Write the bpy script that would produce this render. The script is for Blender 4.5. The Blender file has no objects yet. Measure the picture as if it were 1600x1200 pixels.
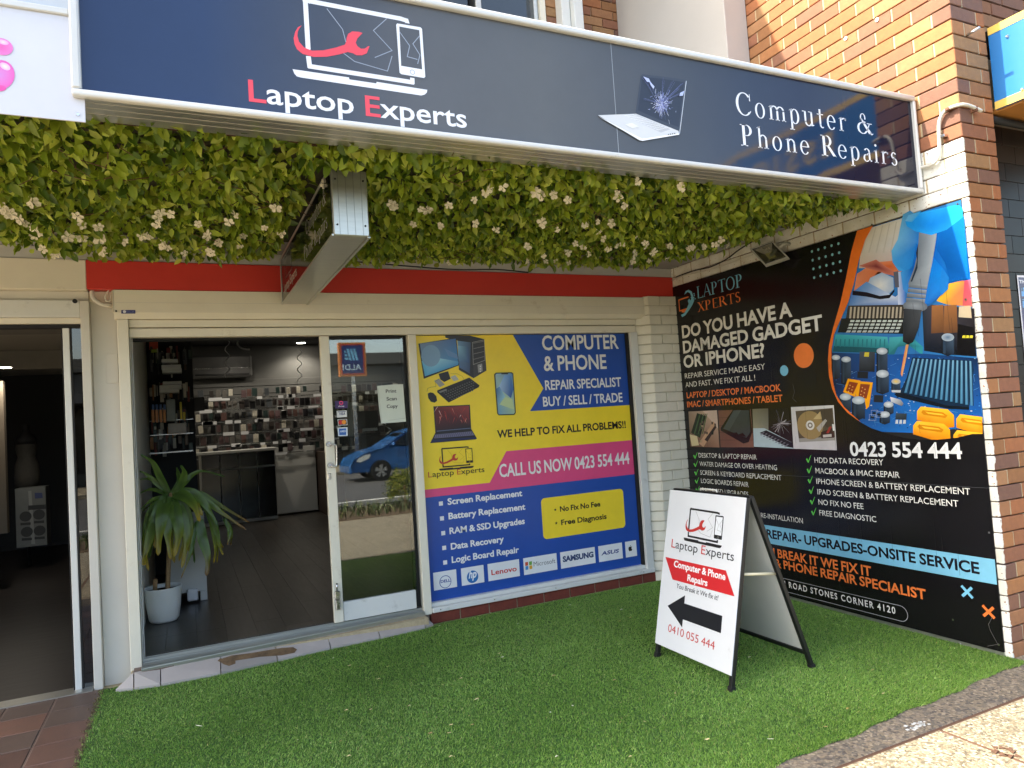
import bpy, bmesh, math, random
import numpy as np
from mathutils import Vector, Matrix

random.seed(7)
rng = np.random.default_rng(7)
SC = bpy.context.scene
COL = SC.collection
R = math.radians

# ------------------------------------------------------------------ camera
CAM = Vector((0.0, 0.0, 1.502))
yaw, pitch, roll, FPX = 0.43810723, 0.04564628, -0.06524807, 1098.71137
fwd = Vector((math.sin(yaw) * math.cos(pitch), math.cos(yaw) * math.cos(pitch), math.sin(pitch)))
rt0 = Vector((math.cos(yaw), -math.sin(yaw), 0))
up0 = rt0.cross(fwd)
rt = rt0 * math.cos(roll) + up0 * math.sin(roll)
up = -rt0 * math.sin(roll) + up0 * math.cos(roll)
cam = bpy.data.objects.new('camera', bpy.data.cameras.new('camera'))
COL.objects.link(cam)
cam.matrix_world = Matrix(((rt.x, up.x, -fwd.x, CAM.x), (rt.y, up.y, -fwd.y, CAM.y), (rt.z, up.z, -fwd.z, CAM.z), (0, 0, 0, 1)))
cam.data.sensor_width = 36.0
cam.data.lens = FPX / 1600 * 36
cam.data.clip_start = 0.02
cam.data.clip_end = 500
SC.camera = cam

# ------------------------------------------------------------------ light
SUN = Vector((0.80, -0.172, -1.0)).normalized()          # direction the light travels
elev = math.asin(-SUN.z)
azim = math.atan2(-SUN.x, -SUN.y)                         # compass angle of the sun from +Y
W = bpy.data.worlds.new('World'); SC.world = W; W.use_nodes = True
nt = W.node_tree
for n in list(nt.nodes): nt.nodes.remove(n)
sky = nt.nodes.new('ShaderNodeTexSky'); sky.sky_type = 'NISHITA'; sky.sun_disc = False
sky.sun_elevation = elev; sky.sun_rotation = azim; sky.dust_density = 3.0
bg = nt.nodes.new('ShaderNodeBackground'); bg.inputs[1].default_value = 0.15
wo = nt.nodes.new('ShaderNodeOutputWorld')
nt.links.new(sky.outputs[0], bg.inputs[0]); nt.links.new(bg.outputs[0], wo.inputs[0])
sl = bpy.data.lights.new('sun', 'SUN'); sl.energy = 2.5; sl.angle = R(0.5); sl.color = (1.0, 0.95, 0.87)
so = bpy.data.objects.new('sun', sl); COL.objects.link(so)
so.rotation_mode = 'QUATERNION'; so.rotation_quaternion = SUN.to_track_quat('-Z', 'Y')
so.location = (-10, 4, 14)
SC.view_settings.view_transform = 'Standard'; SC.view_settings.look = 'None'
SC.view_settings.gamma = 1; SC.view_settings.use_curve_mapping = False
SC.view_settings.exposure = 2.42
SC.view_settings.use_white_balance = True; SC.view_settings.white_balance_temperature = 7300; SC.view_settings.white_balance_tint = 8
SC.cycles.max_bounces = 8; SC.cycles.diffuse_bounces = 5; SC.cycles.glossy_bounces = 4
SC.cycles.transparent_max_bounces = 12; SC.cycles.caustics_reflective = False; SC.cycles.caustics_refractive = False
SC.cycles.sample_clamp_indirect = 6

# ------------------------------------------------------------------ helpers
def lin(c):
    return tuple(((v / 255) / 12.92 if v / 255 <= 0.04045 else ((v / 255 + 0.055) / 1.055) ** 2.4) for v in c)
MATS = {}
def mat(name, rgb, rough=0.5, metal=0.0, var=0.12, scale=6.0, bump=0.0, bscale=60.0, spec=0.5, rand=None, emit=0.0, dirt=None, stretch=None):
    """procedural material: base colour with noise variation, optional grime, optional random per object"""
    m = bpy.data.materials.new(name); m.use_nodes = True; t = m.node_tree; N = t.nodes; L = t.links
    b = N['Principled BSDF']
    b.inputs['Metallic'].default_value = metal; b.inputs['Specular IOR Level'].default_value = spec
    col = lin(rgb)
    tc = N.new('ShaderNodeTexCoord'); src = tc.outputs['Object']
    if stretch:
        mp = N.new('ShaderNodeMapping'); mp.inputs['Scale'].default_value = stretch; L.new(src, mp.inputs[0]); src = mp.outputs[0]
    nz = N.new('ShaderNodeTexNoise'); nz.inputs['Scale'].default_value = scale; nz.inputs['Detail'].default_value = 6; nz.inputs['Roughness'].default_value = 0.65
    L.new(src, nz.inputs['Vector'])
    mr = N.new('ShaderNodeMapRange'); mr.inputs[1].default_value = 0.25; mr.inputs[2].default_value = 0.75
    mr.inputs[3].default_value = 1 - var; mr.inputs[4].default_value = 1 + var
    L.new(nz.outputs[0], mr.inputs[0])
    if rand:
        oi = N.new('ShaderNodeObjectInfo'); cr = N.new('ShaderNodeValToRGB'); cr.color_ramp.interpolation = 'CONSTANT'
        e = cr.color_ramp.elements
        while len(e) > 1: e.remove(e[-1])
        e[0].position = 0; e[0].color = (*lin(rand[0]), 1)
        for i, c in enumerate(rand[1:], 1):
            x = e.new(i / len(rand)); x.color = (*lin(c), 1)
        L.new(oi.outputs['Random'], cr.inputs[0]); cs = cr.outputs[0]
    else:
        rg = N.new('ShaderNodeRGB'); rg.outputs[0].default_value = (*col, 1); cs = rg.outputs[0]
    mx = N.new('ShaderNodeVectorMath'); mx.operation = 'SCALE'
    L.new(cs, mx.inputs[0]); L.new(mr.outputs[0], mx.inputs['Scale'])
    out = mx.outputs[0]
    if dirt:
        n2 = N.new('ShaderNodeTexNoise'); n2.inputs['Scale'].default_value = dirt[1]; n2.inputs['Detail'].default_value = 8; n2.inputs['Roughness'].default_value = 0.7
        L.new(tc.outputs['Object'], n2.inputs['Vector'])
        m2 = N.new('ShaderNodeMapRange'); m2.inputs[1].default_value = dirt[2]; m2.inputs[2].default_value = dirt[2] + 0.12; L.new(n2.outputs[0], m2.inputs[0])
        mm = N.new('ShaderNodeMath'); mm.operation = 'MULTIPLY'; mm.inputs[1].default_value = dirt[3]; L.new(m2.outputs[0], mm.inputs[0])
        mi = N.new('ShaderNodeMix'); mi.data_type = 'RGBA'; L.new(mm.outputs[0], mi.inputs[0]); L.new(out, mi.inputs[6]); mi.inputs[7].default_value = (*lin(dirt[0]), 1)
        out = mi.outputs[2]
    L.new(out, b.inputs['Base Color'])
    rr = N.new('ShaderNodeMapRange'); rr.inputs[3].default_value = max(rough - 0.07, 0.02); rr.inputs[4].default_value = min(rough + 0.1, 1)
    L.new(nz.outputs[0], rr.inputs[0]); L.new(rr.outputs[0], b.inputs['Roughness'])
    if bump:
        n3 = N.new('ShaderNodeTexNoise'); n3.inputs['Scale'].default_value = bscale; n3.inputs['Detail'].default_value = 5
        L.new(src, n3.inputs['Vector'])
        bp_ = N.new('ShaderNodeBump'); bp_.inputs['Strength'].default_value = bump; bp_.inputs['Distance'].default_value = 0.004
        L.new(n3.outputs[0], bp_.inputs['Height']); L.new(bp_.outputs[0], b.inputs['Normal'])
    if emit:
        b.inputs['Emission Color'].default_value = (1, 0.95, 0.88, 1); b.inputs['Emission Strength'].default_value = emit
    MATS[name] = m
    return m

def print_mat(name, rough, spec=0.5, fade=0.06):
    m = bpy.data.materials.new(name); m.use_nodes = True; t = m.node_tree; N = t.nodes; L = t.links
    b = N['Principled BSDF']; b.inputs['Specular IOR Level'].default_value = spec
    at = N.new('ShaderNodeVertexColor'); at.layer_name = 'Col'
    tc = N.new('ShaderNodeTexCoord'); nz = N.new('ShaderNodeTexNoise'); nz.inputs['Scale'].default_value = 3; nz.inputs['Detail'].default_value = 9; nz.inputs['Roughness'].default_value = 0.75
    L.new(tc.outputs['Object'], nz.inputs['Vector'])
    mr = N.new('ShaderNodeMapRange'); mr.inputs[1].default_value = .3; mr.inputs[2].default_value = .7; mr.inputs[3].default_value = 1 - fade; mr.inputs[4].default_value = 1 + fade
    L.new(nz.outputs[0], mr.inputs[0])
    mx = N.new('ShaderNodeVectorMath'); mx.operation = 'SCALE'; L.new(at.outputs[0], mx.inputs[0]); L.new(mr.outputs[0], mx.inputs['Scale'])
    L.new(mx.outputs[0], b.inputs['Base Color'])
    rr = N.new('ShaderNodeMapRange'); rr.inputs[3].default_value = rough * .7; rr.inputs[4].default_value = rough * 1.4
    L.new(nz.outputs[0], rr.inputs[0]); L.new(rr.outputs[0], b.inputs['Roughness'])
    n2 = N.new('ShaderNodeTexNoise'); n2.inputs['Scale'].default_value = 2.2; L.new(tc.outputs['Object'], n2.inputs['Vector'])
    bu = N.new('ShaderNodeBump'); bu.inputs['Strength'].default_value = 0.25; bu.inputs['Distance'].default_value = 0.01
    L.new(n2.outputs[0], bu.inputs['Height']); L.new(bu.outputs[0], b.inputs['Normal'])
    return m

def bm_obj(name, bm, m=None, parent=None, smooth=False):
    me = bpy.data.meshes.new(name)
    bmesh.ops.recalc_face_normals(bm, faces=bm.faces)
    bm.to_mesh(me); bm.free()
    if m: me.materials.append(m)
    if smooth:
        for p in me.polygons: p.use_smooth = True
    o = bpy.data.objects.new(name, me); COL.objects.link(o)
    if parent: o.parent = parent; o.matrix_parent_inverse = Matrix.Translation(-parent.location) if not any(parent.rotation_euler) else parent.matrix_basis.inverted()
    return o

def tag(o, label=None, cat=None, group=None, kind=None):
    if label: o['label'] = label
    if cat: o['category'] = cat
    if group: o['group'] = group
    if kind: o['kind'] = kind
    return o

def thing(name, label, cat, loc=(0, 0, 0), group=None):
    o = bpy.data.objects.new(name, None); COL.objects.link(o); o.location = loc; o.empty_display_size = 0.1
    return tag(o, label, cat, group)

def box(bm, x0, x1, y0, y1, z0, z1, bev=0.0, seg=1):
    r = bmesh.ops.create_cube(bm, size=1)
    for v in r['verts']:
        v.co = Vector(((x0 + x1) / 2 + v.co.x * (x1 - x0), (y0 + y1) / 2 + v.co.y * (y1 - y0), (z0 + z1) / 2 + v.co.z * (z1 - z0)))
    if bev:
        es = set()
        for v in r['verts']:
            es.update(v.link_edges)
        bmesh.ops.bevel(bm, geom=list(es), offset=bev, segments=seg, affect='EDGES', profile=0.5)
    return bm

def B(name, dims, m, parent=None, bev=0.003):
    """one or several boxes as one mesh"""
    bm = bmesh.new()
    if not isinstance(dims[0], (list, tuple)): dims = [dims]
    for d in dims: box(bm, *d, bev=bev)
    return bm_obj(name, bm, m, parent)

def tube_bm(bm, pts, r, n=8, cap=True):
    pts = [Vector(p) for p in pts]; rings = []
    rad = r if isinstance(r, (list, tuple)) else [r] * len(pts)
    prev = None
    for i, p in enumerate(pts):
        d = (pts[min(i + 1, len(pts) - 1)] - pts[max(i - 1, 0)]).normalized()
        if prev is None:
            a = Vector((0, 0, 1)) if abs(d.z) < 0.9 else Vector((1, 0, 0))
            u = d.cross(a).normalized()
        else:
            u = (prev - d * prev.dot(d)).normalized()
        prev = u; v = d.cross(u)
        rings.append([bm.verts.new(p + (u * math.cos(2 * math.pi * k / n) + v * math.sin(2 * math.pi * k / n)) * rad[i]) for k in range(n)])
    for a, b in zip(rings, rings[1:]):
        for k in range(n):
            bm.faces.new((a[k], a[(k + 1) % n], b[(k + 1) % n], b[k]))
    if cap:
        bm.faces.new(rings[0][::-1]); bm.faces.new(rings[-1])
    return bm

def smooth_path(pts, k=4):
    pts = [Vector(p) for p in pts]; out = []
    for i in range(len(pts) - 1):
        p0 = pts[max(i - 1, 0)]; p1 = pts[i]; p2 = pts[i + 1]; p3 = pts[min(i + 2, len(pts) - 1)]
        for j in range(k):
            t = j / k
            out.append(0.5 * ((2 * p1) + (p2 - p0) * t + (2 * p0 - 5 * p1 + 4 * p2 - p3) * t * t + (3 * p1 - p0 - 3 * p2 + p3) * t ** 3))
    out.append(pts[-1]); return out

def tube(name, pts, r, m, parent=None, n=8, sm=True):
    bm = bmesh.new(); tube_bm(bm, smooth_path(pts) if sm else pts, r, n)
    return bm_obj(name, bm, m, parent, smooth=True)

def lathe(name, prof, m, parent=None, n=32, c=(0, 0, 0)):
    bm = bmesh.new(); rings = []
    for r, z in prof:
        rings.append([bm.verts.new((c[0] + r * math.cos(2 * math.pi * k / n), c[1] + r * math.sin(2 * math.pi * k / n), c[2] + z)) for k in range(n)])
    for a, b in zip(rings, rings[1:]):
        for k in range(n): bm.faces.new((a[k], a[(k + 1) % n], b[(k + 1) % n], b[k]))
    bm.faces.new(rings[0][::-1])
    return bm_obj(name, bm, m, parent, smooth=True)

def prism(bm, pts, d):
    """extrude polygon pts (list of Vector) along d"""
    a = [bm.verts.new(p) for p in pts]; b = [bm.verts.new(Vector(p) + Vector(d)) for p in pts]
    bm.faces.new(a); bm.faces.new(b[::-1])
    for i in range(len(a)): bm.faces.new((a[i], a[(i + 1) % len(a)], b[(i + 1) % len(a)], b[i]))
    return bm

def ray(x, y):
    return rt * ((x - 800) / FPX) - up * ((y - 600) / FPX) + fwd

class Plane:
    """a flat face in the place: origin, u to the right, v up, n towards the viewer"""
    def __init__(s, o, u, v):
        s.o = Vector(o); s.u = Vector(u).normalized(); s.v = Vector(v).normalized(); s.n = s.u.cross(s.v).normalized()
    def uv(s, x, y):
        d = ray(x, y); t = (s.o - CAM).dot(s.n) / d.dot(s.n); p = CAM + d * t - s.o
        return (p.dot(s.u), p.dot(s.v))
    def at(s, u, v, h=0.0): return s.o + s.u * u + s.v * v + s.n * h
    def P(s, x, y, h=0.0): return s.at(*s.uv(x, y), h)

# ---- glyphs from Blender's own built-in font, cached as flat meshes
GL = {}
def glyph(ch, bold):
    k = (ch, bold)
    if k in GL: return GL[k]
    def grab(s):
        c = bpy.data.curves.new('t', 'FONT'); c.body = s; c.size = 1; c.resolution_u = 3; c.offset = bold; c.fill_mode = 'FRONT'
        o = bpy.data.objects.new('t', c); me = o.to_mesh()
        vs = [(v.co.x, v.co.y) for v in me.vertices]; fs = [tuple(p.vertices) for p in me.polygons]
        o.to_mesh_clear(); bpy.data.objects.remove(o); bpy.data.curves.remove(c)
        return vs, fs
    if 'cap' not in GL:
        v, _ = grab('H'); GL['cap'] = max(p[1] for p in v) - min(p[1] for p in v)
        v2, _ = grab('HH'); GL['adv'] = max(p[0] for p in v2) - max(p[0] for p in v)
    if ch == ' ': r = ([], [], 0.30 / GL['cap'] * 0.8)
    else:
        v, f = grab(ch); w, _ = grab('H' + ch + 'H'); hh, _ = grab('HH')
        adv = (max(p[0] for p in w) - max(p[0] for p in hh)) / GL['cap']
        r = ([(a / GL['cap'], b / GL['cap']) for a, b in v], f, adv)
    GL[k] = r
    return r

# ---- a serif alphabet drawn with a broad pen (unit = cap height)
def ring(cx, cy, rx, ry, a0, a1, tx=0.12, ty=0.035, n=20):
    v = []; f = []
    for i in range(n + 1):
        a = R(a0 + (a1 - a0) * i / n)
        v.append((cx + rx * math.cos(a), cy + ry * math.sin(a))); v.append((cx + (rx - tx) * math.cos(a), cy + (ry - ty) * math.sin(a)))
    for i in range(n): f.append((2 * i, 2 * i + 2, 2 * i + 3, 2 * i + 1))
    return v, f
def rc(x0, y0, x1, y1): return [(x0, y0), (x1, y0), (x1, y1), (x0, y1)], [(0, 1, 2, 3)]
def qd(*p): return list(p), [tuple(range(len(p)))]
def sf(x, y, w=0.15): return rc(x - w, y - 0.018, x + w, y + 0.018)
SER = {
 'C': ([ring(.44, .5, .42, .52, 42, 318, .13, .04), qd((.72, .68), (.77, .66), (.77, .98), (.74, .98)), qd((.72, .2), (.78, .24), (.76, .16), (.7, .12))], .86),
 'o': ([ring(.28, .32, .26, .35, 0, 360, .1, .03, 26)], .62),
 'm': ([rc(.08, 0, .18, .64), rc(.42, 0, .52, .5), rc(.76, 0, .86, .5), ring(.3, .44, .22, .22, 0, 150, .1, .05), ring(.64, .44, .22, .22, 0, 150, .1, .05), sf(.13, .018, .11), sf(.47, .018, .11), sf(.81, .018, .11), qd((0, .56), (.18, .67), (.18, .6))], .98),
 'p': ([rc(.1, -.3, .2, .64), ring(.33, .32, .25, .35, -140, 140, .11, .035), sf(.15, -.29, .13), qd((.0, .57), (.2, .67), (.2, .6))], .68),
 'u': ([rc(.08, .15, .18, .66), rc(.44, .0, .54, .66), ring(.3, .2, .22, .23, 180, 330, .1, .05), sf(.06, .645, .09), sf(.42, .645, .1), qd((.54, .06), (.54, 0), (.63, .05), (.6, .07))], .68),
 't': ([rc(.14, .12, .24, .86), rc(.02, .6, .38, .64), ring(.29, .14, .15, .16, 180, 310, .1, .05)], .44),
 'e': ([ring(.28, .32, .26, .35, 8, 322, .1, .035, 26), rc(.06, .34, .53, .375)], .6),
 'r': ([rc(.1, 0, .2, .64), ring(.32, .44, .19, .2, 40, 140, .1, .06), sf(.15, .018, .13), qd((0, .57), (.2, .67), (.2, .6)), ring(.42, .57, .055, .055, 0, 360, .055, .055, 10)], .5),
 '&': ([ring(.4, .78, .17, .22, -20, 240, .07, .03), ring(.34, .26, .32, .29, 75, 330, .12, .04, 24), qd((.22, .72), (.33, .74), (.88, .06), (.72, .0)), ring(.88, .1, .12, .12, 180, 330, .05, .04), qd((.5, .62), (.56, .58), (.44, .46), (.4, .5)), sf(.78, .52, .15), qd((.76, .52), (.81, .52), (.62, .1), (.56, .12))], 1.08),
 'P': ([rc(.12, 0, .26, 1), ring(.34, .745, .28, .265, -90, 90, .13, .035), rc(.2, .965, .36, 1.0), rc(.2, .48, .36, .515), sf(.19, .018, .18), sf(.17, .982, .15)], .74),
 'h': ([rc(.1, 0, .2, 1), rc(.44, 0, .54, .46), ring(.33, .43, .21, .22, 0, 150, .1, .05), sf(.15, .018, .12), sf(.49, .018, .12), qd((0, .93), (.2, 1.02), (.2, .95))], .68),
 'n': ([rc(.1, 0, .2, .64), rc(.44, 0, .54, .46), ring(.33, .43, .21, .22, 0, 150, .1, .05), sf(.15, .018, .12), sf(.49, .018, .12), qd((0, .57), (.2, .67), (.2, .6))], .68),
 'a': ([rc(.36, .08, .46, .5), ring(.27, .47, .19, .2, 0, 150, .1, .045), ring(.22, .18, .19, .19, 60, 320, .1, .04), qd((.2, .36), (.38, .44), (.38, .4), (.24, .33)), qd((.46, .1), (.46, 0), (.56, .05), (.54, .08))], .58),
 'i': ([rc(.1, 0, .2, .64), sf(.15, .018, .12), qd((0, .57), (.2, .67), (.2, .6)), ring(.15, .88, .065, .065, 0, 360, .065, .065, 12)], .34),
 's': ([ring(.22, .49, .17, .175, 30, 270, .08, .04), ring(.22, .175, .19, .19, -160, 90, .09, .04), qd((.1, .44), (.2, .3), (.3, .3), (.2, .42))], .48),
 'L': ([rc(.12, 0, .24, 1), rc(.12, 0, .62, .04), qd((.58, 0), (.66, .0), (.66, .22)), sf(.18, .982, .15)], .7),
 'A': ([qd((.05, 0), (.1, 0), (.42, 1.02), (.4, 1.02)), qd((.66, 0), (.8, 0), (.46, 1.02), (.38, 1.02)), rc(.2, .34, .6, .38), sf(.08, .018, .11), sf(.74, .018, .13)], .82),
 'T': ([rc(.32, 0, .44, 1), rc(.03, .96, .73, 1), qd((.03, .96), (.03, .78), (.07, .96)), qd((.73, .96), (.73, .78), (.69, .96)), sf(.38, .018, .14)], .76),
 'O': ([ring(.44, .5, .42, .52, 0, 360, .12, .04, 28)], .9),
 'X': ([qd((.1, 1), (.24, 1), (.74, 0), (.6, 0)), qd((.6, 1), (.65, 1), (.15, 0), (.1, 0)), sf(.17, .982, .14), sf(.62, .982, .11), sf(.12, .018, .11), sf(.67, .018, .14)], .78),
 'E': ([rc(.12, 0, .24, 1), rc(.12, 0, .6, .04), rc(.12, .96, .58, 1), rc(.2, .48, .46, .52), qd((.56, 0), (.63, 0), (.63, .22)), qd((.55, 1), (.6, 1), (.6, .8))], .68),
 'S': ([ring(.28, .74, .21, .27, 30, 270, .1, .045), ring(.28, .27, .23, .28, -160, 90, .11, .045), qd((.1, .66), (.24, .47), (.38, .47), (.26, .66))], .58),
}
SER['R'] = (SER['P'][0] + [qd((.34, .5), (.48, .5), (.86, 0), (.68, 0)), sf(.76, .018, .1)], .84)
def serif_glyph(ch):
    if ch == ' ': return ([], [], .35)
    parts, adv = SER[ch]; V = []; F = []
    for v, f in parts:
        n = len(V); V += v; F += [tuple(i + n for i in q) for q in f]
    return V, F, adv

INC = 2e-5
class Print:
    """flat print on a face: polygons and lettering in thin layers, one mesh per element"""
    def __init__(s, plane, parent, m, h0=0.001):
        s.pl = plane; s.parent = parent; s.m = m; s.h = h0; s.start()
    def start(s): s.V = []; s.F = []; s.C = []; s.S = []; s.seg = 0; s.nseg = 0
    def add(s, uvs, faces, col):
        s.h += INC; n = len(s.V)
        for a in uvs: s.V.append(s.pl.at(a[0], a[1], s.h))
        cl = [(*lin(c), 1) for c in col] if isinstance(col[0], (tuple, list)) else (*lin(col), 1)
        for f in faces:
            s.S.append(s.seg); s.F.append(tuple(i + n for i in f)); s.C.append([cl[i] for i in f] if isinstance(cl, list) else [cl] * len(f))
    def uvpoly(s, uvs, col): s.add(uvs, [tuple(range(len(uvs)))], col)
    def poly(s, px, col): s.uvpoly([s.pl.uv(*p) for p in px], col)
    def disc(s, c, rpx, col, n=28, asp=1.0, rot=0):
        u, v = s.pl.uv(*c); r = abs(s.pl.uv(c[0], c[1] - rpx)[1] - v)
        s.uvpoly([(u + asp * r * math.cos(2 * math.pi * k / n), v + r * math.sin(2 * math.pi * k / n)) for k in range(n)], col)
    def line(s, px, w, col, uv=False, closed=False):
        p = [Vector(a if uv else s.pl.uv(*a)) for a in px]
        if closed: p = p + [p[0]]
        for a, b in zip(p, p[1:]):
            d = (b - a); 
            if d.length < 1e-6: continue
            d.normalize(); nn = Vector((-d.y, d.x)) * w / 2; e = d * w * 0.35
            s.uvpoly([a - e - nn, b + e - nn, b + e + nn, a - e + nn], col)
            s.h -= INC * .9
        s.h += INC
    def text(s, t, p0, p1, hpx, col, bold=0.012, serif=False, track=0.0, slant=0.0, anchor=None, colors=None):
        u0, v0 = s.pl.uv(*p0); u1, v1 = s.pl.uv(*p1); h = abs(s.pl.uv(p0[0], p0[1] - hpx)[1] - v0); v0 = (v0 + v1) / 2
        x = 0; items = []
        for i, ch in enumerate(t):
            V, F, adv = serif_glyph(ch) if serif else glyph(ch, bold)
            items.append((x, V, F, ch)); x += adv + track
        def left(i): return items[i][0] + (min(a[0] for a in items[i][1]) if items[i][1] else 0)
        i0 = t.index(anchor) if anchor else 0
        xl = left(i0); last = items[-1]; xr = last[0] + max(a[0] for a in last[1])
        sx = (u1 - u0) / (xr - xl)
        s.h += INC; s.nseg += 1; s.seg = s.nseg
        for i, (x0, V, F, ch) in enumerate(items):
            if not V: continue
            s.h -= INC
            c = colors[i] if colors else col
            s.add([(u0 + (x0 + a - xl) * sx + slant * b * h, v0 + b * h) for a, b in V], F, c)
        s.seg = 0
    def flush(s, name, label=None):
        segs = sorted(set(s.S))
        if len(segs) > 1:                       # every line of lettering becomes a part of its own
            V, F, C, S = s.V, s.F, s.C, s.S
            for g in segs:
                ids = [i for i in range(len(F)) if S[i] == g]; used = sorted({v for i in ids for v in F[i]}); mp = {v: k for k, v in enumerate(used)}
                s.V = [V[v] for v in used]; s.F = [tuple(mp[v] for v in F[i]) for i in ids]; s.C = [C[i] for i in ids]; s.S = [0] * len(ids)
                s.flush(name if g == 0 or name in ('checklist', 'service_list', 'headline', 'phone_number') else 'lettering')
            s.start(); return None
        me = bpy.data.meshes.new(name); o = bpy.data.objects.new(name, me)
        w = s.parent.location if s.parent else Vector((0, 0, 0))
        me.from_pydata([tuple(v - w) for v in s.V], [], s.F)
        ca = me.color_attributes.new('Col', 'FLOAT_COLOR', 'CORNER')
        ca.data.foreach_set('color', np.array([x for f in s.C for c in f for x in c], dtype=np.float32))
        me.materials.append(s.m); COL.objects.link(o)
        # face the viewer
        fl = [p.index for p in me.polygons if p.normal.dot(s.pl.n) < 0]
        if s.parent: o.parent = s.parent
        if label: o['label'] = label
        s.start(); return o

# ------------------------------------------------------------------ materials
M_cream = mat('cream_paint', (226, 220, 203), .42, var=.06, scale=3, bump=.08, dirt=((150, 125, 90), 5, .60, .35))
M_white = mat('white_paint', (216, 217, 213), .4, var=.05, scale=4, bump=.06, dirt=((120, 115, 105), 7, .61, .35))
M_pillar = mat('pillar_paint', (208, 204, 194), .5, var=.05, scale=2, bump=.08, bscale=25, dirt=((150, 140, 120), 5, .66, .35))
M_alu = mat('aluminium', (190, 190, 184), .32, metal=.85, var=.1, scale=5, stretch=(1, 8, 8), dirt=((90, 80, 60), 7, .62, .4))
M_frame = mat('white_frame', (204, 204, 201), .3, var=.05, scale=5, dirt=((120, 105, 80), 8, .64, .4))
M_steel = mat('steel', (200, 200, 200), .25, metal=1, var=.1)
M_red = mat('red_paint', (204, 58, 50), .4, var=.07, scale=2.5, bump=.03, dirt=((110, 25, 20), 5, .68, .3))
M_black = mat('black_plastic', (24, 24, 25), .4, var=.15)
M_rubber = mat('black_seal', (18, 18, 18), .7)
M_soffit = mat('soffit_paint', (150, 150, 150), .6, var=.08, scale=3, dirt=((80, 80, 78), 5, .6, .5))
M_mortar = mat('mortar', (176, 160, 130), .95, var=.2, scale=30, bump=.5, bscale=150)
M_plinth = mat('plinth_brick', (110, 50, 38), .85, var=.25, scale=20, bump=.4, bscale=90)
M_plank = mat('floor_plank', (78, 73, 68), .3, var=.14, scale=3, stretch=(10, 1, 1), rand=[(52, 48, 44), (56, 51, 47), (48, 45, 42), (51, 47, 44), (60, 55, 51)])
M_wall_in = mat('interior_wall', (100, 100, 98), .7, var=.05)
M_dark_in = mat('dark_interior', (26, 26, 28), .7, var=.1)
M_glossblack = mat('gloss_black', (14, 12, 13), .12, var=.1)
M_tile_b = mat('brown_tile', (105, 80, 72), .5, var=.22, scale=9, bump=.2, bscale=70, rand=[(102, 76, 66), (88, 66, 58), (112, 82, 70), (92, 76, 68), (80, 60, 54)], dirt=((170, 160, 145), 5, .68, .35))
M_grout = mat('grout', (120, 104, 94), .9, var=.2, scale=40)
M_step = mat('doorstep_tile', (166, 152, 146), .5, var=.08, scale=5, bump=.08, rand=[(164, 156, 152), (154, 148, 144), (170, 162, 158)], dirt=((110, 90, 70), 3.5, .66, .4))
M_white_pvc = mat('pvc_pipe', (205, 202, 192), .4, var=.06, scale=12)
M_lamp = mat('downlight_glow', (255, 250, 240), .5, emit=9)
M_leafv = None

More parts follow.
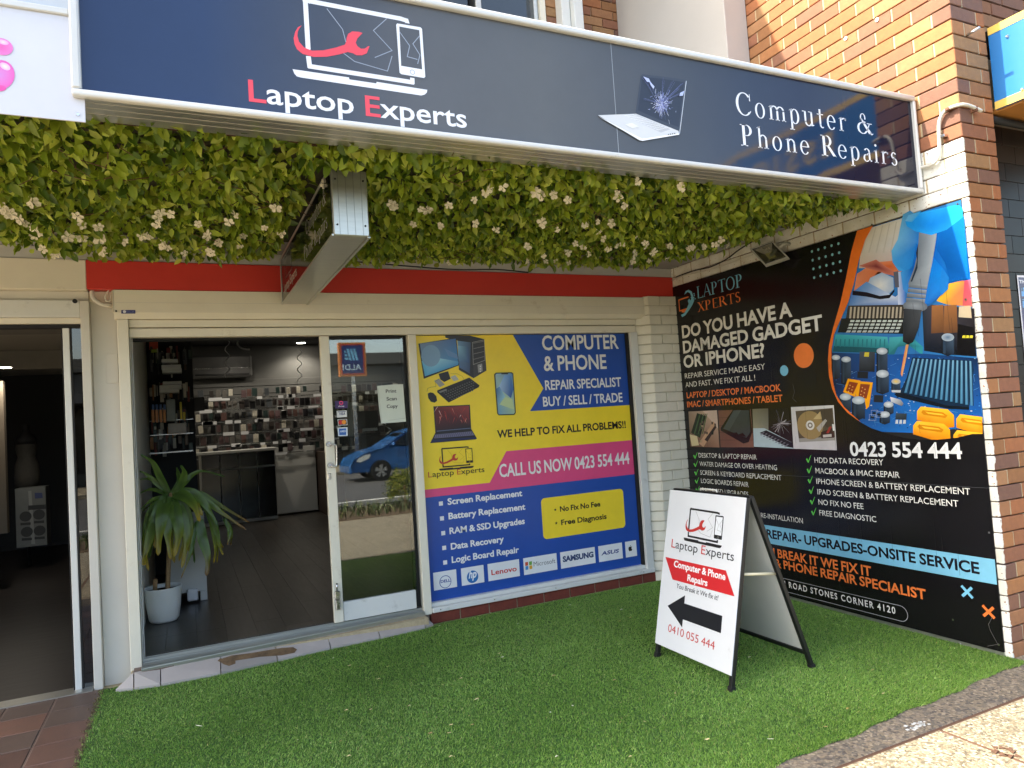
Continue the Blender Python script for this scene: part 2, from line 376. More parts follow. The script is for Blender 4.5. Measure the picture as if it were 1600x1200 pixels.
def brick_mat():
    m = mat('brick', (190, 120, 75), .85, var=.16, scale=28, bump=.55, bscale=130,
            rand=[(156, 108, 74), (150, 98, 66), (162, 118, 82), (140, 92, 68), (132, 92, 72), (158, 100, 64), (152, 114, 78), (118, 84, 70), (162, 110, 70), (146, 100, 64)])
    t = m.node_tree; N = t.nodes; L = t.links; b = N['Principled BSDF']
    old = b.inputs['Base Color'].links[0].from_socket
    # old white paint on the lower side face, lapping ragged round the corner
    ge = N.new('ShaderNodeNewGeometry'); sx = N.new('ShaderNodeSeparateXYZ'); L.new(ge.outputs['Position'], sx.inputs[0])
    nz = N.new('ShaderNodeTexNoise'); nz.inputs['Scale'].default_value = 26; nz.inputs['Detail'].default_value = 4; L.new(ge.outputs['Position'], nz.inputs['Vector'])
    ad = N.new('ShaderNodeMath'); ad.operation = 'MULTIPLY_ADD'; ad.inputs[1].default_value = .04; ad.inputs[2].default_value = 4.056 - .008; L.new(nz.outputs[0], ad.inputs[0])
    lt = N.new('ShaderNodeMath'); lt.operation = 'LESS_THAN'; L.new(sx.outputs[0], lt.inputs[0]); L.new(ad.outputs[0], lt.inputs[1])
    lz = N.new('ShaderNodeMath'); lz.operation = 'LESS_THAN'; L.new(sx.outputs[2], lz.inputs[0]); lz.inputs[1].default_value = 2.912
    mu = N.new('ShaderNodeMath'); mu.operation = 'MULTIPLY'; L.new(lt.outputs[0], mu.inputs[0]); L.new(lz.outputs[0], mu.inputs[1])
    ch = N.new('ShaderNodeTexNoise'); ch.inputs['Scale'].default_value = 55; ch.inputs['Detail'].default_value = 5; L.new(ge.outputs['Position'], ch.inputs['Vector'])
    cg = N.new('ShaderNodeMath'); cg.operation = 'LESS_THAN'; L.new(ch.outputs[0], cg.inputs[0]); cg.inputs[1].default_value = .66
    m2 = N.new('ShaderNodeMath'); m2.operation = 'MULTIPLY'; L.new(mu.outputs[0], m2.inputs[0]); L.new(cg.outputs[0], m2.inputs[1])
    # paint tone
    n4 = N.new('ShaderNodeTexNoise'); n4.inputs['Scale'].default_value = 7; n4.inputs['Detail'].default_value = 6; L.new(ge.outputs['Position'], n4.inputs['Vector'])
    cr = N.new('ShaderNodeValToRGB'); cr.color_ramp.elements[0].position = .3; cr.color_ramp.elements[0].color = (*lin((205, 203, 190)), 1); cr.color_ramp.elements[1].position = .7; cr.color_ramp.elements[1].color = (*lin((232, 232, 226)), 1)
    L.new(n4.outputs[0], cr.inputs[0])
    mi = N.new('ShaderNodeMix'); mi.data_type = 'RGBA'; L.new(m2.outputs[0], mi.inputs[0]); L.new(old, mi.inputs[6]); L.new(cr.outputs[0], mi.inputs[7])
    L.new(mi.outputs[2], b.inputs['Base Color'])
    return m
M_brick = brick_mat()
M_wbrick = mat('white_painted_brick', (218, 213, 198), .6, var=.06, scale=10, bump=.35, bscale=60, dirt=((150, 140, 118), 9, .66, .5))
M_wmortar = mat('white_painted_joint', (196, 190, 174), .7, var=.08, scale=20)

def aggregate(name, cols, scale, rough=.85, bump=.6):
    m = bpy.data.materials.new(name); m.use_nodes = True; t = m.node_tree; N = t.nodes; L = t.links; b = N['Principled BSDF']; b.inputs['Roughness'].default_value = rough
    ge = N.new('ShaderNodeNewGeometry')
    vo = N.new('ShaderNodeTexVoronoi'); vo.inputs['Scale'].default_value = scale; L.new(ge.outputs['Position'], vo.inputs['Vector'])
    sp = N.new('ShaderNodeSeparateColor'); L.new(vo.outputs['Color'], sp.inputs[0])
    cr = N.new('ShaderNodeValToRGB'); e = cr.color_ramp.elements
    e[0].color = (*lin(cols[0]), 1); e[1].color = (*lin(cols[-1]), 1)
    for i, c in enumerate(cols[1:-1], 1):
        x = e.new(i / (len(cols) - 1)); x.color = (*lin(c), 1)
    L.new(sp.outputs[0], cr.inputs[0])
    v2 = N.new('ShaderNodeTexVoronoi'); v2.feature = 'DISTANCE_TO_EDGE'; v2.inputs['Scale'].default_value = scale; L.new(ge.outputs['Position'], v2.inputs['Vector'])
    mr = N.new('ShaderNodeMapRange'); mr.inputs[1].default_value = 0; mr.inputs[2].default_value = .12; mr.inputs[3].default_value = .62; mr.inputs[4].default_value = 1; L.new(v2.outputs[0], mr.inputs[0])
    nz = N.new('ShaderNodeTexNoise'); nz.inputs['Scale'].default_value = 1.7; nz.inputs['Detail'].default_value = 8; L.new(ge.outputs['Position'], nz.inputs['Vector'])
    m3 = N.new('ShaderNodeMapRange'); m3.inputs[1].default_value = .3; m3.inputs[2].default_value = .7; m3.inputs[3].default_value = .82; m3.inputs[4].default_value = 1.12; L.new(nz.outputs[0], m3.inputs[0])
    mm = N.new('ShaderNodeMath'); mm.operation = 'MULTIPLY'; L.new(mr.outputs[0], mm.inputs[0]); L.new(m3.outputs[0], mm.inputs[1])
    sc = N.new('ShaderNodeVectorMath'); sc.operation = 'SCALE'; L.new(cr.outputs[0], sc.inputs[0]); L.new(mm.outputs[0], sc.inputs['Scale'])
    L.new(sc.outputs[0], b.inputs['Base Color'])
    bu = N.new('ShaderNodeBump'); bu.inputs['Strength'].default_value = bump; bu.inputs['Distance'].default_value = .004; L.new(mr.outputs[0], bu.inputs['Height']); L.new(bu.outputs[0], b.inputs['Normal'])
    return m
M_pave = aggregate('exposed_aggregate', [(128, 116, 94), (160, 150, 126), (98, 88, 72), (182, 176, 156), (138, 126, 102), (78, 70, 60)], 95)
M_strip = aggregate('dark_aggregate', [(132, 118, 98), (152, 136, 112), (98, 92, 86), (168, 152, 128), (86, 78, 70), (142, 130, 114)], 75, bump=.8)
M_road = aggregate('asphalt', [(70, 70, 70), (88, 88, 88), (60, 60, 60), (98, 98, 96)], 60)

def glass_mat(name, tint=(1, 1, 1), k=1.0, base=0.05):
    m = bpy.data.materials.new(name); m.use_nodes = True; t = m.node_tree; N = t.nodes; L = t.links
    N.remove(N['Principled BSDF']); out = N['Material Output']
    tr = N.new('ShaderNodeBsdfTransparent'); tr.inputs[0].default_value = (*tint, 1)
    gl = N.new('ShaderNodeBsdfGlossy'); gl.inputs['Roughness'].default_value = .012
    fr = N.new('ShaderNodeFresnel'); fr.inputs[0].default_value = 1.5
    ma = N.new('ShaderNodeMath'); ma.operation = 'MULTIPLY_ADD'; ma.inputs[1].default_value = k; ma.inputs[2].default_value = base; ma.use_clamp = True; L.new(fr.outputs[0], ma.inputs[0])
    mx = N.new('ShaderNodeMixShader'); L.new(ma.outputs[0], mx.inputs[0]); L.new(tr.outputs[0], mx.inputs[1]); L.new(gl.outputs[0], mx.inputs[2]); L.new(mx.outputs[0], out.inputs[0])
    return m
M_glass = glass_mat('window_glass', (.8, .84, .82), 1.7, .06)
M_darkglass = glass_mat('dark_window_glass', (.35, .33, .3), 1.2, .04)

F = 5.136
# ------------------------------------------------------------------ ground
def sheet(name, x0, x1, y0, y1, z, m, label=None):
    bm = bmesh.new(); bm.faces.new([bm.verts.new(p) for p in ((x0, y0, z), (x1, y0, z), (x1, y1, z), (x0, y1, z))])
    o = bm_obj(name, bm, m); return tag(o, label, kind='structure')
M_soil = mat('soil', (90, 74, 56), .95, var=.3, scale=12, bump=.5)
sheet('ground', -120, 120, -120, 120, -.17, M_soil, 'bare ground under the street and the shops')
B('road', (-60, 60, -14.0, -2.9, -.16, -.12), M_road, bev=0); tag(bpy.data.objects['road'], 'grey asphalt road across the street from the shop', kind='structure')
B('painted_line', (-60, 60, -5.15, -5.02, -.119, -.1155), mat('line_paint', (220, 220, 215), .6, var=.1), bpy.data.objects['road'], bev=0)
o = B('kerb', (-60, 60, -2.9, -2.75, -.16, .0), mat('kerb_concrete', (150, 146, 138), .8, bump=.3), bev=.01); tag(o, 'pale concrete kerb along the road', kind='structure')
o = B('far_pavement', (-60, 60, -18.5, -14.0, -.16, 0), M_pave, bev=0); tag(o, 'pavement on the far side of the road', kind='structure')
o = B('concrete_base', (-14, 14, -2.75, 5.2, -.16, -.012), M_mortar, bev=0); tag(o, 'concrete bedding under the paving', kind='structure')

# pavement slabs of exposed aggregate with open joints
pv = thing('pavement', 'exposed aggregate pavement in front of the shop', None, (0, 0, 0)); pv['kind'] = 'structure'
JX = [-9.2, -7.2, -5.2, -3.1, -1.05, .95, 2.965, 4.98, 7.0, 9.0, 11.0]
JY = [2.128, .35, -1.2]
g = .009
for a, b_ in zip(JX, JX[1:]):
    for y1, y0 in zip(JY, JY[1:]):
        B('slab', (a + g, b_ - g, y0 + g, y1 - g, -.1, 0.0), M_pave, pv, bev=.004)
M_joint = mat('joint_filler', (92, 66, 50), .9, var=.3, scale=30)
B('joint_strip', [(a - g, a + g, -1.2, 2.128, -.1, -.003) for a in JX] + [(-9.2, 11, y - g, y + g, -.1, -.0035) for y in JY], M_joint, pv, bev=0)
# broken patch in the cross joint
bm = bmesh.new()
for i in range(9):
    a = 2 * math.pi * i / 9; 
    cx = 2.985 + .055 * math.cos(a) * random.uniform(.5, 1); cy = 1.86 + .05 * math.sin(a) * random.uniform(.5, 1); s = random.uniform(.012, .022)
    pts = [Vector((cx + s * math.cos(t_ * 2.1 + i), cy + s * math.sin(t_ * 2.1 + i), .0005)) for t_ in range(3)]
    prism(bm, pts, (0, 0, .004))
bm_obj('chipped_patch', bm, M_joint, pv)
# darker strip between the pavement joint and the artificial turf
o = B('aggregate_strip', (-9.2, 11, 2.128 + g, 2.6, -.1, -.001), M_strip, bev=.003); tag(o, 'grey brown aggregate strip along the edge of the turf', kind='structure')
bm = bmesh.new()
for i in range(26):
    a = random.uniform(0, 6.28); r_ = random.uniform(.2, 1); cx = 2.93 + .09 * r_ * math.cos(a); cy = 2.2 + .028 * r_ * math.sin(a); s = random.uniform(.005, .012)
    prism(bm, [Vector((cx + s * math.cos(t_ * 1.6 + i), cy + s * .8 * math.sin(t_ * 1.6 + i), -.0009)) for t_ in range(4)], (0, 0, .0012))
o = bm_obj('chalk_smudge', bm, M_white); tag(o, 'white splash of paint on the aggregate strip', 'paint spot')

# brown tiles left of the turf
tp = thing('tiled_path', 'brown floor tiles in front of the left shop door', None); tp['kind'] = 'structure'
ys = [5.086, 4.836, 4.583, 4.335, 4.088, 3.84, 3.59, 3.34, 3.09, 2.84, 2.6]
xs = [-.513, -.757, -1.0, -1.245, -1.49, -1.73, -1.98]
tile_me = {}
for i in range(len(ys) - 1):
    for j in range(len(xs) - 1):
        x1, x0 = xs[j] + (.03 if j == 0 else -.005), xs[j + 1] + .005; y1, y0 = ys[i] - .004, ys[i + 1] + .004
        B('tile', (x0, x1, y0, y1, -.02, random.uniform(0, .0015)), M_tile_b, tp, bev=.0025)
B('grout_bed', (-3.4, -.49, 2.6, 5.09, -.03, -.0035), M_grout, tp, bev=0)

# artificial turf
GX0, GX1 = -.51, 4.052
FXs = [-.441, -.340, -.194, .145, .488, .838, 1.183, 1.527, 1.62]
FYs = [4.969, 4.936, 4.907, 4.901, 4.936, 4.975, 4.990, 5.023, 5.06]
def front(x): return 2.13 + .059 * x + .008 * math.sin(9 * x) + .006 * math.sin(23 * x + 1)
def back(x):
    if x < -.36: return 5.06
    if x < 1.63: return float(np.interp(x, FXs, FYs)) + .004
    return 5.075 if x < 3.7 else 5.04
M_turfbase = mat('turf_backing', (52, 86, 34), .9, var=.3, scale=30)
bm = bmesh.new(); n = 60; top = []; bot = []
for i in range(n + 1):
    x = GX0 + (GX1 - GX0) * i / n; bot.append(bm.verts.new((x, front(x), .002))); top.append(bm.verts.new((x, back(x), .002)))
for i in range(n): bm.faces.new((bot[i], bot[i + 1], top[i + 1], top[i]))
o = bm_obj('turf_base', bm, M_turfbase); tag(o, 'backing of the artificial turf', kind='structure')
def turf():
    NB = 560000
    x = rng.uniform(GX0, GX1, NB); t = rng.uniform(0, 1, NB) ** 1.25
    bk = np.array([back(a) for a in np.linspace(GX0, GX1, 400)]); bk = np.interp(x, np.linspace(GX0, GX1, 400), bk)
    fr = 2.13 + .059 * x + .008 * np.sin(9 * x) + .006 * np.sin(23 * x + 1) - rng.uniform(-.012, .006, NB)
    y = fr + (bk - fr) * t
    x = np.where(x < GX0 + .04, x + rng.uniform(-.03, .01, NB), x)
    a = rng.uniform(0, 2 * np.pi, NB); h = rng.uniform(.007, .014, NB); lean = rng.uniform(.2, .9, NB) * h; w = rng.uniform(.0012, .0024, NB)
    la = rng.uniform(0, 2 * np.pi, NB); 
    # pile leans a little towards the street in drifting patches
    fx = np.sin(x * 3.1 + y * 1.7) * .35; fy = -.5 + .3 * np.sin(x * 2.3 - y * 3.7)
    V = np.empty((NB, 3, 3), np.float32)
    V[:, 0] = np.stack([x - w * np.cos(a), y - w * np.sin(a), np.full(NB, .001)], 1)
    V[:, 1] = np.stack([x + w * np.cos(a), y + w * np.sin(a), np.full(NB, .001)], 1)
    V[:, 2] = np.stack([x + lean * (np.cos(la) + fx), y + lean * (np.sin(la) + fy), h], 1)
    me = bpy.data.meshes.new('grass'); me.vertices.add(NB * 3); me.vertices.foreach_set('co', V.ravel())
    me.loops.add(NB * 3); me.loops.foreach_set('vertex_index', np.arange(NB * 3, dtype=np.int32))
    me.polygons.add(NB); me.polygons.foreach_set('loop_start', np.arange(NB, dtype=np.int32) * 3)
    me.polygons.foreach_set('loop_total', np.full(NB, 3, np.int32))
    me.update(); me.validate()
    pal = np.array([lin(c) for c in [(114, 152, 64), (134, 168, 78), (98, 136, 56), (152, 180, 98), (122, 162, 68), (168, 166, 104), (108, 156, 66)]])
    k = rng.choice(len(pal), NB, p=[.24, .22, .18, .1, .16, .03, .07]); c = pal[k] * rng.uniform(.85, 1.15, NB)[:, None]
    patch = 1 + .07 * np.sin(x * 1.9 + 1.3 * np.sin(y * 2.1)) * np.sin(y * 2.7 + x) + .05 * np.sin(x * 6.1 + y * 3.3) * np.sin(y * 7.7 - x * 2); worn = np.exp(-((x - .9 - (y - 3.6) * .25) / .38) ** 2) * .1
    c = c * (patch - worn)[:, None]
    col = np.ones((NB, 3, 4), np.float32); col[:, :, :3] = c[:, None, :]
    ca = me.color_attributes.new('Col', 'FLOAT_COLOR', 'CORNER'); ca.data.foreach_set('color', col.ravel())
    m = bpy.data.materials.new('artificial_grass'); m.use_nodes = True; N = m.node_tree.nodes; L = m.node_tree.links
    b = N['Principled BSDF']; b.inputs['Roughness'].default_value = .45; b.inputs['Specular IOR Level'].default_value = .35
    vc = N.new('ShaderNodeVertexColor'); vc.layer_name = 'Col'; L.new(vc.outputs[0], b.inputs['Base Color'])
    me.materials.append(m)
    o = bpy.data.objects.new('grass', me); COL.objects.link(o); tag(o, 'short bright green artificial turf in front of the shop', 'grass', kind='stuff')
turf()
# dry leaf litter on the turf
M_litter = mat('dry_leaf', (200, 180, 130), .7, var=.2, rand=[(206, 188, 140), (176, 150, 104), (226, 220, 200), (190, 160, 90)])
def leaf_litter(x, y, s, long=False):
    bm = bmesh.new(); a = random.uniform(0, 6.28); ca, sa = math.cos(a), math.sin(a); n = 6
    L_, W_ = (s, s * .12) if long else (s, s * random.uniform(.35, .6))
    pts = []
    for k in range(n + 1):
        t = k / n; w = W_ * math.sin(math.pi * t) ** .7 + .0003; z = .0135 + .003 * math.sin(3 * t + a)
        pts.append([(t - .5) * L_, w / 2, z + .003, -w / 2])
    rows = []
    for u, w, z, w2 in pts:
        rows.append([bm.verts.new((x + u * ca - q * sa, y + u * sa + q * ca, z + (0.002 if q else 0))) for q in (w, 0, w2)])
    for r0, r1 in zip(rows, rows[1:]):
        for q in range(2): bm.faces.new((r0[q], r0[q + 1], r1[q + 1], r1[q]))
    o = bm_obj('fallen_leaf', bm, M_litter)
    tag(o, 'small dry leaf scrap lying on the artificial turf', 'leaf', 'leaf scraps scattered on the turf')
GR = Plane((0, 0, .010), (1, 0, 0), (0, 1, 0))
lit = [(720,1061),(515,1062),(705,1135),(605,1043),(660,1042),(593,1085),(592,1063),(745,1095),(832,969),(845,968),(890,947),(928,958),(971,954),(985,966),(968,972),(922,900),(998,921),(827,1050),(895,1105),(860,1115),(972,1125),(1055,1085),(1105,1157),(1007,1130),(970,1100),(1171,1028),(702,1147),(738,1135),(672,1147),(705,1185),(640,1105),(579,1110),(532,1160),(516,1163),(420,1056),(546,1041),(541,1112),(785,1028),(780,1022),(960,1065),(865,1058),(545,1184),(435,1010),(525,985),(1290,1138),(1250,1080),(985,1185),(870,1200-15),(1325,1110),(1380,1085)]
for i, (a, b_) in enumerate(lit):
    p = GR.P(a, b_); leaf_litter(p.x, p.y, random.uniform(.013, .024))
for a, b_, s in [(311,1136,.06),(747,1094,.045),(1204,1157,.03),(1107,1055,.03)]:
    p = GR.P(a, b_); leaf_litter(p.x, p.y, s, True)
for i in range(60):
    x = random.uniform(-.4, 4.0); y = random.uniform(2.4, 4.95)
    if random.random() < .5: y = back(x) - random.uniform(.02, .3)
    leaf_litter(x, y, random.uniform(.008, .014))
# pebbly crumbs on the left hem of the turf
bm = bmesh.new()
for i in range(240):
    y = random.uniform(3.3, 5.05); x = -.525 + random.gauss(0, .012); s = random.uniform(.003, .007)
    m4 = Matrix.Translation((x, y, .004 + s / 2)) @ Matrix.Rotation(random.random() * 6, 4, 'Z')
    bmesh.ops.create_cube(bm, size=s, matrix=m4)
o = bm_obj('grit', bm, M_soil); tag(o, 'loose grit caught along the left hem of the turf', 'grit', kind='stuff')

# doorstep
st = thing('doorstep', 'low pale tiled doorstep with a grooved metal sill under the sliding door', 'doorstep', (.6, 5.0, 0))
B('step_slab', (-.36, 1.56, 5.03, 5.2, -.01, .07), M_mortar, st, bev=0)
TX0 = [-.441, -.340, -.194, .145, .488, .838, 1.183, 1.527, 1.60]; TX1 = [-.345, -.341, -.195, .151, .495, .837, 1.188, 1.530, 1.535]
TY1 = [4.996, 4.996, 5.025, 5.047, 5.076, 5.093, 5.124, 5.141, 5.145]
def fy(x): return float(np.interp(x, FXs, FYs)) - .012
for i in range(len(TX0) - 1):
    e0, e1 = .003, -.003
    bm = bmesh.new(); top = [Vector((TX0[i] + e0, fy(TX0[i]), .018)), Vector((TX0[i + 1] + e1, fy(TX0[i + 1]), .018)), Vector((TX1[i + 1] + e1, TY1[i + 1] - .005, .088)), Vector((TX1[i] + (e0 if i else -.001), TY1[i] - .005, .088))]
    prism(bm, [v - Vector((0, 0, .03)) for v in top], (0, 0, .03)); bm_obj('tile', bm, M_step, st)
bm = bmesh.new(); prism(bm, [Vector((-.345, 4.985, .0)), Vector((1.60, 5.135, .0)), Vector((1.60, 5.2, .0)), Vector((-.345, 5.2, .0))], (0, 0, .083)); bm_obj('step_core', bm, M_grout, st)
bm = bmesh.new()
def slant(y0, y1, z0_, z1_):
    prism(bm, [Vector((-.30, y0, z0_)), Vector((1.556, y0 + .108 * (1 - (y0 - 4.99) / .19), z0_)), Vector((1.556, y1 + .108 * (1 - (y1 - 4.99) / .19), z0_)), Vector((-.30, y1, z0_))], (0, 0, z1_ - z0_))
slant(4.992, 5.17, .06, .096)
for k in range(9): slant(5.0 + k * .014, 5.006 + k * .014, .0955, .101)
slant(5.135, 5.141, .0955, .118); slant(5.155, 5.161, .0955, .124)
bm_obj('sill_track', bm, M_alu, st)
bm = bmesh.new()
PS = Plane((0, 4.905, .0185), (1, 0, 0), (0, .16, .07))
def stain(px):
    q_ = [PS.P(*p) for p in px]; q_ = [Vector((p.x, p.y, .0186 + .07 * (p.y - fy(p.x)) / (float(np.interp(p.x, TX1, TY1)) - .005 - fy(p.x)))) for p in q_]; prism(bm, q_, (0, 0, .0006))
stain([(340,1035),(344,1031),(352,1032),(358,1030),(368,1031),(368,1038),(358,1042),(350,1040),(345,1037)][::-1])
stain([(348,1031),(362,1026),(392,1021),(420,1015),(440,1011),(458,1009),(464,1012),(460,1017),(440,1022),(405,1026),(375,1032),(356,1036)][::-1])
bm_obj('worn_patch', bm, mat('worn_patch', (108, 86, 62), .8, var=.65, scale=14), st)

# ------------------------------------------------------------------ brickwork
BH, PITCH = .0788, .086
brick_meshes = {}
def brick_mesh(L_, W_, m, v=0):
    k = (round(L_, 3), round(W_, 3), m.name, v)
    if k not in brick_meshes:
        r_ = random.Random(hash(k[:2]) + v); bm = bmesh.new()
        box(bm, -L_ / 2, L_ / 2, -W_ / 2, W_ / 2, -BH / 2, BH / 2, bev=.0035)
        for q in bm.verts: q.co += Vector((r_.uniform(-1, 1), r_.uniform(-1, 1), r_.uniform(-1, 1))) * .0012
        me = bpy.data.meshes.new('brick'); bm.to_mesh(me); bm.free(); me.materials.append(m); brick_meshes[k] = me
    return brick_meshes[k]
def brick(parent, c, L_, W_, m, rz=0, v=0):
    o = bpy.data.objects.new('brick', brick_mesh(L_, W_, m, v)); COL.objects.link(o); o.location = Vector(c) - parent.location
    o.rotation_euler = (random.gauss(0, .004), random.gauss(0, .004), rz + random.gauss(0, .003)); o.parent = parent
    return o
WX, WY = 4.056, 2.435
M_bed = mat('deep_bed_joint', (112, 92, 70), .95, var=.3, scale=30)
wall = thing('brick_wall', 'tall orange brick side wall, its lower part painted white, at the right end of the shop', 'brick wall', (4.2, 3.8, 0))
Z0 = 2.916 - 34 * PITCH           # lowest bed joint
core_h = 5.6
B('wall_core', [(WX + .03, 4.366, WY + .03, 5.4, -.1, core_h)], M_bed, wall, bev=0)
perp = bmesh.new(); nb = 0
for k in range(-1, 55):
    zc = Z0 + k * PITCH + PITCH / 2
    if zc > 4.75: continue
    odd = k % 2
    # corner brick: stretcher along the side wall or along the street face
    if odd:
        brick(wall, (WX + .055, WY + .115, zc), .23, .11, M_brick, math.pi / 2, v=k % 3); y = WY + .24
        brick(wall, (WX + .12 + .095, WY + .055, zc), .19, .11, M_brick, 0, v=k % 3); box(perp, WX + .11, WX + .12, WY + .003, WY + .05, zc - BH / 2, zc + BH / 2)
    else:
        brick(wall, (WX + .115 - .0, WY + .055, zc), .2 + .03, .11, M_brick, 0, v=k % 3); y = WY + .12
        brick(wall, (WX + .24 + .035, WY + .055, zc), .07, .11, M_brick, 0, v=k % 3); box(perp, WX + .23, WX + .24, WY + .003, WY + .05, zc - BH / 2, zc + BH / 2)
    yend = 3.96 if zc > 3.0 else (5.16 if zc > 2.5 else WY)
    while y < yend:
        L_ = min(.23, yend + .02 - y)
        if L_ > .05:
            box(perp, WX + .003, WX + .05, y - .01, y, zc - BH / 2, zc + BH / 2)
            brick(wall, (WX + .055, y + L_ / 2, zc), L_, .11, M_brick, math.pi / 2, v=k % 3)
        y += .24
bm_obj('perpend_joints', perp, M_mortar, wall)
# side face mortar of the painted part is white too
# bolts and screw plugs on the upper wall
for (a, b_) in ((1371, 31), (1322, 60)):
    p = Plane((WX, 0, 0), (0, -1, 0), (0, 0, 1)).P(a, b_)
    bm = bmesh.new(); bmesh.ops.create_cone(bm, cap_ends=True, segments=10, radius1=.014, radius2=.011, depth=.006, matrix=Matrix.Translation((WX - .003, p.y, p.z)) @ Matrix.Rotation(math.pi / 2, 4, 'Y'))
    bm_obj('wall_plug', bm, M_white_pvc, wall)
SW = Plane((WX, 0, 0), (0, -1, 0), (0, 0, 1))
ST = Plane((0, WY, 0), (1, 0, 0), (0, 0, 1))
p = ST.P(1511, 56)
o = tube('bolt', [(p.x, WY + .02, p.z), (p.x - .005, WY - .075, p.z + .01)], .007, M_steel, None, sm=False); tag(o, 'steel anchor bolt sticking out of the street face of the brick wall', 'bolt')

# white painted brick pier between the window and the side wall
pier = thing('brick_pier', 'white painted brick pier between the shop window and the side wall', 'brick pier', (3.85, 5.2, 0))
PX0, PX1, PY = 3.745, 4.052, 5.055
bm = bmesh.new(); cpts = [(3.655, 5.30), (3.655, 5.155), (3.758, 5.068), (4.05, 5.068), (4.05, 5.30)]
prism(bm, [Vector((a, b_, -.02)) for a, b_ in cpts], (0, 0, 2.49)); bm_obj('pier_core', bm, M_wmortar, pier)
ang = math.atan2(5.055 - 5.142, PX0 - 3.643); cl = math.hypot(PX0 - 3.643, .087)
for k in range(0, 29):
    zc = .0 + k * PITCH + PITCH / 2 - .01
    if k % 2:
        brick(pier, ((PX0 + PX1) / 2 - .038, PY + .03, zc), .225, .06, M_wbrick, v=k % 3); brick(pier, (PX1 - .035, PY + .03, zc), .07, .06, M_wbrick, v=k % 3)
    else:
        brick(pier, (PX0 + .06, PY + .03, zc), .12, .06, M_wbrick, v=k % 3); brick(pier, (PX1 - .088, PY + .03, zc), .178, .06, M_wbrick, v=k % 3)
    cx, cy = (3.643 + PX0) / 2, (5.142 + PY) / 2
    brick(pier, (cx + .018, cy + .024, zc), cl, .06, M_wbrick, ang, v=k % 3)

# ------------------------------------------------------------------ shop front
shop = thing('shop_building', 'ground floor phone repair shop with a white framed front and a deep dim room', 'shop', (1.6, 5.2, 0))
FZ = .13
B('wall', [(-.50, -.325, 5.2, 12.4, 0, 2.95)], mat('side_wall_paint', (236, 233, 222), .6, var=.04), shop, bev=0)
B('wall', [(-.50, 4.4, 12.3, 12.42, 0, 2.95)], M_wall_in, shop, bev=0)
B('wall', [(4.3, 4.42, 5.42, 12.3, 0, 2.95)], M_wall_in, shop, bev=0)
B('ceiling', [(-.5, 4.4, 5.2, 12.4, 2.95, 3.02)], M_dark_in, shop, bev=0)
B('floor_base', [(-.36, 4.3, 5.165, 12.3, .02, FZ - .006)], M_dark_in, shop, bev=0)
x = -.36
while x < 4.3:
    y = 5.165 - random.uniform(0, 1.2)
    while y < 12.3:
        y0, y1 = max(y, 5.165), min(y + 1.3, 12.3)
        if y1 - y0 > .03: B('plank', (x + .0004, min(x + .1896, 4.3), y0 + .0004, y1 - .0004, FZ - .006, FZ), M_plank, shop, bev=.0006)
        y += 1.3
    x += .19
B('skirting', [(.1, 4.3, 12.28, 12.3, FZ, FZ + .09)], M_white, shop)
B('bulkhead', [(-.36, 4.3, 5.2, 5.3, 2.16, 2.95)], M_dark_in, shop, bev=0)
B('front_wall', [(3.64, 4.4, 5.30, 5.42, 0, 2.95)], M_wall_in, shop, bev=0)
# frames
def fb(name, d, m=M_white, parent=None, **k): return B(name, d, m, parent or shop, **k)
fb('door_post', (-.365, -.301, 5.10, 5.16, .062, 2.284), M_cream)
fb('door_jamb', [(-.299, -.293, 5.13, 5.17, .1, 2.17), (-.290, -.285, 5.14, 5.19, .1, 2.17)], M_frame)
fb('head_rail', [(-.300, 3.640, 5.12, 5.19, 2.235, 2.284), (-.300, 3.640, 5.126, 5.19, 2.17, 2.229)], M_cream, bev=.004)
fb('mullion', (1.556, 1.618, 5.115, 5.2, .068, 2.168), M_cream, bev=.004)
fb('window_frame', [(3.572, 3.642, 5.11, 5.2, .098, 2.168)], M_white)
fb('window_frame', [(3.552, 3.570, 5.15, 5.2, .14, 2.168)], M_rubber)
fb('window_sill', [(1.62, 3.640, 5.10, 5.2, .076, .112), (1.62, 3.57, 5.135, 5.2, .113, .142)], M_white, bev=.004)
pl = thing('brick_plinth', 'narrow strip of red brown bricks under the window sill', 'brickwork', (2.6, 5.2, 0))
x = 1.61
while x < 3.66:
    o = bpy.data.objects.new('brick', brick_mesh(min(.23, 3.66 - x), .06, M_plinth, 0)); COL.objects.link(o); o.parent = pl; o.location = Vector((x + min(.23, 3.66 - x) / 2, 5.155, .032)) - pl.location; x += .24
B('plinth_core', (1.61, 3.65, 5.137, 5.2, -.01, .0745), M_mortar, pl, bev=0)
# little screws in the sill
bm = bmesh.new()
for xx in (1.68, 2.12, 2.66, 3.19, 3.52): bmesh.ops.create_cone(bm, cap_ends=True, segments=8, radius1=.005, radius2=.004, depth=.004, matrix=Matrix.Translation((xx, 5.099, .095)) @ Matrix.Rotation(math.pi / 2, 4, 'X'))
bm_obj('screw', bm, M_steel, shop)
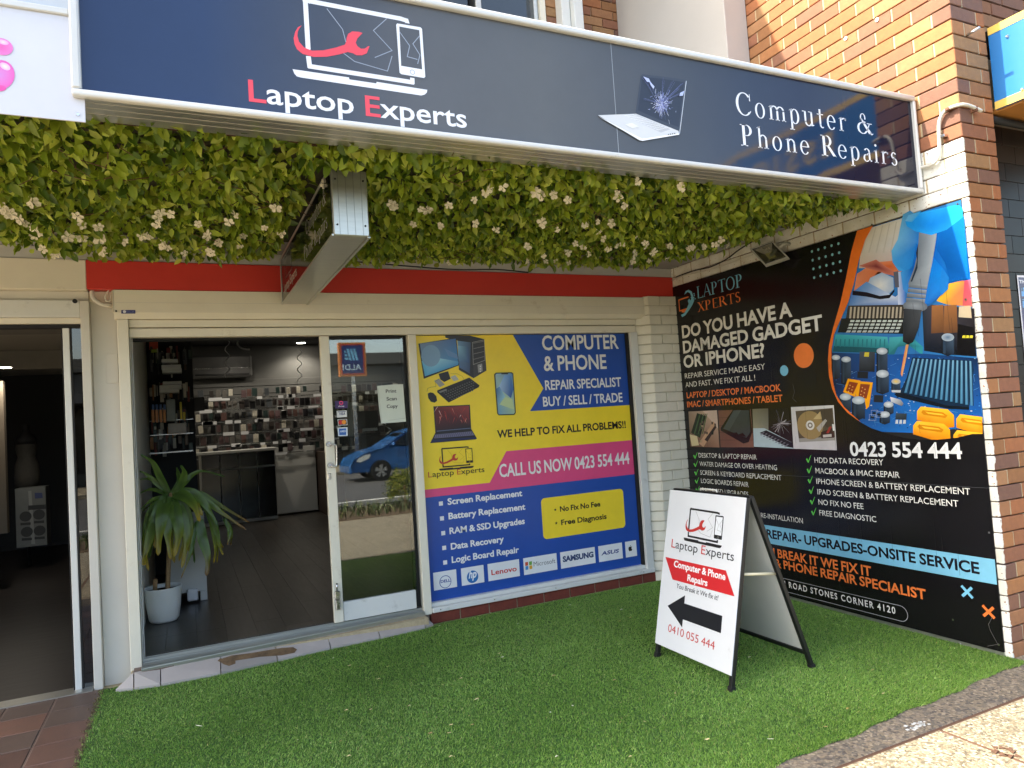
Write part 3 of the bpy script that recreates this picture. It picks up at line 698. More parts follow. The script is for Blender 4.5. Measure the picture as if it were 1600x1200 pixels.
# roller shutter box
rb = thing('shutter_box', 'long cream roller shutter box across the top of the shop front', 'shutter box', (1.7, 5.1, 2.29))
bm = bmesh.new(); prof = [(5.13, 2.286), (5.10, 2.286), (5.08, 2.325), (5.08, 2.471), (5.2, 2.471), (5.2, 2.286)]
prism(bm, [Vector((-.378, a, b_)) for a, b_ in prof], (4.105, 0, 0)); bm_obj('housing', bm, M_cream, rb)
B('end_cap', (-.384, -.379, 5.076, 5.19, 2.325, 2.470), M_cream, rb)
B('seam_line', [(-.37, 3.72, 5.0785, 5.081, 2.388, 2.3905)], M_pillar, rb, bev=0)
FP = Plane((0, 5.079, 0), (1, 0, 0), (0, 0, 1))
M_print = print_mat('printed_vinyl', .35)
M_gloss = print_mat('glossy_sign_face', .08, .32, .05)
M_matt = print_mat('matt_print', .5)
pr = Print(FP, rb, M_print)
pr.poly([(189.5,484.5),(211.5,484.5),(211.5,490),(189.5,490)], (32, 40, 110)); pr.disc((194.5,487), 2.2, (225, 228, 235)); pr.text('ROLLER', (198,488.6), (210.5,488.6), 2.4, (150, 160, 200), bold=0)
pr.flush('maker_label')
bm = bmesh.new(); bmesh.ops.create_cone(bm, cap_ends=True, segments=10, radius1=.006, radius2=.006, depth=.004, matrix=Matrix.Translation(FP.P(181.5, 486)) @ Matrix.Rotation(math.pi / 2, 4, 'X')); bm_obj('screw_hole', bm, M_rubber, rb)

# red and cream fascia boards
o = B('fascia_board', (-.522, 4.052, 5.085, 5.2, 2.475, 2.66), M_red, bev=.003); tag(o, 'long red painted fascia board above the shop front', 'fascia board')
o = B('fascia_board', (-3.2, -.524, 5.088, 5.2, 2.47, 2.66), M_cream, bev=.003); tag(o, 'cream painted fascia board above the left shop door', 'fascia board')
# wall above the fascia and the canopy deck
B('upper_closing_wall', (-3.2, 4.07, 5.2, 5.3, 2.3, 2.95), M_soffit, shop, bev=0)
can = thing('canopy', 'flat grey panelled canopy soffit over the shop front', 'canopy', (1.5, 4, 2.75))
x = -3.2; 
while x < 4.04:
    x1 = min(x + .6, 4.052); B('soffit_panel', (x + .003, x1 - .003, 2.9, 5.2, 2.742, 2.752), M_soffit, can, bev=.002); x = x1
B('deck', (-3.2, 4.05, 2.72, 5.2, 2.756, 2.86), M_dark_in, can, bev=0)
B('soffit_edge_board', (-3.2, 4.05, 5.10, 5.2, 2.662, 2.741), mat('edge_board_grey', (186, 186, 184), .6, var=.08, scale=3), can, bev=.002)
# conduits and clips along the soffit edge
for i, (a, x0, x1) in enumerate([('l', -.35, .0), ('m', .0, 1.0)]): pass
o = tube('conduit', [(-.36, 5.12, 2.675), (-.2, 5.11, 2.69), (.05, 5.11, 2.675)], .012, M_white_pvc); tag(o, 'short white conduit lying on top of the red fascia board', 'conduit')
o = tube('cable', [(1.0, 5.10, 2.72), (1.9, 5.10, 2.675), (2.3, 5.1, 2.685), (2.6, 5.1, 2.67)], .005, M_rubber); tag(o, 'thin black cable above the red fascia board', 'cable')
# white pillar left of the shop
fb('pillar', (-.515, -.366, 5.17, 5.3, -.02, 2.474), M_pillar)
fb('pillar_trim', (-.566, -.517, 5.11, 5.3, -.02, 2.405), M_pillar)
fb('cover_plate', (-.440, -.372, 5.163, 5.17, 1.88, 2.07), M_pillar, bev=.002)
fb('beam', (-.52, -.366, 5.16, 5.2, 2.405, 2.474), M_cream)
o = tube('conduit', [(-.50, 5.13, 2.47), (-.49, 5.12, 2.42), (-.45, 5.12, 2.385), (-.41, 5.13, 2.378), (-.395, 5.17, 2.375)], .014, M_white_pvc); tag(o, 'grey white elbow pipe under the fascia beside the shutter box', 'pipe')
o = tube('cable', [(-.405, 5.12, 2.475), (-.425, 5.12, 2.44), (-.42, 5.12, 2.405), (-.40, 5.12, 2.41), (-.39, 5.13, 2.475)], .005, M_white_pvc); tag(o, 'small white cable loop hanging beside the shutter box', 'cable')

# sliding door leaf
dr = thing('sliding_door', 'white framed sliding glass door standing half open', 'sliding door', (1.22, 5.17, .13))
B('stile', (.903, .968, 5.12, 5.165, .128, 2.165), M_cream, dr)
B('stile', (1.508, 1.55, 5.17, 5.2, .13, 2.165), M_rubber, dr)
B('bottom_rail', (.970, 1.506, 5.128, 5.165, .128, .262), M_white, dr)
B('top_rail', (.970, 1.506, 5.135, 5.165, 2.14, 2.165), M_rubber, dr)
B('glass_pane', (.970, 1.52, 5.145, 5.151, .255, 2.145), M_glass, dr, bev=0)
FD = Plane((0, 5.12, 0), (1, 0, 0), (0, 0, 1))
h = tube('handle', [FD.P(514, 694, 0), FD.P(516, 694, .03), FD.P(522, 695, .04), FD.P(524, 699, .04), FD.P(524.5, 724, .04), FD.P(523, 728, .04), FD.P(517, 728, .03), FD.P(515, 728, 0)], .0055, M_steel, dr)
bm = bmesh.new()
for a, b_ in ((513.5, 694), (516, 727)): bmesh.ops.create_cone(bm, cap_ends=True, segments=14, radius1=.021, radius2=.018, depth=.008, matrix=Matrix.Translation(FD.P(a, b_, .004)) @ Matrix.Rotation(math.pi / 2, 4, 'X'))
bm_obj('handle_rose', bm, M_steel, dr)
p = FD.P(514.5, 744.5); B('lock_plate', (p.x - .011, p.x + .011, 5.114, 5.12, p.z - .022, p.z + .022), M_steel, dr)
p = FD.P(527, 935); bl = B('bolt_lock', [(p.x - .018, p.x + .018, 5.098, 5.12, p.z - .002, p.z + .055), (p.x - .016, p.x + .016, 5.092, 5.12, p.z - .075, p.z - .004)], M_steel, dr, bev=.005)
tube('bolt_rod', [(p.x, 5.108, p.z + .05), (p.x, 5.108, p.z + .11)], .006, M_steel, bl, sm=False)

# stickers and paper on the door glass
GP = Plane((0, 5.1445, 0), (1, 0, 0), (0, 0, 1))
def qz(z, pts): return [(z[0] + a / z[2], z[1] + b_ / z[2]) for a, b_ in pts]
def sticker(name, label, cat, loc): 
    o = thing(name, label, cat, loc); return o
cz = (500, 520, 6)
s1 = sticker('payment_sticker', 'small purple mobile pay sticker on the door glass, topmost of the column', 'sticker', (1.03, 5.144, 1.67))
pr = Print(GP, s1, M_print); pr.poly(qz(cz, [(140,640),(258,640),(260,706),(143,710)]), (58, 30, 92)); pr.disc((533, 629.5), 3.2, (225, 60, 110)); pr.disc((533, 629.5), 1.6, (58, 30, 92)); pr.text('afterpay', (528.5, 635.8), (538, 635.4), 2.2, (230, 220, 240)); pr.flush('sheet')
s1 = sticker('payment_sticker', 'white VISA card sticker on the door glass', 'sticker', (1.03, 5.144, 1.6))
pr = Print(GP, s1, M_print); pr.poly(qz(cz, [(155,732),(250,728),(253,788),(160,795)]), (225, 225, 222)); pr.poly(qz(cz, [(165,738),(240,735),(240,742),(166,745)]), (50, 60, 120)); pr.text('VISA', (529.5, 648.6), (539.3, 648), 3.6, (40, 50, 110), bold=.03, slant=.2); pr.flush('sheet')
s1 = sticker('payment_sticker', 'card sticker with overlapping red and orange discs on the door glass', 'sticker', (1.04, 5.144, 1.53))
pr = Print(GP, s1, M_print); pr.poly(qz(cz, [(165,812),(253,808),(257,865),(170,870)]), (230, 228, 225)); pr.poly(qz(cz, [(170,816),(248,812),(252,861),(174,865)]), (25, 25, 35)); pr.disc((532.2, 660), 3.4, (205, 40, 40)); pr.disc((537.4, 659.6), 3.4, (240, 150, 40)); pr.flush('sheet')
s1 = sticker('payment_sticker', 'blue square card sticker on the door glass, lowest of the column', 'sticker', (1.04, 5.144, 1.46))
pr = Print(GP, s1, M_print); pr.poly(qz(cz, [(163,890),(257,885),(260,966),(170,970)]), (215, 225, 235)); pr.poly(qz(cz, [(178,899),(244,896),(247,957),(181,960)]), (40, 100, 185)); pr.text('AMEX', (531.5, 675.6), (540.6, 675), 3, (215, 230, 245), bold=.03); pr.flush('sheet')
s1 = sticker('paper_notice', 'white paper reading Print Scan Copy taped inside the door glass', 'notice', (1.41, 5.144, 1.66))
pr = Print(GP, s1, M_matt); pr.poly(qz(cz, [(535,498),(700,483),(778,482),(790,640),(806,832),(690,842),(573,850),(552,690)]), (205, 212, 200)); pr.line(qz(cz, [(640,820),(805,800)]), .002, (160, 165, 155)); pr.line(qz(cz, [(545,520),(580,848)]), .002, (165, 170, 160))
pr.text('Print', (602.8, 613.8), (619.3, 613.3), 5.2, (45, 45, 45), bold=.02); pr.text('Scan', (604, 625.8), (620, 625.3), 5.2, (45, 45, 45), bold=.02); pr.text('Copy', (604.3, 637.6), (621.5, 636.8), 5.2, (45, 45, 45), bold=.02); pr.flush('sheet')

# ------------------------------------------------------------------ the laptop and spanner logo, drawn once and placed three times
SY = 2.687
SG = Plane((0, SY, 0), (1, 0, 0), (0, 0, 1))
lz = (400, 0, 4)
def LG(pts): return [SG.uv(*p) for p in qz(lz, pts)]
LO = SG.uv(457, 108); LS = SG.uv(667, 150)[0] - LO[0]
def NL(pts): return [((a - LO[0]) / LS, (b_ - LO[1]) / LS) for a, b_ in LG(pts)]
LOGO = dict(
  screen_a=NL([(325,300),(308,12),(318,2),(330,8),(900,118),(938,130),(950,165)]), screen_b=NL([(328,362),(335,415),(975,515),(974,474)]),
  base=NL([(228,433),(580,485),(582,497),(750,522),(752,512),(1068,562),(1064,580),(1050,592),(1030,597),(280,485),(255,478),(240,462)]),
  phone=NL([(880,148),(1025,172),(1035,182),(1055,480),(1048,488),(905,464),(895,454),(874,156)]), glass=NL([(893,167),(1018,190),(1036,435),(905,412)]),
  button=NL([(975,452)])[0],
  cracks=[NL(q) for q in ([(443,57),(540,185),(560,262)], [(548,335),(615,385),(820,445),(848,352)], [(815,118),(732,192),(848,317),(742,360)], [(895,200),(958,288),(943,355),(1005,372)], [(1020,225),(978,275),(1022,345),(1008,398)])],
  span=NL([(285,160),(262,172),(245,200),(235,240),(240,275),(255,308),(290,338),(360,357),(440,356),(520,341),(572,326),(605,334),(625,346),(660,347),(690,335),(708,290),(700,290),(678,305),(655,306),(632,290),(622,268),(632,242),(664,208),(640,200),(600,198),(575,213),(565,240),(562,262),(555,280),(500,298),(420,316),(350,318),(300,298),(268,262),(258,225),(262,195),(276,172)]))
def logo(pr, p0, p1, main, acc, bg, thin):
    """p0, p1: pixels of the left and right end of the keyboard base"""
    (u0, v0), (u1, v1) = pr.pl.uv(*p0), pr.pl.uv(*p1); S = u1 - u0
    T = lambda q: [(u0 + a * S, v0 + b_ * S) for a, b_ in q]
    for q in LOGO['cracks'][:3]: pr.line(T(q), .006 * S, thin, uv=True)
    pr.line(T(LOGO['screen_a']), .034 * S, main, uv=True); pr.line(T(LOGO['screen_b']), .034 * S, main, uv=True)
    pr.uvpoly(T(LOGO['base']), main)
    if bg is not None: pr.line(T(LOGO['phone']), .03 * S, bg, uv=True, closed=True)
    pr.uvpoly(T(LOGO['phone']), main)
    if bg is not None: pr.uvpoly(T(LOGO['glass']), bg)
    for q in LOGO['cracks'][3:]: pr.line(T(q), .006 * S, thin, uv=True)
    b_ = T([LOGO['button']])[0]
    for rr, c in ((.02, thin), (.015, main)): pr.uvpoly([(b_[0] + rr * S * math.cos(k * .35), b_[1] + rr * S * math.sin(k * .35)) for k in range(18)], c)
    pr.uvpoly(T(LOGO['span']), acc)
def name_cols(main, acc): return [acc] + [main] * 6 + [acc] + [main] * 6

# ------------------------------------------------------------------ main fascia sign
sg = thing('fascia_sign', 'long dark blue shop sign reading Laptop Experts, Computer and Phone Repairs, in an aluminium frame', 'shop sign', (1.9, 2.75, 2.68))
SX0, SX1, SZ0, SZ1 = -.268, 4.02, 2.690, 3.232
B('sign_box', (SX0 - .01, SX1 + .01, SY + .012, SY + .2, SZ0 - .02, SZ1 + .02), M_alu, sg, bev=.003)
bm = bmesh.new()
box(bm, SX0 - .03, SX1 + .022, SY - .012, SY + .02, SZ0 - .022, SZ0 + .004, bev=.008, seg=2); bm_obj('frame_rail', bm, M_frame, sg, True); bm = bmesh.new(); box(bm, SX0 - .03, SX1 + .022, SY - .012, SY + .02, SZ1 - .004, SZ1 + .026, bev=.008, seg=2)
bm_obj('frame_rail', bm, M_frame, sg, True)
bm = bmesh.new(); box(bm, SX0 - .03, SX0 - .001, SY - .0115, SY + .02, SZ0 + .004, SZ1 - .004, bev=.006); bm_obj('frame_stile', bm, M_frame, sg); bm = bmesh.new(); box(bm, SX1 - .0, SX1 + .0215, SY - .0115, SY + .02, SZ0 + .004, SZ1 - .004, bev=.006)
bm_obj('frame_stile', bm, M_frame, sg)
B('underside_ribs', [(SX0, SX1, SY + .04 + k * .045, SY + .0415 + k * .045, SZ0 - .021, SZ0 - .0195) for k in range(3)], M_pillar, sg, bev=0)
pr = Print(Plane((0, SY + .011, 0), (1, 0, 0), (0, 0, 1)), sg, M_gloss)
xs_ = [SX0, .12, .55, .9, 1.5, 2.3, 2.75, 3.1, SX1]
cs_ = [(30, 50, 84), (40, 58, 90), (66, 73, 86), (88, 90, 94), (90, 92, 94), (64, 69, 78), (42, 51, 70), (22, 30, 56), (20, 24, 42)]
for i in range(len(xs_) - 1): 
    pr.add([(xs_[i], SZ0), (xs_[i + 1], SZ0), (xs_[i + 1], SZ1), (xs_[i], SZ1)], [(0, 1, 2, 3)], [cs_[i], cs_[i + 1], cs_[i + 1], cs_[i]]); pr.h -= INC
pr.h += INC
xj = SG.uv(963, 160)[0]; pr.line([(xj, SZ0), (xj, SZ1)], .003, (150, 155, 160), uv=True)
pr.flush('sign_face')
pr.pl = Plane((0, SY + .0105, 0), (1, 0, 0), (0, 0, 1))
wht = (228, 230, 236); pink = (232, 78, 92)
logo(pr, (457, 108), (667, 141), wht, pink, (84, 87, 92), (150, 158, 172)); pr.flush('logo')
pr.text('Laptop Experts', (389, 158.5), (729.5, 199.5), 33, wht, bold=.012, colors=name_cols(wht, pink)); pr.flush('lettering')
pr.text('Computer', (1151, 181), (1323, 203.5), 35, wht, serif=True, track=.12); pr.text('&', (1340, 207), (1364.5, 211), 31, wht, serif=True); pr.flush('lettering')
pr.text('Phone', (1158, 228), (1265, 241), 33, wht, serif=True, track=.12); pr.text('Repairs', (1284, 244), (1402, 258), 32, wht, serif=True, track=.1); pr.flush('lettering')
# cracked laptop picture
z3 = (800, 0, 4)
pr.poly(qz(z3, [(803,478),(812,465),(935,478),(1085,500),(1092,510),(1048,835),(1035,828),(770,716),(772,700)]), (58, 64, 76))
pr.poly(qz(z3, [(812,480),(930,492),(1076,514),(1040,795),(950,762),(786,690)]), (44, 50, 64))
pr.line(qz(z3, [(1088,508),(1046,835)]), .004, (190, 196, 206))
c0 = (932, 652)
rr_ = random.Random(3)
for i in range(420):
    a = rr_.uniform(0, 6.283); l0 = abs(rr_.gauss(0, 34)); l1 = l0 + abs(rr_.gauss(0, 16)) + 3
    a0 = (c0[0] + l0 * math.cos(a), c0[1] + l0 * math.sin(a)); a1 = (c0[0] + l1 * math.cos(a + rr_.gauss(0, .08)) * .8, c0[1] + l1 * math.sin(a))
    s_ = rr_.choice([(150, 160, 215), (190, 198, 235), (120, 130, 190), (225, 228, 245)])
    pr.line(qz(z3, [a0, a1]), rr_.uniform(.0006, .0018), s_); pr.h -= INC * .5
for a, b_ in (((930,640),(820,485)),((935,640),(1070,575)),((930,650),(1000,510)),((880,600),(812,482)),((932,660),(948,745)),((935,650),(1035,560)),((925,650),(820,620)),((940,640),(1060,520)),((930,640),(945,500))):
    for k in range(3): pr.line(qz(z3, [a, (b_[0] + rr_.uniform(-14, 14), b_[1] + rr_.uniform(-10, 10))]), .0007, (110, 120, 165))
for q in ([(815,483),(850,495),(862,520),(838,515)], [(1045,585),(1072,570),(1062,602),(1040,604)], [(850,505),(885,545),(878,560),(860,535)]): pr.poly(qz(z3, q), (180, 190, 225))
pr.poly(qz(z3, [(532,724),(770,715),(1035,822),(1040,845),(810,884),(790,880)]), (206, 208, 210))
pr.poly(qz(z3, [(536,732),(795,880),(810,884),(1040,845),(1036,838),(808,870)]), (236, 238, 240))
pr.poly(qz(z3, [(690,720),(768,718),(985,812),(925,832)]), (186, 188, 192))
for r_ in range(5):
    for k in range(11):
        a = k / 11; b0 = r_ / 5.5
        cx = 690 + a * 220 + b0 * 66; cy = 722 + a * 98 - b0 * 6 + b0 * a * -10
        pr.poly(qz(z3, [(cx, cy), (cx + 11, cy - .5), (cx + 26, cy + 6), (cx + 15, cy + 7)]), (222, 224, 226))
pr.poly(qz(z3, [(700,782),(742,772),(790,796),(745,806)]), (226, 226, 228))
for k in range(4): pr.poly(qz(z3, [(967 + k * 13, 848 - k * 2), (975 + k * 13, 847 - k * 2), (974 + k * 13, 841 - k * 2), (969 + k * 13, 841 - k * 2)]), (60, 64, 72))
pr.flush('laptop_picture')
# rotten timber behind the sign's lower edge
bm = bmesh.new(); x = SX0
while x < .62:
    w = random.uniform(.03, .09); box(bm, x, x + w, SY + .20, SY + .22 + random.uniform(0, .03), 2.676 + random.uniform(0, .012), 2.72, bev=.002); x += w
bm_obj('packing_timber', bm, mat('rotten_timber', (70, 40, 28), .9, var=.5, scale=20), sg)
# neighbour's white sign at the top left
ns = thing('white_sign', 'white balloon shop sign panel at the top left', 'shop sign', (-1.0, 2.72, 2.6))
B('panel', (-1.9, -.262, 2.70, 2.706, 2.588, 2.948), mat('white_sign_panel', (205, 205, 212), .35, var=.03), ns, bev=.001)
B('panel_rail', (-1.9, -.299, 2.69, 2.72, 2.950, 2.972), M_frame, ns)
B('upper_panel', (-1.9, -.299, 2.70, 2.706, 2.974, 3.35), mat('pale_grey_panel', (186, 192, 198), .35, var=.03), ns, bev=.001)
NP = Plane((0, 2.6995, 0), (1, 0, 0), (0, 0, 1))
pr = Print(NP, ns, M_print)
def blob(pts, c1, c2):
    n = len(pts); cx = sum(p[0] for p in pts) / n; cy = sum(p[1] for p in pts) / n
    uv = [NP.uv(cx, cy)] + [NP.uv(*p) for p in pts]; pr.add(uv, [(0, i + 1, (i + 1) % n + 1) for i in range(n)], [c1] + [c2] * n)
def ell(cx, cy, rx, ry, rot=0, n=24): return [(cx + rx * math.cos(a) * math.cos(rot) - ry * math.sin(a) * math.sin(rot), cy + rx * math.cos(a) * math.sin(rot) + ry * math.sin(a) * math.cos(rot)) for a in (2 * math.pi * k / n for k in range(n))]
blob(ell(2, 73, 19, 13, .3), (222, 90, 170), (225, 120, 190)); blob(ell(5, 66, 9, 4, .3), (245, 215, 235), (225, 150, 205))
blob(ell(1, 117, 22, 23, .1), (206, 130, 200), (222, 90, 175)); blob(ell(8, 104, 9, 5, .5), (240, 225, 240), (225, 170, 215)); blob(ell(-2, 138, 12, 5, 0), (225, 60, 150), (222, 80, 165))
pr.flush('balloon_print')
bm = bmesh.new()
for a, b_ in ((113.5, 53), (122, 179)): bmesh.ops.create_cone(bm, cap_ends=True, segments=10, radius1=.006, radius2=.005, depth=.005, matrix=Matrix.Translation(NP.P(a, b_)) @ Matrix.Rotation(math.pi / 2, 4, 'X'))
bm_obj('screw', bm, M_steel, ns)

# ------------------------------------------------------------------ hanging light box sign
hs = thing('hanging_sign', 'double sided black light box sign in an aluminium case hanging under the canopy', 'hanging sign', (.74, 4.2, 2.4))
HX0, HX1, HY0, HY1, HZ0, HZ1 = .655, .825, 3.225, 5.07, 2.386, 2.70
B('case', (HX0, HX1, HY0, HY1, HZ0, HZ1), M_alu, hs, bev=.006)
B('end_plate', (HX0 + .004, HX1 - .004, HY0 - .003, HY0 + .01, HZ0 + .003, HZ1 - .003), M_alu, hs, bev=.002)
B('end_ribs', [(HX0 + .03 + k * .036, HX0 + .032 + k * .036, HY0 - .0045, HY0, HZ0 + .004, HZ1 - .004) for k in range(4)], mat('rib_shadow_alu', (150, 150, 146), .4, metal=.8), hs, bev=0)
B('case_trim', [(HX0 - .008, HX0 + .004, HY0, HY1, HZ0 - .004, HZ0 + .008), (HX0 - .008, HX0 + .004, HY0, HY1, HZ1 - .01, HZ1 + .002), (HX0 - .008, HX0 + .004, HY1 - .012, HY1, HZ0, HZ1), (HX1 - .012, HX1 + .004, HY0, HY1, HZ0 - .006, HZ0 + .002)], M_alu, hs, bev=.002)
bm = bmesh.new()
for x_ in (HX0 + .02, HX1 - .02):
    for z_ in (HZ0 + .05, HZ1 - .05): bmesh.ops.create_cone(bm, cap_ends=True, segments=10, radius1=.005, radius2=.004, depth=.008, matrix=Matrix.Translation((x_, HY0 - .004, z_)) @ Matrix.Rotation(math.pi / 2, 4, 'X'))
bm_obj('rivet', bm, M_rubber, hs)
HP = Plane((HX0 - .002, 0, 0), (0, -1, 0), (0, 0, 1))
pr = Print(HP, hs, M_gloss)
pr.uvpoly([(-HY1 + .012, HZ0 + .008), (-HY0 - .004, HZ0 + .008), (-HY0 - .004, HZ1 - .01), (-HY1 + .012, HZ1 - .01)], (20, 22, 24))
pr.h += .0004
def ht(t, y0, y1, z, h_, serif=True):
    x = 0; its = []
    for ch in t:
        V, Fc, adv = serif_glyph(ch) if serif else glyph(ch, .01)
        its.append((x, V, Fc)); x += adv + .03
    sx = (y0 - y1) / x
    for x0, V, Fc in its:
        if V: pr.add([(-y0 + (x0 + a) * sx, z + b_ * h_) for a, b_ in V], Fc, (196, 196, 190))
ht('Computer &', 3.95, 3.33, 2.575, .075); ht('Phone Repairs', 4.05, 3.33, 2.455, .075)
ht('Laptop Experts'.replace('x', 'x'), 4.95, 4.35, 2.44, .06, False)
u_ = -4.85
for q in ([(0, .1), (.3, .1), (.3, .24), (0, .24)],):
    pr.line([(u_ + a, 2.42 + b_) for a, b_ in q], .008, (120, 140, 150), uv=True, closed=True)
pr.flush('sign_face')
tube('hanger_rod', [(.74, 3.5, 2.70), (.74, 3.5, 2.745)], .012, M_alu, hs, sm=False); tube('hanger_rod', [(.74, 4.8, 2.70), (.74, 4.8, 2.745)], .012, M_alu, hs, sm=False)

# ------------------------------------------------------------------ big black poster on the side wall
wp = thing('wall_poster', 'tall black advertising poster with a circuit board photograph on the side wall', 'poster', (4.05, 3.8, .05))
PXP = 4.050
BY0, BY1, BZ0, BZ1 = 2.472, 5.086, .024, 2.568
B('poster_panel', (PXP + .001, WX + .002, BY0, BY1, .93, BZ1), M_black, wp, bev=0)
B('poster_panel', (PXP + .001, WX + .002, BY0, BY1, BZ0, .928), M_black, wp, bev=0)
B('poster_trim', [(PXP - .004, WX, BY1 + .001, BY1 + .028, BZ0, BZ1 + .01)], M_alu, wp, bev=.002)
B('bottom_trim', [(PXP - .003, WX + .001, BY0, BY1, BZ0 - .028, BZ0 - .001)], M_alu, wp, bev=.002)
B('backing_board', (WX + .002, WX + .03, WY + .13, 5.1, -.02, 2.5), M_wmortar, wp, bev=0)
M_poster = print_mat('poster_vinyl', .16, .45, .12)
WPp = Plane((PXP, 0, 0), (0, -1, 0), (0, 0, 1))
pr = Print(WPp, wp, M_poster, h0=.0004)
zz = (1300, 320, 3.3333)
Q = lambda pts: qz(zz, pts)
def G(pts, cols): pr.add([WPp.uv(*p) for p in Q(pts)], [tuple(range(len(pts)))], cols)
def fan(c, pts, c1, c2): uv = [WPp.uv(*p) for p in Q([c] + pts)]; n = len(pts); pr.add(uv, [(0, i + 1, (i + 1) % n + 1) for i in range(n)], [c1] + [c2] * n)
rp = random.Random(11)
# --- circuit board photograph (printed), back to front
G([(0, 1190), (0, 180), (120, 143), (372, 65), (660, -22), (672, -25), (790, 1130), (760, 1165)], (40, 110, 170))
G([(200,120),(372,68),(345,200),(330,330),(140,330),(150,240)], [(206,198,184),(214,208,196),(200,196,190),(190,160,150),(196,170,150),(205,196,180)])
for i in range(5): G([(150+i*38,250),(190+i*36,128-i*10),(194+i*36,128-i*10),(158+i*38,250)], (190,182,168))
fan((300,320), [(130,360),(220,300),(330,290),(372,340),(330,372),(240,350),(150,440),(115,450)], (196,92,50), (214,130,90))
fan((230,320), [(140,318),(230,285),(250,300),(330,352),(320,370)], (120,50,50), (190,110,90))
fan((250,420), [(160,470),(200,380),(260,352),(320,380),(322,440),(280,480)], (216,214,205), (150,170,190))
G([(100,460),(180,400),(330,480),(380,440),(385,540),(90,525)], [(60,110,180),(90,140,190),(190,200,215),(70,130,200),(60,110,180),(90,130,180)])
G([(340,350),(382,345),(385,540),(345,520)], [(190,200,220),(60,130,200),(40,110,190),(200,210,225)])
G([(108,447),(180,455),(250,475),(300,468),(325,440),(326,452),(300,486),(250,492),(180,478),(106,470)], (22,26,34))
G([(320,350),(345,345),(350,430),(328,430)], (90,90,100))
# right background blur
G([(520,160),(690,100),(722,400),(560,440),(500,520)], [(0,90,180),(0,120,205),(0,100,185),(10,90,170),(20,90,170)])
G([(545,500),(610,410),(680,395),(720,398),(730,530),(600,520)], [(240,180,50),(240,190,60),(236,120,60),(230,110,90),(225,120,80),(200,140,60)])
G([(690,395),(722,390),(728,525),(680,525)], [(220,80,100),(226,90,110),(214,90,100),(190,90,90)])
G([(470,540),(520,520),(740,540),(752,790),(600,780),(480,760)], [(40,50,60),(60,60,70),(40,36,40),(14,18,24),(12,18,28),(18,26,38)])
for x0, x1 in ((520,580),(585,650)): G([(x0,525),(x1,520),(x1+5,665),(x0-3,670)], [(150,100,60),(140,92,55),(90,60,40),(100,66,44)])
G([(662,530),(722,525),(728,590),(660,585)], (196,180,150)); G([(655,620),(740,640),(748,780),(650,780)], (14,14,18)); 
for k in range(3): G([(682+k*19,680),(697+k*19,680),(695+k*19,694),(678+k*19,694)], (200,190,60))
# memory slots
G([(85,525),(380,520),(385,600),(70,600)], (60,56,50))
for k in range(15): G([(95+k*20,532),(105+k*20,532),(100+k*20,592),(90+k*20,592)], (172,160,140))
G([(50,592),(378,590),(375,672),(30,665)], (28,32,32))
for r_ in range(4):
    for k in range(10): G([(98+k*28-r_*6,600+r_*18),(118+k*28-r_*6,600+r_*18),(116+k*28-r_*7,611+r_*18),(94+k*28-r_*7,611+r_*18)], (188-r_*6,196-r_*6,186-r_*4))
G([(20,675),(290,688),(300,748),(10,735)], [(50,160,165),(60,170,175),(30,120,130),(30,120,130)])
G([(10,735),(300,748),(296,775),(5,765)], (20,80,90))
for k in range(12): G([(20+k*23,700),(26+k*23,700),(24+k*23,740),(18+k*23,740)], (30,110,120))
G([(300,690),(372,686),(430,700),(475,740),(472,780),(440,760),(400,730),(345,740),(320,790),(296,780)], [(60,165,170)]*2+[(40,140,150)]*4+[(30,110,120)]*4)
# board surface
G([(0,770),(300,780),(480,775),(760,800),(785,1140),(500,1190),(200,1180),(60,1080),(0,940)], [(24,50,84),(20,80,150),(30,70,120),(20,40,70),(20,90,170),(20,110,190),(20,100,180),(20,60,120),(14,30,60)])
for i in range(330):
    x_, y_ = rp.uniform(5, 770), rp.uniform(790, 1165); s_ = rp.uniform(2, 9)
    c_ = rp.choice([(30,110,190),(60,140,210),(16,50,100),(140,170,200),(24,40,60),(10,70,140),(190,200,210)])
    G([(x_,y_),(x_+s_,y_+rp.uniform(-1,1)),(x_+s_*1.1,y_+s_*.6),(x_,y_+s_*.6)], c_); pr.h -= INC
for i in range(60):
    x_, y_ = rp.uniform(20, 740), rp.uniform(820, 1150); a_ = rp.choice([(40, 8), (6, 30), (30, -14)])
    pr.line(Q([(x_, y_), (x_+a_[0], y_+a_[1])]), .0012, (90,160,215)); pr.h -= INC
def cap(cx, cy, r_, h_, top=(214,220,222)):
    G([(cx-r_,cy),(cx+r_,cy),(cx+r_*1.0,cy+h_),(cx,cy+h_+r_*.4),(cx-r_,cy+h_)], [(20,26,34),(58,78,98),(30,44,62),(20,28,40),(12,16,24)])
    G([(cx-r_*.75,cy),(cx-r_*.35,cy),(cx-r_*.35,cy+h_),(cx-r_*.75,cy+h_)], (40,58,76))
    fan((cx,cy), [(cx+r_*math.cos(k*.39),cy+r_*.62*math.sin(k*.39)) for k in range(16)], top, (150,164,174))
def cube(x0,y0,x1,y1,c): G([(x0,y0),(x1,y0+2),(x1-2,y1),(x0-3,y1-3)], c)
cube(145,765,225,870,[(70,78,88),(54,60,68),(24,28,34),(30,34,40)]); G([(172,768),(195,768),(193,792),(168,790)], (196,180,60))
cube(135,868,190,905,(28,32,38))
cap(22,795,22,105); cap(75,805,25,125); cap(262,762,29,120); cap(605,690,33,85,(80,104,130))
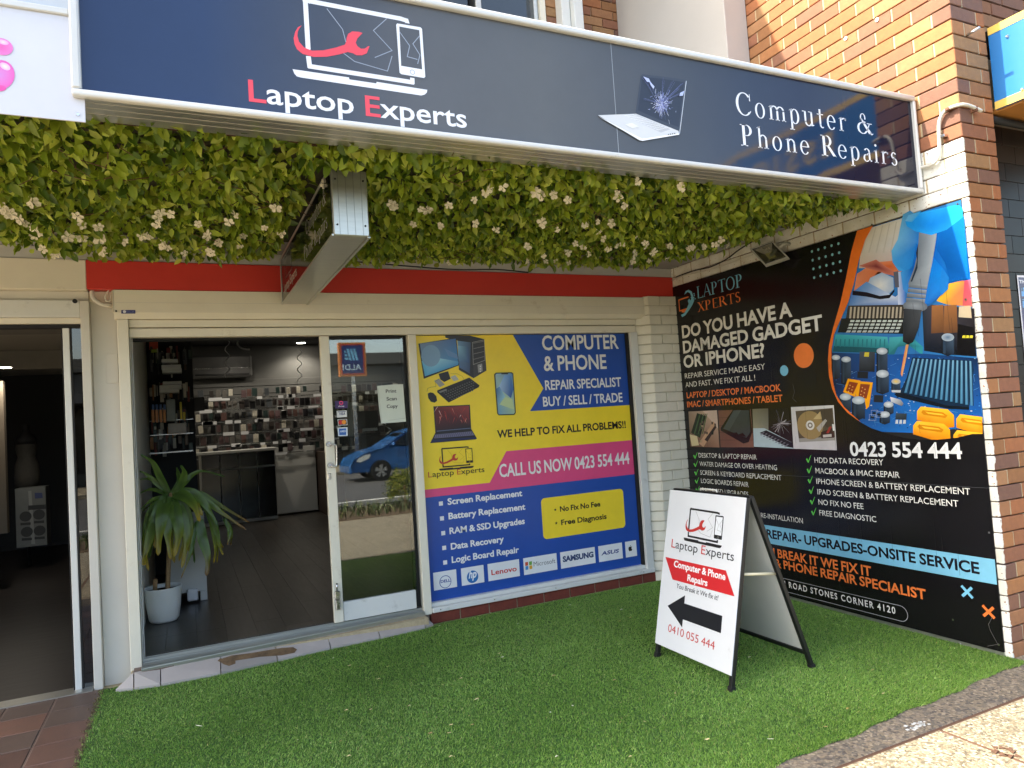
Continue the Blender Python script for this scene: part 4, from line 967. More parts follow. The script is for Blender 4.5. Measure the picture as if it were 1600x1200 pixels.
# heat sink
G([(420,795),(730,812),(740,860),(715,1065),(600,1060),(350,990),(390,900)], (18,40,62))
for k in range(14):
    x0 = 425+k*22.5; x1 = 378+k*26.5; y1 = 978+k*5.2
    G([(x0,800+k*1),(x0+9,801+k),(x1+12,y1),(x1,y1)], [(88,140,170),(110,160,190),(70,130,168),(60,116,150)])
    G([(x0+9,801+k),(x0+14,802+k),(x1+18,y1+2),(x1+12,y1)], (30,62,88))
G([(325,985),(350,975),(600,1045),(715,1052),(716,1068),(600,1062),(340,1000)], (14,24,36))
cap(265,880,33,95); cap(335,920,24,52,(226,190,80)); G([(312,965),(360,965),(358,978),(314,976)], (180,186,190))
# orange and yellow sockets
def socket(pts, inner, c=(240,160,30), ci=(206,110,20)):
    G(pts, [c]*len(pts)); G(inner, ci)
socket([(85,905),(150,915),(120,1000),(60,975)], [(92,920),(138,928),(112,985),(74,968)], ci=(140,60,30))
socket([(140,918),(215,925),(195,1050),(180,1065),(170,1000),(122,1005)], [(150,932),(200,936),(182,1010),(140,995)], ci=(140,60,30))
for k in range(6): fan((96+k%2*16-k*2,940+k*8), [(96+k%2*16-k*2+4*math.cos(a),940+k*8+4*math.sin(a)) for a in (0,1.2,2.4,3.6,4.8)], (230,190,120), (200,120,60)); fan((160+k%2*16-k*2,952+k*9), [(160+k%2*16-k*2+4*math.cos(a),952+k*9+4*math.sin(a)) for a in (0,1.2,2.4,3.6,4.8)], (230,190,120), (200,120,60))
cap(72,1000,30,70); cap(140,1018,34,90)
G([(305,1000),(360,1015),(375,1035),(365,1048),(310,1025)], [(210,214,216),(150,156,162),(120,126,132),(100,104,110),(190,194,198)])
cube(222,990,270,1030,(34,40,48)); cap(297,1040,26,45); cap(277,1092,27,42)
for x_, y_ in ((215,1078),(205,1100),(240,1085)): cube(x_,y_,x_+18,y_+14,(26,34,44)); pr.line(Q([(x_-8,y_-8),(x_+26,y_-8),(x_+26,y_+22),(x_-8,y_+22)]), .0012, (200,210,220), closed=True)
cube(335,1085,392,1120,[(60,74,84),(50,62,72),(34,42,50),(40,48,56)]); 
for k in range(3): G([(335+k*20,1120),(347+k*20,1120),(346+k*20,1140),(332+k*20,1140)], (190,200,206))
for ox, oy, sx_ in ((445,1045,1),(650,1085,.95),(425,1120,1),(635,1168,.95)):
    P_ = lambda a, b_: (min(ox + a * sx_, 786 - (1180 - oy) * .0), oy + b_)
    G([P_(0,30),P_(20,5),P_(160,20),P_(192,50),P_(195,112),P_(150,118),P_(0,75)], [(250,180,40),(255,196,60),(250,186,50),(246,170,40),(226,130,24),(220,124,22),(226,132,24)])
    G([P_(30,24),P_(135,36),P_(160,52),P_(148,66),P_(35,48),P_(22,36)], (206,128,24)); G([P_(42,32),P_(130,44),P_(144,52),P_(60,44)], (250,190,60))
# glove and soldering iron
G([(372,50),(410,30),(470,80),(465,200),(430,310),(395,345),(350,345),(318,300),(312,240),(345,180)], [(90,170,215),(70,150,205),(0,110,190),(0,100,180),(10,110,190),(30,130,200),(70,160,215),(60,150,210),(90,175,220),(110,180,220)])
G([(440,200),(520,260),(580,330),(612,380),(605,440),(560,480),(520,515),(480,520),(400,470),(372,440),(360,350),(420,330)], [(10,100,180),(0,100,190),(0,110,200),(0,130,215),(10,120,205),(20,100,180),(20,100,180),(30,110,190),(40,130,200),(60,140,205),(60,150,210),(0,90,170)])
G([(545,130),(690,60),(700,180),(715,385),(620,400),(590,300),(540,220)], [(0,100,185),(0,110,195),(0,84,160),(0,90,170),(0,96,180),(0,80,155),(0,88,170)])
G([(575,330),(600,360),(612,385),(606,440),(575,470),(560,440)], (20,120,200))
G([(460,80),(555,80),(545,180),(525,300),(500,420),(398,415),(430,330),(450,240)], [(120,130,138),(146,156,164),(140,150,158),(150,160,166),(140,148,154),(110,118,124),(100,108,116),(104,112,120)])
G([(440,320),(446,290),(440,250),(452,200),(448,330),(420,400),(412,400)], (40,50,64))
for k in range(4): G([(405-k*5,410+k*25),(500-k*4,420+k*24),(497-k*4,440+k*24),(400-k*4,430+k*25)], [(118,126,132),(150,158,164),(110,118,124),(90,98,104)])
fan((436,525), [(436+64*math.cos(k*.35)+0,528+30*math.sin(k*.35+.1)) for k in range(18)], (140,148,154), (100,108,116))
G([(376,540),(470,548),(455,640),(425,715),(400,728),(372,712),(372,620)], [(50,54,60),(70,74,78),(44,48,52),(30,32,36),(24,26,30),(28,30,34),(40,44,48)])
fan((520,105), [(384,85),(400,55),(660,-2),(684,20),(684,65),(600,130),(520,158),(440,140),(392,112)], (0,125,215), (20,150,225))
G([(384,85),(400,55),(470,30),(420,90)], [(110,180,222),(100,178,222),(50,155,215),(60,160,218)])
G([(388,728),(402,728),(386,815),(368,895),(360,880),(372,810)], [(214,150,90),(224,160,100),(206,130,70),(230,170,120),(200,120,60),(196,120,60)])
pr.flush('circuit_board_picture')
# black field of the poster around the picture
curve = [(1340,361),(1331,392.5),(1322.5,435),(1314,472.5),(1302.5,512.5),(1296,540),(1294.5,562.5),(1296,587.5),(1301,607.5),(1310,627.5),(1325,645),(1346,660),(1362.5,669),(1387.5,677.5),(1412.5,684),(1440,687),(1465,687),(1495,684),(1520,678),(1537.6,672.5)]
inner = [(1365,352.2),(1352.5,375),(1342.5,407.5),(1335,442.5),(1326,472.5),(1315,497.5),(1304,522.5),(1300,547.5),(1300,575),(1303,600),(1307.5,617.5),(1320,636),(1335,650),(1346,660)]
cu = [WPp.uv(*p) for p in curve]; blk = (21, 19, 21)
LEFT, RIGHT = -BY1, -BY0
# vertical strips keep the field simple: left of the curve, then below the arc
strip = [(LEFT, BZ1), (cu[0][0], BZ1)] + cu[:8] + [(LEFT, cu[7][1])]
pr.uvpoly(strip, blk); pr.h -= INC
strip = [(LEFT, cu[7][1])] + cu[7:12] + [(LEFT, cu[11][1])]; pr.uvpoly(strip, blk); pr.h -= INC
low = [(LEFT, cu[11][1])] + cu[11:19] + [(RIGHT, cu[18][1]), (RIGHT, BZ0), (LEFT, BZ0)]
pr.uvpoly(low, blk)
org = [(cu[0][0], BZ1)] + cu[:12] + [WPp.uv(*p) for p in inner[::-1]] + [(WPp.uv(*inner[0])[0], BZ1)]
pr.uvpoly(org, (226, 112, 44))
pr.flush('poster_field')
whi = (224, 222, 214); orn = (232, 122, 62); blu = (118, 188, 216); grn = (90, 190, 80)
pr.text('LAPTOP', (1090, 466.5), (1160.5, 448), 19, blu, serif=True); pr.flush('lettering')
pr.text('XPERTS', (1091, 487.5), (1158, 471.5), 15, orn, serif=True); pr.flush('lettering')
z6 = (1040, 400, 3.75)
pr.line(qz(z6, [(135,240),(80,258),(85,322),(130,308)]), .012, orn); pr.poly(qz(z6, [(98,318),(122,310),(126,324),(108,332),(96,330)]), orn)
pr.poly(qz(z6, [(112,226),(120,206),(138,198),(156,208),(164,236),(170,262),(160,286),(140,318),(118,348),(100,358),(92,345),(112,335),(128,305),(138,280),(132,262),(142,250),(150,262),(154,240),(146,218),(132,210)]), blu)
for a, b_ in ((158,228),(166,218),(150,240),(165,240),(172,248),(160,252),(168,228)): pr.poly(qz(z6, [(a,b_),(a+6,b_-1),(a+6,b_+6),(a,b_+7)]), blu)
pr.flush('logo')
pr.text('DO YOU HAVE A', (1067, 528), (1239, 494), 18.5, whi, bold=.03); pr.text('DAMAGED GADGET', (1068.5, 551.5), (1286.7, 515.2), 18, whi, bold=.03); pr.text('OR IPHONE?', (1069.3, 574.7), (1196, 557), 18, whi, bold=.03); pr.flush('headline')
pr.text('REPAIR SERVICE MADE EASY', (1071, 591.3), (1196.5, 577.3), 8, whi, bold=0); pr.text('AND FAST. WE FIX IT ALL !', (1072, 605), (1181, 594.7), 8, whi, bold=0)
pr.text('LAPTOP / DESKTOP / MACBOOK', (1074, 622), (1221.5, 610.7), 8.8, orn, bold=.02); pr.text('IMAC / SMARTPHONES / TABLET', (1074.7, 636), (1224, 627.5), 8.8, orn, bold=.02); pr.flush('lettering')
pr.disc((1256.5, 555.5), 19.6, orn, 40); pr.flush('orange_circle'); pr.disc((1226, 579), 8.4, blu, 30); pr.flush('blue_circle')
a0, a1, b0 = WPp.uv(1269.5, 393), WPp.uv(1310.8, 380.5), WPp.uv(1272.8, 433.8)
for i in range(5):
    for j in range(4):
        u, v = a0[0] + (a1[0] - a0[0]) * i / 4, a0[1] + (b0[1] - a0[1]) * j / 3
        pr.uvpoly([(u + .0095 * math.cos(k * .6), v + .0095 * math.sin(k * .6)) for k in range(10)], (130, 190, 196)); pr.h -= INC * .8
o = pr.flush('dot_grid'); o['kind'] = 'stuff'
# four small pictures
z = z6
def T4(corn, name, draw):
    def m_(s_, t_):
        a, b_, c, d = corn; return (a[0]*(1-s_)*(1-t_)+b_[0]*s_*(1-t_)+c[0]*s_*t_+d[0]*(1-s_)*t_, a[1]*(1-s_)*(1-t_)+b_[1]*s_*(1-t_)+c[1]*s_*t_+d[1]*(1-s_)*t_)
    def D(pts, c): 
        uv = [WPp.uv(*m_(*p)) for p in pts]; pr.add(uv, [tuple(range(len(uv)))], c)
    draw(D); pr.flush(name)
def d1(D):
    D([(0,0),(1,0),(1,1),(0,1)], [(150,130,110),(196,170,150),(150,110,90),(90,66,54)]); D([(.5,.0),(1,0),(1,.5)], (200,176,160))
    D([(.05,.6),(.3,.05),(.6,.15),(.35,.75)], (44,58,40))
    for k in range(6): D([(.08+k*.07,.62),(.33+k*.06,.08),(.36+k*.06,.08),(.11+k*.07,.64)], (70,92,58) if k % 2 else (30,36,26))
    D([(0,.65),(.25,.7),(.3,.95),(.05,.98)], (206,190,150)); D([(.3,.9),(.85,.3),(.95,.4),(.45,1)], (190,150,120)); D([(.5,.8),(.9,.4),(.95,.45),(.6,.85)], (60,46,44))
    for k in range(12): a, b_ = rp.uniform(.3,.9), rp.uniform(.2,.9); D([(a,b_),(a+.06,b_),(a+.06,b_+.07),(a,b_+.07)], rp.choice([(30,28,30),(90,76,66),(160,140,110)]))
def d2(D):
    D([(0,0),(1,0),(1,1),(0,1)], [(120,84,70),(110,76,64),(130,90,76),(110,74,62)]); 
    for k in range(5): D([(0,.2*k),(1,.2*k),(1,.2*k+.012),(0,.2*k+.012)], (90,62,52))
    D([(.45,0),(.97,0),(.99,.6),(.86,.86),(.7,.9),(.04,.55),(.04,.48)], (24,26,28)); D([(.47,.02),(.94,.03),(.93,.6),(.8,.75),(.12,.5)], (58,66,68)); D([(.47,.02),(.7,.02),(.3,.55),(.12,.5)], (72,80,82))
    D([(.4,.62),(.52,.6),(.56,.66),(.7,.62),(.8,.72),(.66,.7),(.55,.72)], (12,12,14))
def d3(D):
    D([(0,0),(.45,0),(.4,.6),(0,.5)], [(120,116,96),(96,92,80),(130,130,120),(150,146,124)]); D([(.44,0),(1,0),(1,1),(.4,.58)], (26,26,30)); D([(0,.5),(.3,.5),(1,.86),(1,1),(.0,.98)], (176,196,204))
    D([(.16,.62),(.34,.55),(1,.86),(1,.98),(.85,.96)], (34,36,44))
    for k in range(9):
        for j in range(3): D([(.24+k*.075+j*-.03,.6+k*.036+j*.03),(.29+k*.075-j*.03,.6+k*.036+j*.03),(.29+k*.075-j*.03,.62+k*.036+j*.03),(.24+k*.075-j*.03,.62+k*.036+j*.03)], (110,116,128))
    for k in range(46):
        a = rp.uniform(0,6.28); l_ = rp.uniform(.08,.36); c_, s_ = .74+l_*math.cos(a)*.8, .38+l_*math.sin(a); D([(.74,.375),(c_,s_),(c_+.008,s_+.012),(.745,.39)], rp.choice([(130,124,130),(90,86,92),(170,164,168)]))
def d4(D):
    D([(0,0),(1,0),(1,1),(0,1)], [(200,198,196),(210,208,204),(190,184,186),(200,196,200)]); D([(.1,.1),(.97,.06),(.98,.75),(.14,.82)], (86,76,64)); D([(.14,.75),(.98,.7),(.98,.78),(.14,.84)], (150,146,140))
    for rr, c in ((.3,(150,126,86)),(.1,(214,210,204)),(.06,(120,112,100)),(.03,(220,218,214))): D([(.42+rr*math.cos(k*.26)*1.0,.44+rr*1.1*math.sin(k*.26)) for k in range(24)], c)
    D([(.5,.3),(.68,.12),(.7,.3)], (190,166,120)); D([(.68,.1),(.94,.08),(.95,.45),(.8,.5),(.7,.3)], (70,62,54)); D([(.56,.5),(.78,.3),(.82,.34),(.62,.6)], (170,164,156)); D([(.66,.6),(.95,.5),(.96,.72),(.66,.74)], (60,40,40)); D([(.7,.66),(.9,.64),(.9,.7),(.7,.72)], (190,180,176)); D([(.86,.48),(.92,.47),(.84,.62),(.78,.62)], (150,50,50)); D([(.93,.42),(.98,.42),(.99,.56),(.94,.57)], (224,222,216))
T4([(1076.5,643),(1121,641),(1125,699),(1079.5,698)], 'memory_slot_picture', d1); T4([(1123,641),(1174,639),(1178.7,699),(1126.7,698.7)], 'cracked_phone_picture', d2)
T4([(1176.5,639),(1233,637),(1240.5,701),(1179,699)], 'broken_laptop_picture', d3); T4([(1237,636),(1304,633),(1309,703.5),(1241,701)], 'hard_drive_picture', d4)
def tick(x, y, s_=1.0): pr.poly([(x-4*s_,y),(x-2*s_,y-1.5*s_),(x-.3*s_,y+2.5*s_),(x+3.6*s_,y-6*s_),(x+4.2*s_,y-5.6*s_),(x+.3*s_,y+6*s_),(x-1.4*s_,y+5.4*s_)], grn)
for t, a, b_, x, y in (('DESKTOP & LAPTOP REPAIR',(1093,714.6),(1183.8,718),1087.5,711.5),('WATER DAMAGE OR OVER HEATING',(1094.5,727.5),(1215.5,735),1088,724.5),('SCREEN & KEYBOARD REPLACEMENT',(1095.5,741.3),(1222.5,750.5),1089,737.5),('LOGIC BOARDS REPAIR',(1096.8,754.5),(1171,760.8),1090,750.5),('RAM & SSD UPGRADES',(1098.7,770),(1170.7,774.5),1091,764)):
    pr.text(t, a, b_, 7, whi, bold=.0); tick(x, y, .85)
pr.text('RE-INSTALLATION', (1190.5, 809), (1256, 817), 7.5, whi, bold=.0); pr.flush('checklist')
for t, a, b_, x, y in (('HDD DATA RECOVERY',(1274.3,722.6),(1381.8,727),1264.5,717),('MACBOOK & IMAC REPAIR',(1275.8,739),(1407.5,746.8),1265.7,733.5),('IPHONE SCREEN & BATTERY REPLACEMENT',(1277,755),(1518,773.8),1267,749.5),('IPAD SCREEN & BATTERY REPLACEMENT',(1278.8,771.5),(1499.5,792.5),1268.8,765.5),('NO FIX NO FEE',(1280.5,788),(1350.8,795.5),1270.5,782),('FREE DIAGNOSTIC',(1282,805),(1370.8,815.5),1272.5,799)):
    pr.text(t, a, b_, 8.2, whi, bold=.004); tick(x, y)
pr.flush('checklist')
pr.text('0423 554 444', (1330, 711), (1505.5, 717), 20.5, (228, 228, 226), bold=.025); pr.flush('phone_number')
vt = (WPp.uv(1200, 820)[1] + WPp.uv(1558.8, 875)[1]) / 2; vb = (WPp.uv(1562, 911.5)[1] + WPp.uv(1200, 850)[1]) / 2
pr.uvpoly([(LEFT, vb), (RIGHT, vb), (RIGHT, vt), (LEFT, vt)], (120, 186, 214))
pr.text('REPAIR- UPGRADES-ONSITE SERVICE', (1199.5, 838.5), (1532.5, 897.8), 12.5, (24, 24, 34), bold=.03); pr.flush('service_band')
pr.text('YOU BREAK IT WE FIX IT', (1217, 872.8), (1363, 898), 12.8, orn, bold=.025, anchor='BREAK'); pr.text('& PHONE REPAIR SPECIALIST', (1212.4, 885.5), (1448.8, 936.4), 12.2, orn, bold=.025); pr.flush('lettering')
pr.text('N ROAD STONES CORNER 4120', (1223, 915), (1400.8, 959), 8.5, whi, bold=.02, track=.22)
u1 = WPp.uv(1407.5, 946)[0]; v1 = WPp.uv(1407.5, 946)[1]; v2 = WPp.uv(1412, 970.8)[1]; rr = (v1 - v2) / 2
pr.line([(-4.2, v1), (u1, v1)] + [(u1 + rr * math.sin(a), (v1 + v2) / 2 + rr * math.cos(a)) for a in [k * math.pi / 10 for k in range(11)]] + [(-4.05, v2)], .0035, (170, 170, 168), uv=True); pr.flush('address_line')
for c, col in (((1512.5, 924.5), blu), ((1546, 955.5), orn)):
    u, v = WPp.uv(*c); s_ = .026
    pr.line([(u - s_, v - s_), (u + s_, v + s_)], .016, col, uv=True); pr.line([(u - s_, v + s_), (u + s_, v - s_)], .016, col, uv=True)
    pr.flush('cross_mark')
pr.line([(LEFT, .929), (RIGHT, .929)], .0022, (78, 80, 82), uv=True); pr.flush('panel_join')
# scuffs, drips and scratches in the vinyl
for i in range(70):
    u, v = -rp.uniform(2.55, 4.9), rp.uniform(.1, 2.2); l_ = rp.uniform(.02, .3); pr.uvpoly([(u, v), (u + .0012, v), (u + .0016, v - l_), (u + .0002, v - l_)], (44, 43, 43)); pr.h -= INC * .8
for q in ([(1553,962),(1546,975),(1549,985),(1560,1005)], [(1240,600),(1243,612),(1240,622),(1246,628)], [(1562,1006),(1545,1009)]): pr.line(q, .0018, (110, 108, 104))
o = pr.flush('scratches'); o['kind'] = 'stuff'
bm = bmesh.new()
for a, b_ in ((1497,319),(1561.5,1007),(1546.5,832),(1500,1006),(1510,468),(1363,351),(1067,683),(1490,968)): bmesh.ops.create_cone(bm, cap_ends=True, segments=8, radius1=.006, radius2=.005, depth=.006, matrix=Matrix.Translation(WPp.P(a, b_, .0035)) @ Matrix.Rotation(math.pi / 2, 4, 'Y'))
bm_obj('screw', bm, M_steel, wp)

# ------------------------------------------------------------------ window poster
wd = thing('window_poster', 'yellow, pink and blue Computer and Phone advertising film behind the shop window', 'poster', (2.6, 5.185, .14))
WZ = 5.18
B('film', (1.622, 3.556, WZ + .002, WZ + .006, .142, 2.166), M_black, wd, bev=0)
VP = Plane((0, WZ, 0), (1, 0, 0), (0, 0, 1))
M_film = print_mat('window_film', .3, .5, .06)
pr = Print(VP, wd, M_film)
Y_, K_, PK, BL_ = (246, 216, 58), (26, 24, 26), (226, 78, 130), (30, 78, 164)
x0, x1, z0, z1 = 1.622, 3.556, .142, 2.166
pr.uvpoly([(x0, z0), (x1, z0), (x1, z1), (x0, z1)], Y_); pr.flush('yellow_field')
u = VP.uv
vtop = z1; ulow = u(828, 642.5); utip = u(849, 607); 
pr.start(); pr.uvpoly([(u(801, 522)[0], vtop), utip, ulow, (x1, ulow[1]), (x1, vtop)], BL_); pr.flush('blue_arrow')
pt = u(661, 765.5)[1]; pb = u(662.5, 778)[1]; p2 = u(765, 752.5); p3 = u(791, 705)
pr.uvpoly([(x0, pb), (x1, pb), (x1, p3[1]), p3, (p2[0], pt), (x0, pt)], PK); pr.flush('pink_band')
pr.uvpoly([(x0, z0), (x1, z0), (x1, pb), (x0, pb)], BL_); pr.flush('blue_field')
wh = (232, 232, 230)
pr.text('COMPUTER', (847.5, 547.3), (966.8, 544), 22, wh, bold=.02); pr.text('& PHONE', (850, 579.2), (948, 575.8), 22.5, wh, bold=.02); pr.text('REPAIR SPECIALIST', (852, 609), (970.8, 603.8), 14.5, wh, bold=.02); pr.text('BUY / SELL / TRADE', (848.8, 635), (973, 627.5), 14.5, wh, bold=.02); pr.flush('headline')
pr.text('WE HELP TO FIX ALL PROBLEMS!!', (777, 684.2), (978, 668.3), 11.5, K_, bold=.03); pr.flush('lettering')
pr.text('CALL US NOW 0423 554 444', (780.5, 744.8), (983.8, 724.8), 19.5, wh, bold=.02); pr.flush('phone_number')
for t, a, b_, c in (('Screen Replacement',(699.5,789),(816,774.5),(688.8,786.8)),('Battery Replacement',(701,812.3),(820.8,795),(690.5,810)),('RAM & SSD Upgrades',(702.5,835.5),(820,817.3),(692.5,833)),('Data Recovery',(704.5,858),(787.5,847),(694,856)),('Logic Board Repair',(706,881),(811,861.5),(695.5,878.8))):
    pr.text(t, a, b_, 9.6, wh, bold=.03); q = u(*c); pr.uvpoly([(q[0]-.016,q[1]-.016),(q[0]+.016,q[1]-.016),(q[0]+.016,q[1]+.016),(q[0]-.016,q[1]+.016)], wh)
pr.flush('service_list')
def rrect(corn, r_, col):
    a, b_, c, d = [u(*p) for p in corn]; X0, X1 = (a[0]+d[0])/2, (b_[0]+c[0])/2; Zt, Zb = (a[1]+b_[1])/2, (c[1]+d[1])/2; pts = []
    for cx, cy, s0 in ((X1-r_,Zt-r_,0),(X0+r_,Zt-r_,90),(X0+r_,Zb+r_,180),(X1-r_,Zb+r_,270)):
        for k in range(6): an = R(s0+k*18); pts.append((cx+r_*math.cos(an), cy+r_*math.sin(an)))
    pr.uvpoly(pts, col)
rrect([(845,777.5),(973.8,764.5),(976.8,825),(848.8,842)], .035, Y_); pr.text('No Fix No Fee', (875, 799), (938, 791.3), 8, K_, bold=.03); pr.text('Free Diagnosis', (876.8, 819.3), (948, 811.3), 8, K_, bold=.03)
for c in ((867.5, 796.5), (869, 817.3)):
    q = u(*c); pr.uvpoly([(q[0]+(.014 if k%2==0 else .006)*math.sin(k*math.pi/5), q[1]+(.014 if k%2==0 else .006)*math.cos(k*math.pi/5)) for k in range(10)], K_)
pr.flush('offer_box')
# desktop computer, keyboard, mouse, laptop and phone pictures
z5 = (640, 520, 5)
D5 = lambda pts, c: pr.add([u(*p) for p in qz(z5, pts)], [tuple(range(len(pts)))], c)
D5([(275,20),(470,22),(583,50),(600,295),(500,355),(385,290),(372,60),(280,40)], (40,40,46))
D5([(372,62),(478,75),(470,320),(388,270)], [(110,150,190),(60,80,110),(50,70,110),(80,110,150)]); D5([(375,100),(460,110),(465,235),(380,220)], [(130,180,210),(60,90,130),(50,80,130),(90,130,170)])
D5([(490,75),(583,55),(598,292),(500,352)], (60,58,60))
for k in range(4): D5([(500,82+k*42),(582,66+k*40),(584,98+k*40),(502,116+k*42)], (44,42,46)); pr.line(qz(z5, [(500,82+k*42),(582,66+k*40)]), .002, (170,168,164))
pr.line(qz(z5, [(490,75),(497,248),(588,215),(583,55)]), .0025, (180,178,172), closed=True)
D5([(530,250),(566,240),(570,300),(536,312)], (150,150,150)); 
for k in range(3): pr.disc((640+552/5,520+(262+k*20)/5), 1.1, (220,220,220))
D5([(68,85),(365,38),(385,255),(110,360)], (34,32,36)); D5([(80,85),(360,45),(380,250),(118,340)], [(120,140,170),(70,110,170),(60,140,200),(80,170,215)])
D5([(95,220),(240,200),(382,225),(380,250),(120,340)], [(110,190,225),(150,205,230),(70,150,205),(60,140,200),(80,170,215)]); fan_ = [(165+75*math.cos(k*.3),180+85*math.sin(k*.3)) for k in range(21)]; D5(fan_, (124,160,195)); D5([(270,120),(372,170),(378,205),(300,180)], (100,140,190))
D5([(225,320),(300,300),(320,360),(270,385),(240,365)], (30,28,30)); D5([(190,375),(230,358),(275,405),(235,425)], (150,150,146)); D5([(318,345),(355,330),(385,365),(345,380)], (176,176,170))
pr.line(qz(z5, [(135,460),(140,435),(165,425),(205,420),(200,380),(240,355)]), .0025, (120,110,60)); pr.line(qz(z5, [(320,320),(370,320),(410,340),(425,365)]), .002, (120,110,60))
D5([(140,475),(160,465),(185,470),(208,495),(215,530),(195,546),(165,538),(145,510)], (28,26,28))
D5([(215,450),(465,350),(545,410),(540,425),(305,545),(215,465)], (30,28,30))
for i in range(13):
    for j in range(5):
        a, b_ = 262+i*18+j*15, 468-i*7.6+j*13
        if a < 500: D5([(a,b_),(a+9,b_-3.5),(a+14,b_+2),(a+5,b_+6)], (96,94,92))
D5([(225,460),(285,438),(292,450),(238,470)], (120,120,114))
pr.flush('desktop_computer_picture')
D5([(185,575),(470,562),(480,750),(525,825),(515,833),(160,862),(200,780)], (34,34,42)); D5([(196,582),(462,570),(470,735),(205,768)], [(110,40,40),(150,60,60),(40,30,40),(50,30,40)])
for i in range(34):
    a, b_ = rp.uniform(215, 445), rp.uniform(600, 700); l_ = rp.uniform(20, 70); s_ = rp.uniform(.2, .6) * rp.choice([-1, 1, 1]); D5([(a,b_-l_*.5),(a+5,b_-l_*.5),(a+s_*l_+3,b_+l_*.4)], rp.choice([(190,60,50),(226,130,110),(120,30,30),(236,200,190),(160,40,40)]))
D5([(210,765),(475,742),(477,748),(212,772)], (90,100,130)); D5([(200,795),(485,770),(505,800),(190,825)], (110,110,140)); D5([(170,835),(515,815),(523,828),(165,858)], (26,40,80))
for i in range(18):
    for j in range(3): D5([(208+i*16-j*3,797+j*9-i*1.3),(216+i*16-j*3,796+j*9-i*1.3),(215+i*16-j*3,801+j*9-i*1.3),(206+i*16-j*3,802+j*9-i*1.3)], (60,54,84))
pr.flush('laptop_picture')
D5([(672,312),(795,308),(808,318),(828,625),(815,642),(695,645),(682,632),(658,325)], (40,50,50)); D5([(676,320),(792,316),(802,324),(820,622),(812,634),(698,638),(690,630),(668,330)], [(150,190,210),(90,140,190),(80,130,180),(170,200,170),(150,190,180),(110,160,190),(110,150,180),(160,190,190)])
D5([(740,330),(790,335),(810,440),(790,510),(690,430)], [(120,170,220),(80,130,190),(60,110,180),(40,80,150),(170,200,230)]); D5([(672,440),(700,420),(745,500),(690,560)], [(60,100,150),(100,150,200),(150,200,220),(120,170,200)]); D5([(700,560),(745,500),(800,520),(815,600)], (190,210,160)); D5([(712,312),(770,310),(766,324),(716,325)], (30,30,30))
pr.flush('phone_picture')
logo(pr, (640 + 228/5, 520 + 1062/5), (640 + 498/5, 520 + 1033/5), K_, (196, 64, 52), Y_, (190, 160, 40)); pr.flush('logo')
pr.text('Laptop Experts', (669, 747.6), (756.5, 735.8), 8.6, K_, bold=.0, colors=name_cols(K_, (206, 90, 60))); pr.flush('lettering')
zl = (660, 850, 4.4444)
def lbox(pts, zq=zl): pr.poly(qz(zq, pts), (228, 230, 232))
bx = [[(73,215),(233,187),(244,310),(83,338)], [(266,180),(422,150),(430,268),(276,298)], [(450,143),(668,102),(680,218),(458,262)], [(697,97),(928,58),(937,172),(706,213)], [(953,53),(1193,15),(1202,125),(962,165)], [(1217,8),(1382,-20),(1388,90),(1226,120)], [(1403,-22),(1480,-35),(1488,77),(1408,90)]]
vt_ = [sum(u(*qz(zl, [p])[0])[1] for b_ in bx for p in b_[:2]) / 14, sum(u(*qz(zl, [p])[0])[1] for b_ in bx for p in b_[2:]) / 14]
for b_ in bx:
    a, c = u(*qz(zl, [b_[0]])[0])[0], u(*qz(zl, [b_[1]])[0])[0]; pr.uvpoly([(a, vt_[1]), (c, vt_[1]), (c, vt_[0]), (a, vt_[0])], (228, 230, 232))
c = (695.5, 908.8); pr.disc(c, 10, (40, 70, 150), 36); pr.disc(c, 9, (228, 230, 232), 36); pr.text('DELL', (688.2, 910.8), (703.6, 908.2), 4.2, (40, 70, 150), bold=.03)
c = (738, 901); pr.disc(c, 9.8, (30, 110, 180), 32); pr.text('hp', (732, 903.5), (743.8, 901.6), 12, (232, 236, 240), bold=.03, slant=.22)
pr.text('Lenovo', (767.5, 898.4), (807, 891.8), 7.8, (206, 50, 46), bold=.02)
for a, b_, cc in ((711,127,(206,80,50)),(738,122,(110,170,70)),(713,155,(60,140,200)),(740,150,(226,170,60))): pr.poly(qz(zl, [(a,b_),(a+20,b_-4),(a+21,b_+21),(a+1,b_+25)]), cc)
pr.text('Microsoft', (833.5, 885), (867.3, 879.3), 7.2, (110, 112, 116), bold=.0)
pr.text('SAMSUNG', (879, 878), (927, 869.5), 8, (36, 60, 110), bold=.05)
pr.text('ASUS', (939, 867.4), (966, 863.3), 5.6, (36, 60, 130), bold=.03, slant=.3)
q = u(984.3, 857.2); s_ = .030
ap = [(0,.55),(.18,.62),(.42,.6),(.58,.42),(.42,.25),(.4,.02),(.62,-.22),(.5,-.5),(.3,-.72),(.12,-.66),(0,-.62),(-.14,-.66),(-.3,-.72),(-.52,-.5),(-.66,-.1),(-.62,.3),(-.45,.56),(-.2,.62)]
pr.uvpoly([(q[0]+a*s_, q[1]+b_*s_) for a, b_ in ap], K_); pr.uvpoly([(q[0]+a*s_, q[1]+b_*s_) for a, b_ in [(.02,.68),(.06,.9),(.28,1.04),(.26,.8)]], K_)
pr.flush('brand_logos')
B('reveal_strip', (3.557, 3.57, 5.142, 5.195, .142, 2.166), M_rubber, wd, bev=0)
# window glass just in front of the film
o = B('window_glass', (1.620, 3.571, 5.190, 5.196, .142, 2.168), M_glass, shop, bev=0)

